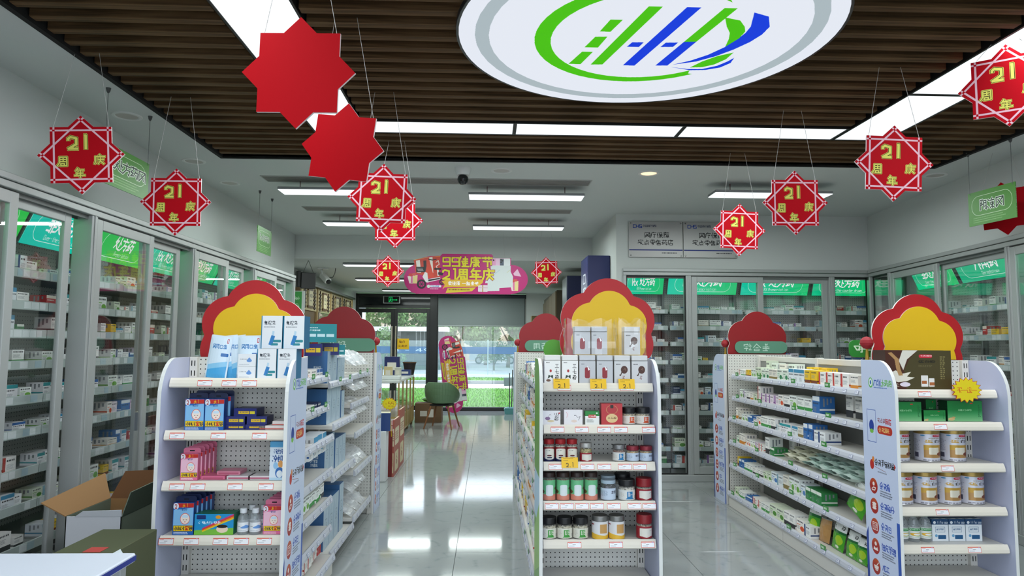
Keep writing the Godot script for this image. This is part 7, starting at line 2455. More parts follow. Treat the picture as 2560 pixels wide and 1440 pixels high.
func jar(at: Vector3, r: float, h: float, lid_h: float, lid_col: String, label_cell: int, fill_col: String, label: String, group: String, metal := 0.0, label_from := 0.08, label_to := 0.72) -> void:
	var o := thing("herb_jar", label, "jar", at, 0.0, group)
	var bh := h - lid_h
	put("glass_body", MB.new().lathe([Vector2(0, 0), Vector2(r * 0.93, 0), Vector2(r, 0.006), Vector2(r, bh * 0.88), Vector2(r * 0.9, bh * 0.96), Vector2(r * 0.88, bh)], 24).done(), glass("e8ece6", 0.10), o)
	put("contents", MB.new().lathe([Vector2(0, 0.004), Vector2(r * 0.9, 0.004), Vector2(r * 0.94, 0.01), Vector2(r * 0.93, bh * 0.84), Vector2(r * 0.5, bh * 0.87), Vector2(0, bh * 0.85)], 18).done(), lumpy(fill_col), o)
	put("label", MB.new().lathe([Vector2(r + 0.0008, bh * label_from), Vector2(r + 0.0008, bh * label_to)], 24, Vector3.ZERO, hero_uv(label_cell)).done(), hero, o)
	put("lid", MB.new().lathe([Vector2(0, bh - 0.004), Vector2(r * 0.97, bh - 0.004), Vector2(r * 1.0, bh), Vector2(r * 1.0, h - 0.004), Vector2(r * 0.96, h), Vector2(0, h)], 24).done(), mat(lid_col, 0.35, metal), o)

func lumpy(col: String) -> StandardMaterial3D:
	var key := "lump" + col
	if not mats.has(key):
		var m := StandardMaterial3D.new()
		var c := Color.html(col)
		m.albedo_texture = noise_tex(FastNoiseLite.FRACTAL_FBM, 0.06, [[0.25, c.darkened(0.5).to_html(false)], [0.5, c.to_html(false)], [0.8, c.lightened(0.25).to_html(false)]], 128, 3, 7)
		m.uv1_triplanar = true
		m.uv1_scale = Vector3(9, 9, 9)
		m.roughness = 0.8
		mats[key] = m
	return mats[key]

func tin(cell: int, at: Vector3, label: String, turn := 0.0) -> void:
	var o := thing("tea_tin", label, "tin", at, turn, "square tea tins on the middle end shelf")
	put("body", MB.new().box(Vector3(-0.044, 0, -0.08), Vector3(0.044, 0.125, 0), Rect2(hero_uv(cell).position + Vector2(0, hero_uv(cell).size.y * 0.2), hero_uv(cell).size * Vector2(1, 0.8)), Rect2(hero_uv(cell, true).position, hero_uv(cell, true).size * 0.3), Rect2(hero_uv(cell, true).position, hero_uv(cell, true).size * 0.2)).done(), tin_mat, o)
	put("lid", MB.new().cbox(Vector3(-0.0445, 0.126, -0.0805), Vector3(0.0445, 0.155, 0.0005), 0.003).done(), mat(["dcdad6", "c2c3c6", "cfcecd"][cell - 15], 0.35, 0.3), o)

var tin_mat: StandardMaterial3D

func clear_bag(at: Vector3, w: float, h: float, d: float, label: String) -> void:
	# thin crinkled film drawn over the tins
	var r := RandomNumberGenerator.new()
	r.seed = int(at.x * 1000)
	var m := MB.new()
	var nx := 7
	var ny := 5
	for side in 4:
		var bs := Basis(Vector3.UP, side * PI / 2)
		var ww := w if side % 2 == 0 else d
		var dd := d if side % 2 == 0 else w
		var z := []
		for j in ny + 1:
			for i in nx + 1: z.append(r.randf_range(0.002, 0.012) if i > 0 and i < nx else 0.004)
		for j in ny:
			for i in nx:
				var q := []
				for c in [[0, 0], [1, 0], [1, 1], [0, 1]]:
					var fx := float(i + c[0]) / nx - 0.5
					var fy := float(j + c[1]) / ny
					q.append(bs * Vector3(fx * ww, fy * h + (0.02 * sin(fx * 9.0) if j + c[1] == ny else 0.0), dd / 2 + z[(j + c[1]) * (nx + 1) + i + c[0]]))
				var n1: Vector3 = (q[1] - q[0]).cross(q[3] - q[0]).normalized()
				m.tri(q[0], q[1], q[3], n1, n1, n1)
				m.tri(q[1], q[2], q[3], n1, n1, n1)
	var o := put("clear_bag", m.done(), film)
	o.position = at
	tag(o, label, "plastic bag", "clear bags over the tins")

var film: StandardMaterial3D

func carton_row(T: Transform3D, z: float, z_end: float, list: Array, where: String, depth: float, rows_behind := 0) -> void:
	# T: x runs along the shelf, z towards the aisle. list of [print, width, height, how many]
	var n := 0
	var x := z
	for e in list:
		for k in int(e[3]):
			var w: float = e[1]
			if x + w > z_end: return
			var c := put("medicine_box", carton_mesh(e[0], w, e[2], depth), carton_sheet)
			c.transform = T * Transform3D(Basis(Vector3.UP, rng.randf_range(-0.04, 0.04)), Vector3(x + w / 2, 0.001, -rng.randf_range(0.0, 0.012)))
			tag(c, "%s, %s on the %s" % [hue_words(e[0]), ORD[n], where], "box", "medicine cartons on the aisle shelves")
			n += 1
			x += w + 0.003
		x += rng.randf_range(0.0, 0.015)

func build_products() -> void:
	print_heroes()
	tin_mat = hero.duplicate()
	tin_mat.metallic = 0.25
	tin_mat.roughness = 0.3
	film = glass("f2f4f6", 0.03)
	film.roughness = 0.12
	west_end()
	middle_end()
	east_end()
	east_aisle()
	west_aisle()
	middle_aisle()
	# what is past the limit in the cabinets
	var s := put("cabinet_cartons", stock.done(), carton_sheet)
	tag(s, "rows of small medicine cartons deeper in the glass cabinets", "boxes", "", "stuff")

# ---------------------------------------------------------------- west end shelf (x -1.6 .. -0.985, front about z -3.55)
func west_end() -> void:
	var Z := -3.625
	# mask bags on the top shelf
	var bags := [[-1.395, 0.075, -0.10, "mask bag with a green edge, first of the bags on the top shelf"], [-1.335, 0.07, 0.10, "mask bag standing second on the top shelf, edge on"], [-1.29, 0.06, 0.12, "mask bag standing third on the top shelf, edge on"], [-1.225, 0.11, 0.02, "broad mask bag nearest the small drop packs"]]
	for i in bags.size():
		var b = bags[i]
		var o := thing("mask_bag", b[3], "mask bag", Vector3(b[0], 1.282, Z - 0.035 - (0.02 if i in [1, 2] else 0.0)), 0.0, "mask bags on the west end shelf")
		var bw := 0.11 if i != 3 else 0.125
		put("bag", pouch(bw, 0.215, 0.032, hero_uv(18), 0.0, i), bag_mat(), o, Transform3D(Basis(Vector3.BACK, b[2]) * Basis(Vector3.RIGHT, -0.1), Vector3.ZERO))
		put("top_weld", boxm(Vector3(-bw * 0.48, 0.0, -0.001), Vector3(bw * 0.48, 0.014, 0.001)), mat("dfe8ee", 0.35), o, Transform3D(Basis(Vector3.BACK, b[2]) * Basis(Vector3.RIGHT, -0.1) , (Basis(Vector3.BACK, b[2]) * Basis(Vector3.RIGHT, -0.1)) * Vector3(0, 0.206, 0)))
	for k in 2:
		good("drop_pack", 6, Vector3(0.088, 0.062, 0.09), Vector3(-1.222, 1.281 + k * 0.063, Z + 0.01), ["small white pack with a blue drop, lower of two by the mask bags", "small white pack with a blue drop, upper of two by the mask bags"][k], "pack", "white drop packs")
	for k in 2:
		good("spray_pack", 5, Vector3(0.097, 0.152, 0.10), Vector3(-1.125 + k * 0.101, 1.281, Z + 0.005), ["white nasal spray pack, lower one beside the drop packs", "white nasal spray pack, lower one beside the printed side board"][k], "pack", "white nasal spray packs")
		good("spray_pack", 5, Vector3(0.108, 0.168, 0.10), Vector3(-1.112 + k * 0.112, 1.434, Z - 0.02), ["white nasal spray pack, upper one on the yellow cloud side", "white nasal spray pack, upper one at the edge of the red cloud"][k], "pack", "white nasal spray packs", -0.04)
	# second shelf
	for k in 2:
		patch_pack(0, Vector3(-1.465 + k * 0.098, 1.026, Z + 0.03), 0.095, 0.155, 0.05, ["blue cooling patch box nearest the outer side board on the second shelf", "blue cooling patch box beside the flat navy packs"][k], "blue cooling patch boxes")
		patch_pack(0, Vector3(-1.455 + k * 0.098, 1.026, Z - 0.03), 0.095, 0.165, 0.05, ["blue cooling patch box standing behind the one by the side board", "blue cooling patch box behind, next to the flat navy packs"][k], "blue cooling patch boxes")
	var flats := [[-1.275, 0.0], [-1.172, 0.0], [-1.275, 0.026], [-1.165, 0.026], [-1.225, 0.066]]
	for k in flats.size():
		good("navy_pack", 7, Vector3(0.10 if k < 4 else 0.115, 0.025 if k < 2 else 0.04, 0.11), Vector3(flats[k][0], 1.026 + flats[k][1], Z - 0.0), "flat navy pack with a yellow label, " + ["bottom of the pile by the blue boxes", "bottom of the pile away from the blue boxes", "middle of the pile by the blue boxes", "middle of the pile away from the blue boxes", "topmost of the pile"][k], "pack", "flat navy packs", -0.05 if k == 4 else 0.0)
	for k in 3:
		var rp := put("flat_pack", MB.new().cbox(Vector3(-0.05 if k == 2 else -0.06, 0, -0.1), Vector3(0.05 if k == 2 else 0.06, 0.02, 0), 0.001).done(), mat("e6dcd8", 0.45))
		rp.position = [Vector3(-1.09, 1.026, Z + 0.0), Vector3(-1.045, 1.026, Z - 0.11), Vector3(-1.04, 1.047, Z - 0.01)][k]
		tag(rp, ["flat white pack lying by the navy pile on the second shelf", "flat white pack lying at the back of the second shelf", "flat white pack lying on another, by the printed side board"][k], "pack", "flat white packs")
		put("red_edge", MB.new().box(Vector3(-0.0505 if k == 2 else -0.0605, 0.002, 0.0), Vector3(0.0505 if k == 2 else 0.0605, 0.006, 0.0008)).done(), mat("c8402f", 0.5), rp)
	# third shelf
	for k in 5:
		patch_pack(1, Vector3(-1.478 + k * 0.006, 0.781, Z + 0.035 - k * 0.036), 0.085, 0.13 + k * 0.003, 0.033, "pink cooling patch box, %s of the row from the front on the third shelf" % NTH[k], "pink cooling patch boxes, third shelf")
	for k in 4:
		var fp := put("flat_pack", MB.new().cbox(Vector3(-0.058, 0, -0.1), Vector3(0.058, 0.018, 0), 0.001).done(), mat(["dc6f92", "d9d4d6", "d9889f", "e2dcdc"][k], 0.45))
		fp.position = [Vector3(-1.365, 0.781, Z + 0.02), Vector3(-1.24, 0.781, Z + 0.02), Vector3(-1.30, 0.80, Z - 0.01), Vector3(-1.135, 0.781, Z + 0.02)][k]
		tag(fp, "flat " + ["pink pack lying beside the pink boxes", "white pack lying in the middle of the third shelf", "rosy pack lying on top of two others", "white pack lying beside the pale blue patch box"][k], "pack", "flat packs on the third shelf")
		put("edge_print", boxm(Vector3(-0.05, 0.005, 0.0), Vector3(0.05, 0.011, 0.0008)), mat("b8506f", 0.5), fp)
	patch_pack(3, Vector3(-1.035, 0.781, Z + 0.03), 0.10, 0.19, 0.05, "pale blue cooling patch box beside the printed side board on the third shelf", "pale blue cooling patch box")
	# fourth shelf
	for k in 5:
		patch_pack(0, Vector3(-1.49 + k * 0.008, 0.521, Z + 0.05 - k * 0.036), 0.10, 0.155 + k * 0.003, 0.033, "light blue cooling patch box, %s from the front on the fourth shelf" % NTH[k], "light blue cooling patch boxes, fourth shelf")
	good("rainbow_box", 4, Vector3(0.19, 0.10, 0.09), Vector3(-1.34, 0.521, Z + 0.05), "wide blue box with a rainbow and a child on the fourth shelf", "box")
	for k in 4:
		var at := [Vector3(-1.205, 0.521, Z + 0.03), Vector3(-1.145, 0.521, Z + 0.03), Vector3(-1.185, 0.521, Z - 0.04), Vector3(-1.125, 0.521, Z - 0.04)][k] as Vector3
		bottle(at, 0.027, 0.125, "e2e6ea", 6, "clear bottle with a white cap, %s of four" % ["front one by the rainbow box", "front one by the pink boxes", "back one by the rainbow box", "back one by the pink boxes"][k], "clear bottles on the west end shelf")
	for k in 4:
		patch_pack(1, Vector3(-1.06 + k * 0.006, 0.521, Z + 0.04 - k * 0.036), 0.088, 0.137 + k * 0.004, 0.033, "pink cooling patch box, %s from the front beside the bottles" % NTH[k], "pink cooling patch boxes, fourth shelf")
	for k in 3:
		patch_pack(2, Vector3(-1.0 + k * 0.003 - 0.035, 0.521, Z - 0.115 + 0.0 - k * 0.036), 0.088, 0.165 + k * 0.003, 0.033, "navy cooling patch box, %s from the front beside the printed side board" % NTH[k], "navy cooling patch boxes")
	# goods on top behind the side board: teal nappy packs and cartons
	var tops := [[31, -1.09, 1.47, -4.62, 0.20, 0.12, 0.14, 0.35, "teal carton with a torn open top, topmost over the west aisle shelf"], [20, -1.13, 1.385, -4.5, 0.13, 0.06, 0.12, 0.2, "white carton under the teal one over the west aisle shelf"], [7, -1.08, 1.385, -4.35, 0.12, 0.075, 0.12, 0.2, "navy carton on top of the west aisle shelf"], [7, -1.06, 1.385, -4.75, 0.12, 0.08, 0.12, 0.2, "navy carton behind another on top of the west aisle shelf"], [31, -1.05, 1.385, -4.95, 0.1, 0.07, 0.1, 0.2, "small teal pack at the far end on top of the west aisle shelf"]]
	for t in tops:
		good("top_carton", t[0], Vector3(t[4], t[5], t[6]), Vector3(t[1], t[2], t[3]), t[8], "carton", "cartons on top of the west aisle shelf", t[7])

func bag_mat() -> StandardMaterial3D:
	if not mats.has("bag"):
		var m: StandardMaterial3D = hero.duplicate()
		m.roughness = 0.25
		mats["bag"] = m
	return mats["bag"]

func bottle(at: Vector3, r: float, h: float, cap: String, cell: int, label: String, group: String) -> void:
	var o := thing("bottle", label, "bottle", at, 0.0, group)
	put("body", MB.new().lathe([Vector2(0, 0), Vector2(r * 0.94, 0), Vector2(r, 0.005), Vector2(r, h * 0.58), Vector2(r * 0.8, h * 0.72), Vector2(r * 0.5, h * 0.78), Vector2(r * 0.5, h * 0.84)], 20).done(), glass("d4dde0", 0.22), o)
	put("label", MB.new().lathe([Vector2(r + 0.0007, h * 0.12), Vector2(r + 0.0007, h * 0.48)], 20, Vector3.ZERO, hero_uv(cell)).done(), hero, o)
	put("cap", MB.new().lathe([Vector2(0, h * 0.82), Vector2(r * 0.62, h * 0.82), Vector2(r * 0.62, h * 0.98), Vector2(r * 0.55, h), Vector2(0, h)], 18).done(), mat(cap, 0.4), o)

# ---------------------------------------------------------------- middle end shelf (x 0.285 .. 0.915, front about z -3.82)
func middle_end() -> void:
	var Z := -3.84
	var words := ["white tin with a red dot flower, first from the green side board", "white tin with a red dot flower, second from the green side board", "silver tin with a dark red seal, third in the front row of tins", "silver tin with a dark red seal, fourth in the front row of tins", "silver tin with a brown mushroom, fifth in the front row of tins", "silver tin with a brown mushroom, last in the front row of tins"]
	for k in 6:
		tin([15, 15, 16, 16, 17, 17][k], Vector3(0.353 + k * 0.096, 1.251, Z), words[k])
	for k in 3:
		tin([16, 16, 17][k], Vector3([0.523, 0.617, 0.80][k], 1.41, Z - 0.035), ["silver tin with a dark red seal standing on the others, nearer the green side board", "silver tin with a dark red seal standing on the others, beside the yellow gap", "silver tin with a brown mushroom standing alone on the others"][k])
	clear_bag(Vector3(0.57, 1.408, Z - 0.075), 0.27, 0.185, 0.12, "crinkled clear bag over the two upper red seal tins")
	clear_bag(Vector3(0.795, 1.408, Z - 0.075), 0.15, 0.19, 0.12, "crinkled clear bag over the upper mushroom tin")
	var y := 1.031
	good("herb_box", 11, Vector3(0.10, 0.075, 0.06), Vector3(0.345, y, Z + 0.02), "white herb powder box with a purple flower on the second shelf", "box")
	good("herb_box", 12, Vector3(0.10, 0.08, 0.06), Vector3(0.465, y, Z + 0.02), "white herb box with thin grey leaves on the second shelf", "box")
	good("herb_box", 13, Vector3(0.076, 0.073, 0.05), Vector3(0.568, y, Z + 0.02), "small white and green herb box with a red label", "box")
	good("herb_box", 14, Vector3(0.115, 0.115, 0.06), Vector3(0.675, y, Z + 0.02), "square red herb box with a gold gourd on the second shelf", "box")
	for k in 2:
		jar(Vector3(0.775 + k * 0.078, y, Z - 0.03), 0.039, 0.092, 0.026, "141416", 21, "d8c6a0", ["black lidded jar with an orange stripe beside the red box", "black lidded jar with an orange stripe beside the side board"][k], "orange stripe jars")
	y = 0.836
	for k in 3:
		jar(Vector3(0.335 + k * 0.062, y, Z - 0.0), 0.029, 0.118, 0.022, "a01c22", 22, "d8cdb4", "red lidded jar with a cream oval label, %s from the green side board" % NTH[k], "red lidded oval label jars", 0.3, 0.02, 0.8)
	jar(Vector3(0.535, y, Z), 0.033, 0.098, 0.02, "b9b8b4", 29, "b8a860", "small jar with a dark red label and green tag on the third shelf", "dark red label jar", 0.6, 0.02, 0.6)
	jar(Vector3(0.715, y, Z), 0.034, 0.088, 0.018, "8f8f90", 25, "8a5a4a", "steel lidded jar with a blue stripe on the third shelf", "steel lidded jar", 0.7)
	for k in 2:
		jar(Vector3(0.79 + k * 0.073, y, Z), 0.034, 0.082, 0.018, "8c2a38", 24, "c8a870", ["low jar with a dark red lid beside the steel lidded jar", "low jar with a dark red lid beside the side board"][k], "low red lidded jars", 0.3)
	y = 0.631
	for k in 4:
		jar(Vector3(0.335 + k * 0.076, y, Z + 0.0), 0.035, 0.148, 0.022, "2c1a16", 23, ["b8946a", "c09a70", "c4a878", "d2b060"][k], "tall jar with a green and salmon label, %s from the green side board" % NTH[k], "tall green label jars", 0.0, 0.03, 0.86)
	jar(Vector3(0.668, y, Z - 0.07), 0.04, 0.118, 0.016, "a8b8c4", 24, "1f1c30", "dark berry jar with a pale lid, the one behind", "dark berry jars")
	jar(Vector3(0.655, y, Z + 0.005), 0.04, 0.108, 0.014, "a9bccb", 24, "1f1c30", "dark berry jar with a pale lid, the one in front", "dark berry jars")
	jar(Vector3(0.75, y, Z - 0.085), 0.044, 0.128, 0.03, "161618", 25, "d8d0c0", "black lidded jar with a blue stripe, the one behind", "blue stripe jars")
	jar(Vector3(0.755, y, Z + 0.005), 0.044, 0.112, 0.03, "161618", 25, "d8d0c0", "black lidded jar with a blue stripe, the one in front", "blue stripe jars")
	jar(Vector3(0.85, y, Z), 0.042, 0.117, 0.04, "8c1820", 29, "d2c0a0", "red lidded jar with a shield label on the fourth shelf", "shield label jars", 0.0, 0.05, 0.8)
	y = 0.431
	for k in 3:
		jar(Vector3(0.335 + k * 0.085, y, Z), 0.041, 0.112, 0.032, "121214", 26, "cfc4a4", "black lidded jar with a green stripe, %s from the green side board" % NTH[k], "green stripe jars")
	for k in 2:
		jar(Vector3(0.61 + k * 0.09, y, Z), 0.043, 0.12, 0.026, "8c8b88", 27, "d8c890", ["silver lidded white and yellow jar, the one by the green stripe jars", "silver lidded white and yellow jar, the one by the empty gap"][k], "silver lidded yellow jars", 0.7, 0.02, 0.98)
	jar(Vector3(0.85, y, Z), 0.042, 0.125, 0.042, "8c1820", 29, "d2c0a0", "red lidded jar with a shield label on the lowest shelf in view", "shield label jars", 0.0, 0.05, 0.8)

# ---------------------------------------------------------------- east end shelf (x 2.23 .. 2.86, front about z -3.88)
func east_end() -> void:
	var Z := -3.92
	var pc := thing("protein_carton", "large brown protein powder carton with a milk splash on the top shelf", "carton", Vector3(2.44, 1.221, Z + 0.01))
	put("carton", hbox(8, 0.38, 0.222, 0.13), hero, pc)
	put("lid_seam", boxm(Vector3(-0.19, 0.2222, -0.066), Vector3(0.19, 0.2226, -0.064)), mat("2a1a10", 0.7), pc)
	burst(Vector3(2.66, 1.225, -3.835), 0.085, "yellow burst card with red writing on the rail beside the brown carton", "买一送一")
	good("green_carton", 9, Vector3(0.18, 0.108, 0.08), Vector3(2.35, 1.046, Z + 0.02), "green carton by the printed side board on the second shelf", "carton", "green cartons")
	good("green_carton", 9, Vector3(0.125, 0.062, 0.08), Vector3(2.515, 1.046, Z + 0.02), "small low green carton between two larger ones", "carton", "green cartons")
	good("green_carton", 9, Vector3(0.20, 0.115, 0.08), Vector3(2.69, 1.046, Z + 0.02), "green carton at the outer end of the second shelf", "carton", "green cartons")
	good("green_carton", 9, Vector3(0.06, 0.115, 0.12), Vector3(2.56, 1.046, Z - 0.08), "dark end of a green carton standing behind the others", "carton", "green cartons")
	for row in 2:
		var xs: Array = [[2.325, 2.50, 2.65], [2.335, 2.475, 2.61, 2.745]][row]
		var y: float = [0.821, 0.586][row]
		for k in xs.size():
			var o := thing("powder_can", "white powder can with a gold lid, %s on the %s shelf from the side board" % [NTH[k], ["third", "fourth"][row]], "can", Vector3(xs[k], y, Z - 0.04), 0.0, "protein powder cans")
			put("body", MB.new().lathe([Vector2(0.061, 0), Vector2(0.064, 0.003), Vector2(0.064, 0.155), Vector2(0.061, 0.158)], 32, Vector3.ZERO, hero_uv(20)).done(), tin_mat, o)
			put("base", MB.new().lathe([Vector2(0, 0), Vector2(0.0635, 0.0), Vector2(0.066, 0.003), Vector2(0.064, 0.006)], 28).done(), mat("b8b8bc", 0.3, 0.7), o)
			put("lid", MB.new().lathe([Vector2(0.064, 0.153), Vector2(0.067, 0.156), Vector2(0.067, 0.176), Vector2(0.064, 0.18), Vector2(0.058, 0.18), Vector2(0.056, 0.176), Vector2(0, 0.176)], 32).done(), mat("a58a4e", 0.3, 0.7), o)
	for k in 3:
		bottle(Vector3(2.315 + k * 0.065, 0.386, Z), 0.031, 0.165, "1f6a3c", 28, "clear bottle with a green cap and ring label, %s from the side board" % NTH[k], "clear green capped bottles")
	for k in 3:
		good("sachet_pack", 10, Vector3(0.092, 0.12, 0.07), Vector3(2.525 + k * 0.096, 0.386, Z + 0.01), "white pack with a navy top band, %s from the bottles" % NTH[k], "pack", "navy banded packs")

# ---------------------------------------------------------------- shelves along the aisles
func east_aisle() -> void:
	# x along the shelf from far (-6.45) to near (-4.2); faces west
	var face := func(y: float, inset: float) -> Transform3D: return Transform3D(Basis(Vector3(0, 0, 1), Vector3.UP, Vector3(-1, 0, 0)), Vector3(2.23 + inset, y, -6.44))
	var names := ["top", "second", "third", "fourth", "fifth", "bottom"]
	var lists := [
		[[22, 0.05, 0.06, 1], [0, 0.05, 0.055, 2], [4, 0.06, 0.06, 2], [3, 0.05, 0.07, 2], [11, 0.06, 0.09, 2], [7, 0.07, 0.075, 2], [16, 0.08, 0.085, 2], [7, 0.09, 0.09, 2], [5, 0.09, 0.10, 3], [4, 0.09, 0.10, 2], [2, 0.105, 0.095, 4], [8, 0.09, 0.09, 1]],
		[[3, 0.05, 0.08, 2], [6, 0.07, 0.07, 1], [12, 0.07, 0.07, 1], [8, 0.06, 0.065, 1], [11, 0.08, 0.06, 1], [2, 0.07, 0.13, 1], [18, 0.085, 0.075, 4], [15, 0.10, 0.09, 1], [12, 0.10, 0.085, 1], [3, 0.11, 0.10, 1], [0, 0.11, 0.095, 2], [9, 0.10, 0.12, 1]],
		[[8, 0.05, 0.1, 1], [16, 0.07, 0.08, 1], [3, 0.06, 0.06, 2], [9, 0.05, 0.06, 2], [1, 0.07, 0.06, 1], [15, 0.08, 0.07, 1], [0, 0.05, 0.085, 4], [12, 0.09, 0.09, 1], [14, 0.07, 0.05, 1], [17, 0.18, 0.07, 1], [5, 0.10, 0.07, 1], [16, 0.09, 0.08, 1], [9, 0.06, 0.11, 2], [10, 0.10, 0.08, 2]],
		[[7, 0.06, 0.06, 1], [8, 0.07, 0.09, 2], [15, 0.05, 0.06, 2], [19, 0.05, 0.06, 2], [18, 0.06, 0.06, 1], [2, 0.06, 0.06, 2], [12, 0.09, 0.13, 1], [21, 0.09, 0.06, 1]],
		[[4, 0.05, 0.08, 1], [9, 0.06, 0.07, 2], [0, 0.06, 0.06, 3], [12, 0.07, 0.05, 3], [11, 0.07, 0.06, 2], [23, 0.12, 0.085, 1], [14, 0.10, 0.085, 1], [16, 0.09, 0.10, 1], [3, 0.09, 0.11, 2], [23, 0.07, 0.09, 1], [21, 0.08, 0.085, 3]],
		[[11, 0.07, 0.06, 1], [0, 0.05, 0.05, 3], [9, 0.14, 0.04, 1], [2, 0.06, 0.06, 3], [0, 0.08, 0.06, 2], [11, 0.13, 0.09, 2], [12, 0.09, 0.1, 2], [15, 0.12, 0.09, 1], [10, 0.10, 0.08, 1]]]
	var ys := [1.19, 0.99, 0.80, 0.59, 0.38, 0.13]
	for i in 6:
		var inset: float = 0.075 if i < 2 else (0.04 if i < 5 else 0.015)
		carton_row(face.call(ys[i], inset), 0.03, 2.24, lists[i], "%s east aisle shelf from its far end" % names[i], 0.11)
	# green dropper carton standing tall, and second rows
	var tall := [[1.19, 0.42, 11, 0.07, 0.145], [1.19, 0.55, 7, 0.10, 0.13], [1.19, 0.72, 16, 0.12, 0.125], [1.19, 0.90, 7, 0.12, 0.13], [1.19, 1.20, 4, 0.08, 0.115], [1.19, 1.32, 4, 0.08, 0.115], [1.19, 1.44, 4, 0.08, 0.115], [0.99, 1.78, 12, 0.09, 0.15], [0.99, 1.90, 12, 0.09, 0.14], [0.59, 0.86, 12, 0.10, 0.16], [0.13, 1.35, 12, 0.12, 0.16], [0.13, 1.5, 12, 0.12, 0.16]]
	for k in tall.size():
		var t = tall[k]
		var c := put("medicine_box", carton_mesh(t[2], t[3], t[4], 0.08), carton_sheet)
		c.transform = face.call(t[0] + 0.001, 0.195) * Transform3D(Basis(), Vector3(t[1], 0, 0))
		tag(c, "tall %s at the back of the east aisle, %s of those" % [hue_words(t[2]), ORD[k]], "box", "medicine cartons on the aisle shelves")
	# sachet bags lying in the fourth shelf, standing pouches in the bottom one
	var r := RandomNumberGenerator.new()
	r.seed = 77
	var bagm := [mat("cfe2d8", 0.25), mat("e6e6d2", 0.25), mat("1f8a58", 0.3)]
	var n := 0
	for row in 3:
		for k in 6:
			var green := k > 1
			var o := thing("sachet_bag", "%s sachet bag lying in the fourth shelf, %s in the %s layer" % ["pale green" if green else "cream", NTH[k], ["bottom", "middle", "top"][row]], "bag", Vector3.ZERO, 0.0, "sachet bags lying on the east aisle shelf")
			o.transform = face.call(0.592 + row * 0.032, 0.06 + row * 0.03) * Transform3D(Basis(Vector3.UP, r.randf_range(-0.15, 0.15)), Vector3(1.13 + k * 0.175 + row * 0.04, 0.016, -0.07))
			put("bag", pouch(0.15, 0.2, 0.05, Rect2(0, 0, 1, 1), 0.006, n), bagm[0] if green else bagm[1], o, Transform3D(Basis(Vector3.RIGHT, PI / 2 - 0.15), Vector3(0, 0.004, -0.1)))
			if green: put("green_band", boxm(Vector3(-0.07, -0.012, -0.07), Vector3(0.07, 0.012, -0.03)), bagm[2], o)
			n += 1
	var stand := [[1.44, 0.17, 0.215, 30, 0.05, "upright white and green powder pouch, tallest in the bottom shelf"], [1.62, 0.15, 0.15, -1, 0.2, "tan powder pouch leaning beside the tall green and white pouch"], [1.80, 0.15, 0.18, 30, -0.1, "green powder pouch near the printed side board in the bottom shelf"], [1.98, 0.14, 0.16, 30, 0.05, "green powder pouch closest to the camera in the bottom shelf"], [2.1, 0.13, 0.15, 30, 0.1, "powder pouch half hidden by the printed side board, bottom shelf"]]
	for s in stand:
		var o := thing("powder_pouch", s[5], "pouch", Vector3.ZERO, 0.0, "standing powder pouches")
		o.transform = face.call(0.134, 0.05) * Transform3D(Basis(Vector3.BACK, s[4] * 0.4) * Basis(Vector3.RIGHT, -0.22), Vector3(s[0], 0.0, -0.02))
		put("bag", pouch(s[1], s[2], 0.05, hero_uv(30) if s[3] > 0 else Rect2(0, 0, 1, 1), 0.003, int(s[0] * 100)), bag_mat() if s[3] > 0 else mat("b88a52", 0.35), o)
		put("top_weld", boxm(Vector3(-s[1] * 0.46, s[2] - 0.012, -0.0015), Vector3(s[1] * 0.46, s[2] + 0.004, 0.0015)), mat("dfe4dc", 0.35), o)
	var wp := thing("powder_pouch", "white and green pouch leaning at the near end of the fifth shelf", "pouch", Vector3.ZERO, 0.0, "standing powder pouches")
	wp.transform = face.call(0.381, 0.045) * Transform3D(Basis(Vector3.BACK, -0.35) * Basis(Vector3.RIGHT, -0.25), Vector3(2.04, 0.05, -0.02))
	put("bag", pouch(0.19, 0.19, 0.05, hero_uv(30), 0.004, 91), bag_mat(), wp)
	put("top_weld", boxm(Vector3(-0.085, 0.178, -0.0015), Vector3(0.085, 0.194, 0.0015)), mat("dfe4dc", 0.35), wp)

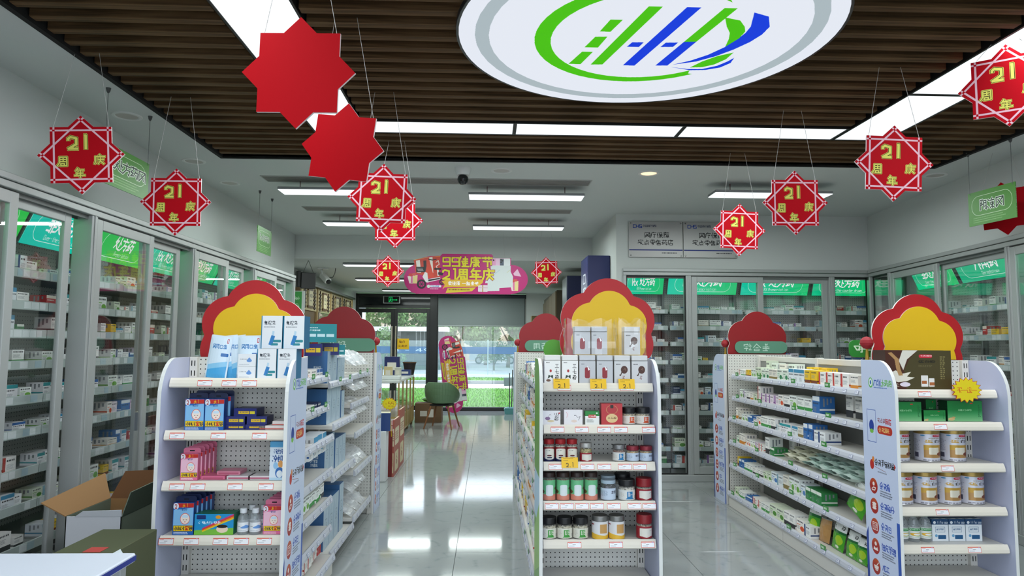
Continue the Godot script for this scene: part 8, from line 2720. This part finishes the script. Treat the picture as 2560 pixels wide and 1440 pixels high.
func west_aisle() -> void:
	# east face of the west gondola: x along the shelf from near (-3.88) to far, facing east
	var face := func(y: float, inset: float) -> Transform3D: return Transform3D(Basis(Vector3(0, 0, -1), Vector3.UP, Vector3(1, 0, 0)), Vector3(-0.985 - inset, y, -3.88))
	var ys := [1.22, 1.0, 0.78, 0.5, 0.16]
	var names := ["top", "second", "third", "fourth", "bottom"]
	var near := [
		[[8, 0.07, 0.085, 2], [9, 0.07, 0.085, 2], [15, 0.06, 0.08, 3], [1, 0.07, 0.08, 2]],
		[[4, 0.09, 0.08, 2], [19, 0.09, 0.085, 3], [20, 0.08, 0.09, 2]],
		[[1, 0.10, 0.09, 3], [5, 0.11, 0.12, 3]],
		[[5, 0.08, 0.07, 1], [3, 0.08, 0.085, 2], [0, 0.07, 0.075, 4], [12, 0.08, 0.08, 1]],
		[[22, 0.08, 0.09, 3], [2, 0.08, 0.10, 3], [13, 0.08, 0.11, 2]]]
	for i in 5:
		carton_row(face.call(ys[i], 0.075 if i < 2 else 0.04), 0.05, 0.73, near[i], "%s west aisle shelf from its near end" % names[i], 0.11)
	# slabs of face masks in the middle bay
	var slabs := [[1.20, 0.79, 2, 0.145, 0.21, "top"], [1.20, 1.10, 2, 0.12, 0.16, "top"], [0.93, 0.80, 3, 0.14, 0.23, "second"], [0.93, 1.26, 1, 0.11, 0.19, "second"], [0.60, 0.78, 2, 0.14, 0.255, "third"], [0.60, 1.10, 3, 0.115, 0.20, "third"], [0.12, 0.80, 3, 0.15, 0.30, "bottom"], [0.12, 1.28, 1, 0.14, 0.33, "bottom"]]
	var total := 0
	for s in slabs:
		for k in int(s[2]):
			var o := put("mask_carton", hbox(19, s[3], s[4], 0.13), hero)
			o.transform = face.call(s[0] + 0.001, 0.07) * Transform3D(Basis(), Vector3(s[1] + k * (s[3] + 0.004) + s[3] / 2, 0, 0))
			tag(o, "pale blue mask carton, %s on the %s level of the west gondola" % [NTH[k] if s[1] < 1.0 else ["fourth", "fifth", "sixth"][k], s[5]], "carton", "pale blue mask cartons")
			total += 1
	# clear bundles in the far bay
	var clear := glass("eef1f4", 0.42, 0.08)
	clear.roughness = 0.2
	var lv := [1.25, 1.06, 0.87, 0.48, 0.30, 0.12]
	for i in 6:
		for k in 3:
			var o := thing("clear_bundle", "clear plastic wrapped bundle, %s on the %s level of the far bay" % [NTH[k], NTH[i]], "bundle", Vector3.ZERO, 0.0, "clear bundles on the west gondola")
			o.transform = face.call(lv[i] + 0.045, 0.03) * Transform3D(Basis(Vector3.RIGHT, -1.0), Vector3(1.63 + k * 0.215, 0.0, 0.0))
			put("film", pouch(0.19, 0.2, 0.06, Rect2(0, 0, 1, 1), 0.012, i * 7 + k), clear, o)
			put("paper_card", boxm(Vector3(-0.05, 0.06, -0.001), Vector3(0.03, 0.14, 0.001)), mat("d4d8dc", 0.5), o)

func middle_aisle() -> void:
	# west face of the middle gondola, seen at a glancing angle
	var face := func(y: float, inset: float) -> Transform3D: return Transform3D(Basis(Vector3(0, 0, 1), Vector3.UP, Vector3(-1, 0, 0)), Vector3(0.285 + inset, y, -7.16))
	var ys := [1.19, 0.98, 0.78, 0.58, 0.38, 0.14]
	var names := ["top", "second", "third", "fourth", "fifth", "bottom"]
	var r := RandomNumberGenerator.new()
	r.seed = 31
	for i in 6:
		var list := []
		var used := 0.0
		while used < 2.9:
			var w := r.randf_range(0.09, 0.15)
			var cnt := r.randi_range(1, 2)
			list.append([[0, 3, 4, 1, 11, 8, 15, 22, 7, 2, 9][r.randi() % 11], w, r.randf_range(0.07, 0.12), cnt])
			used += w * cnt
		carton_row(face.call(ys[i], 0.075 if i < 2 else (0.04 if i < 5 else 0.015)), 0.04, 2.96, list, "%s middle aisle shelf from its street end" % names[i], 0.11)
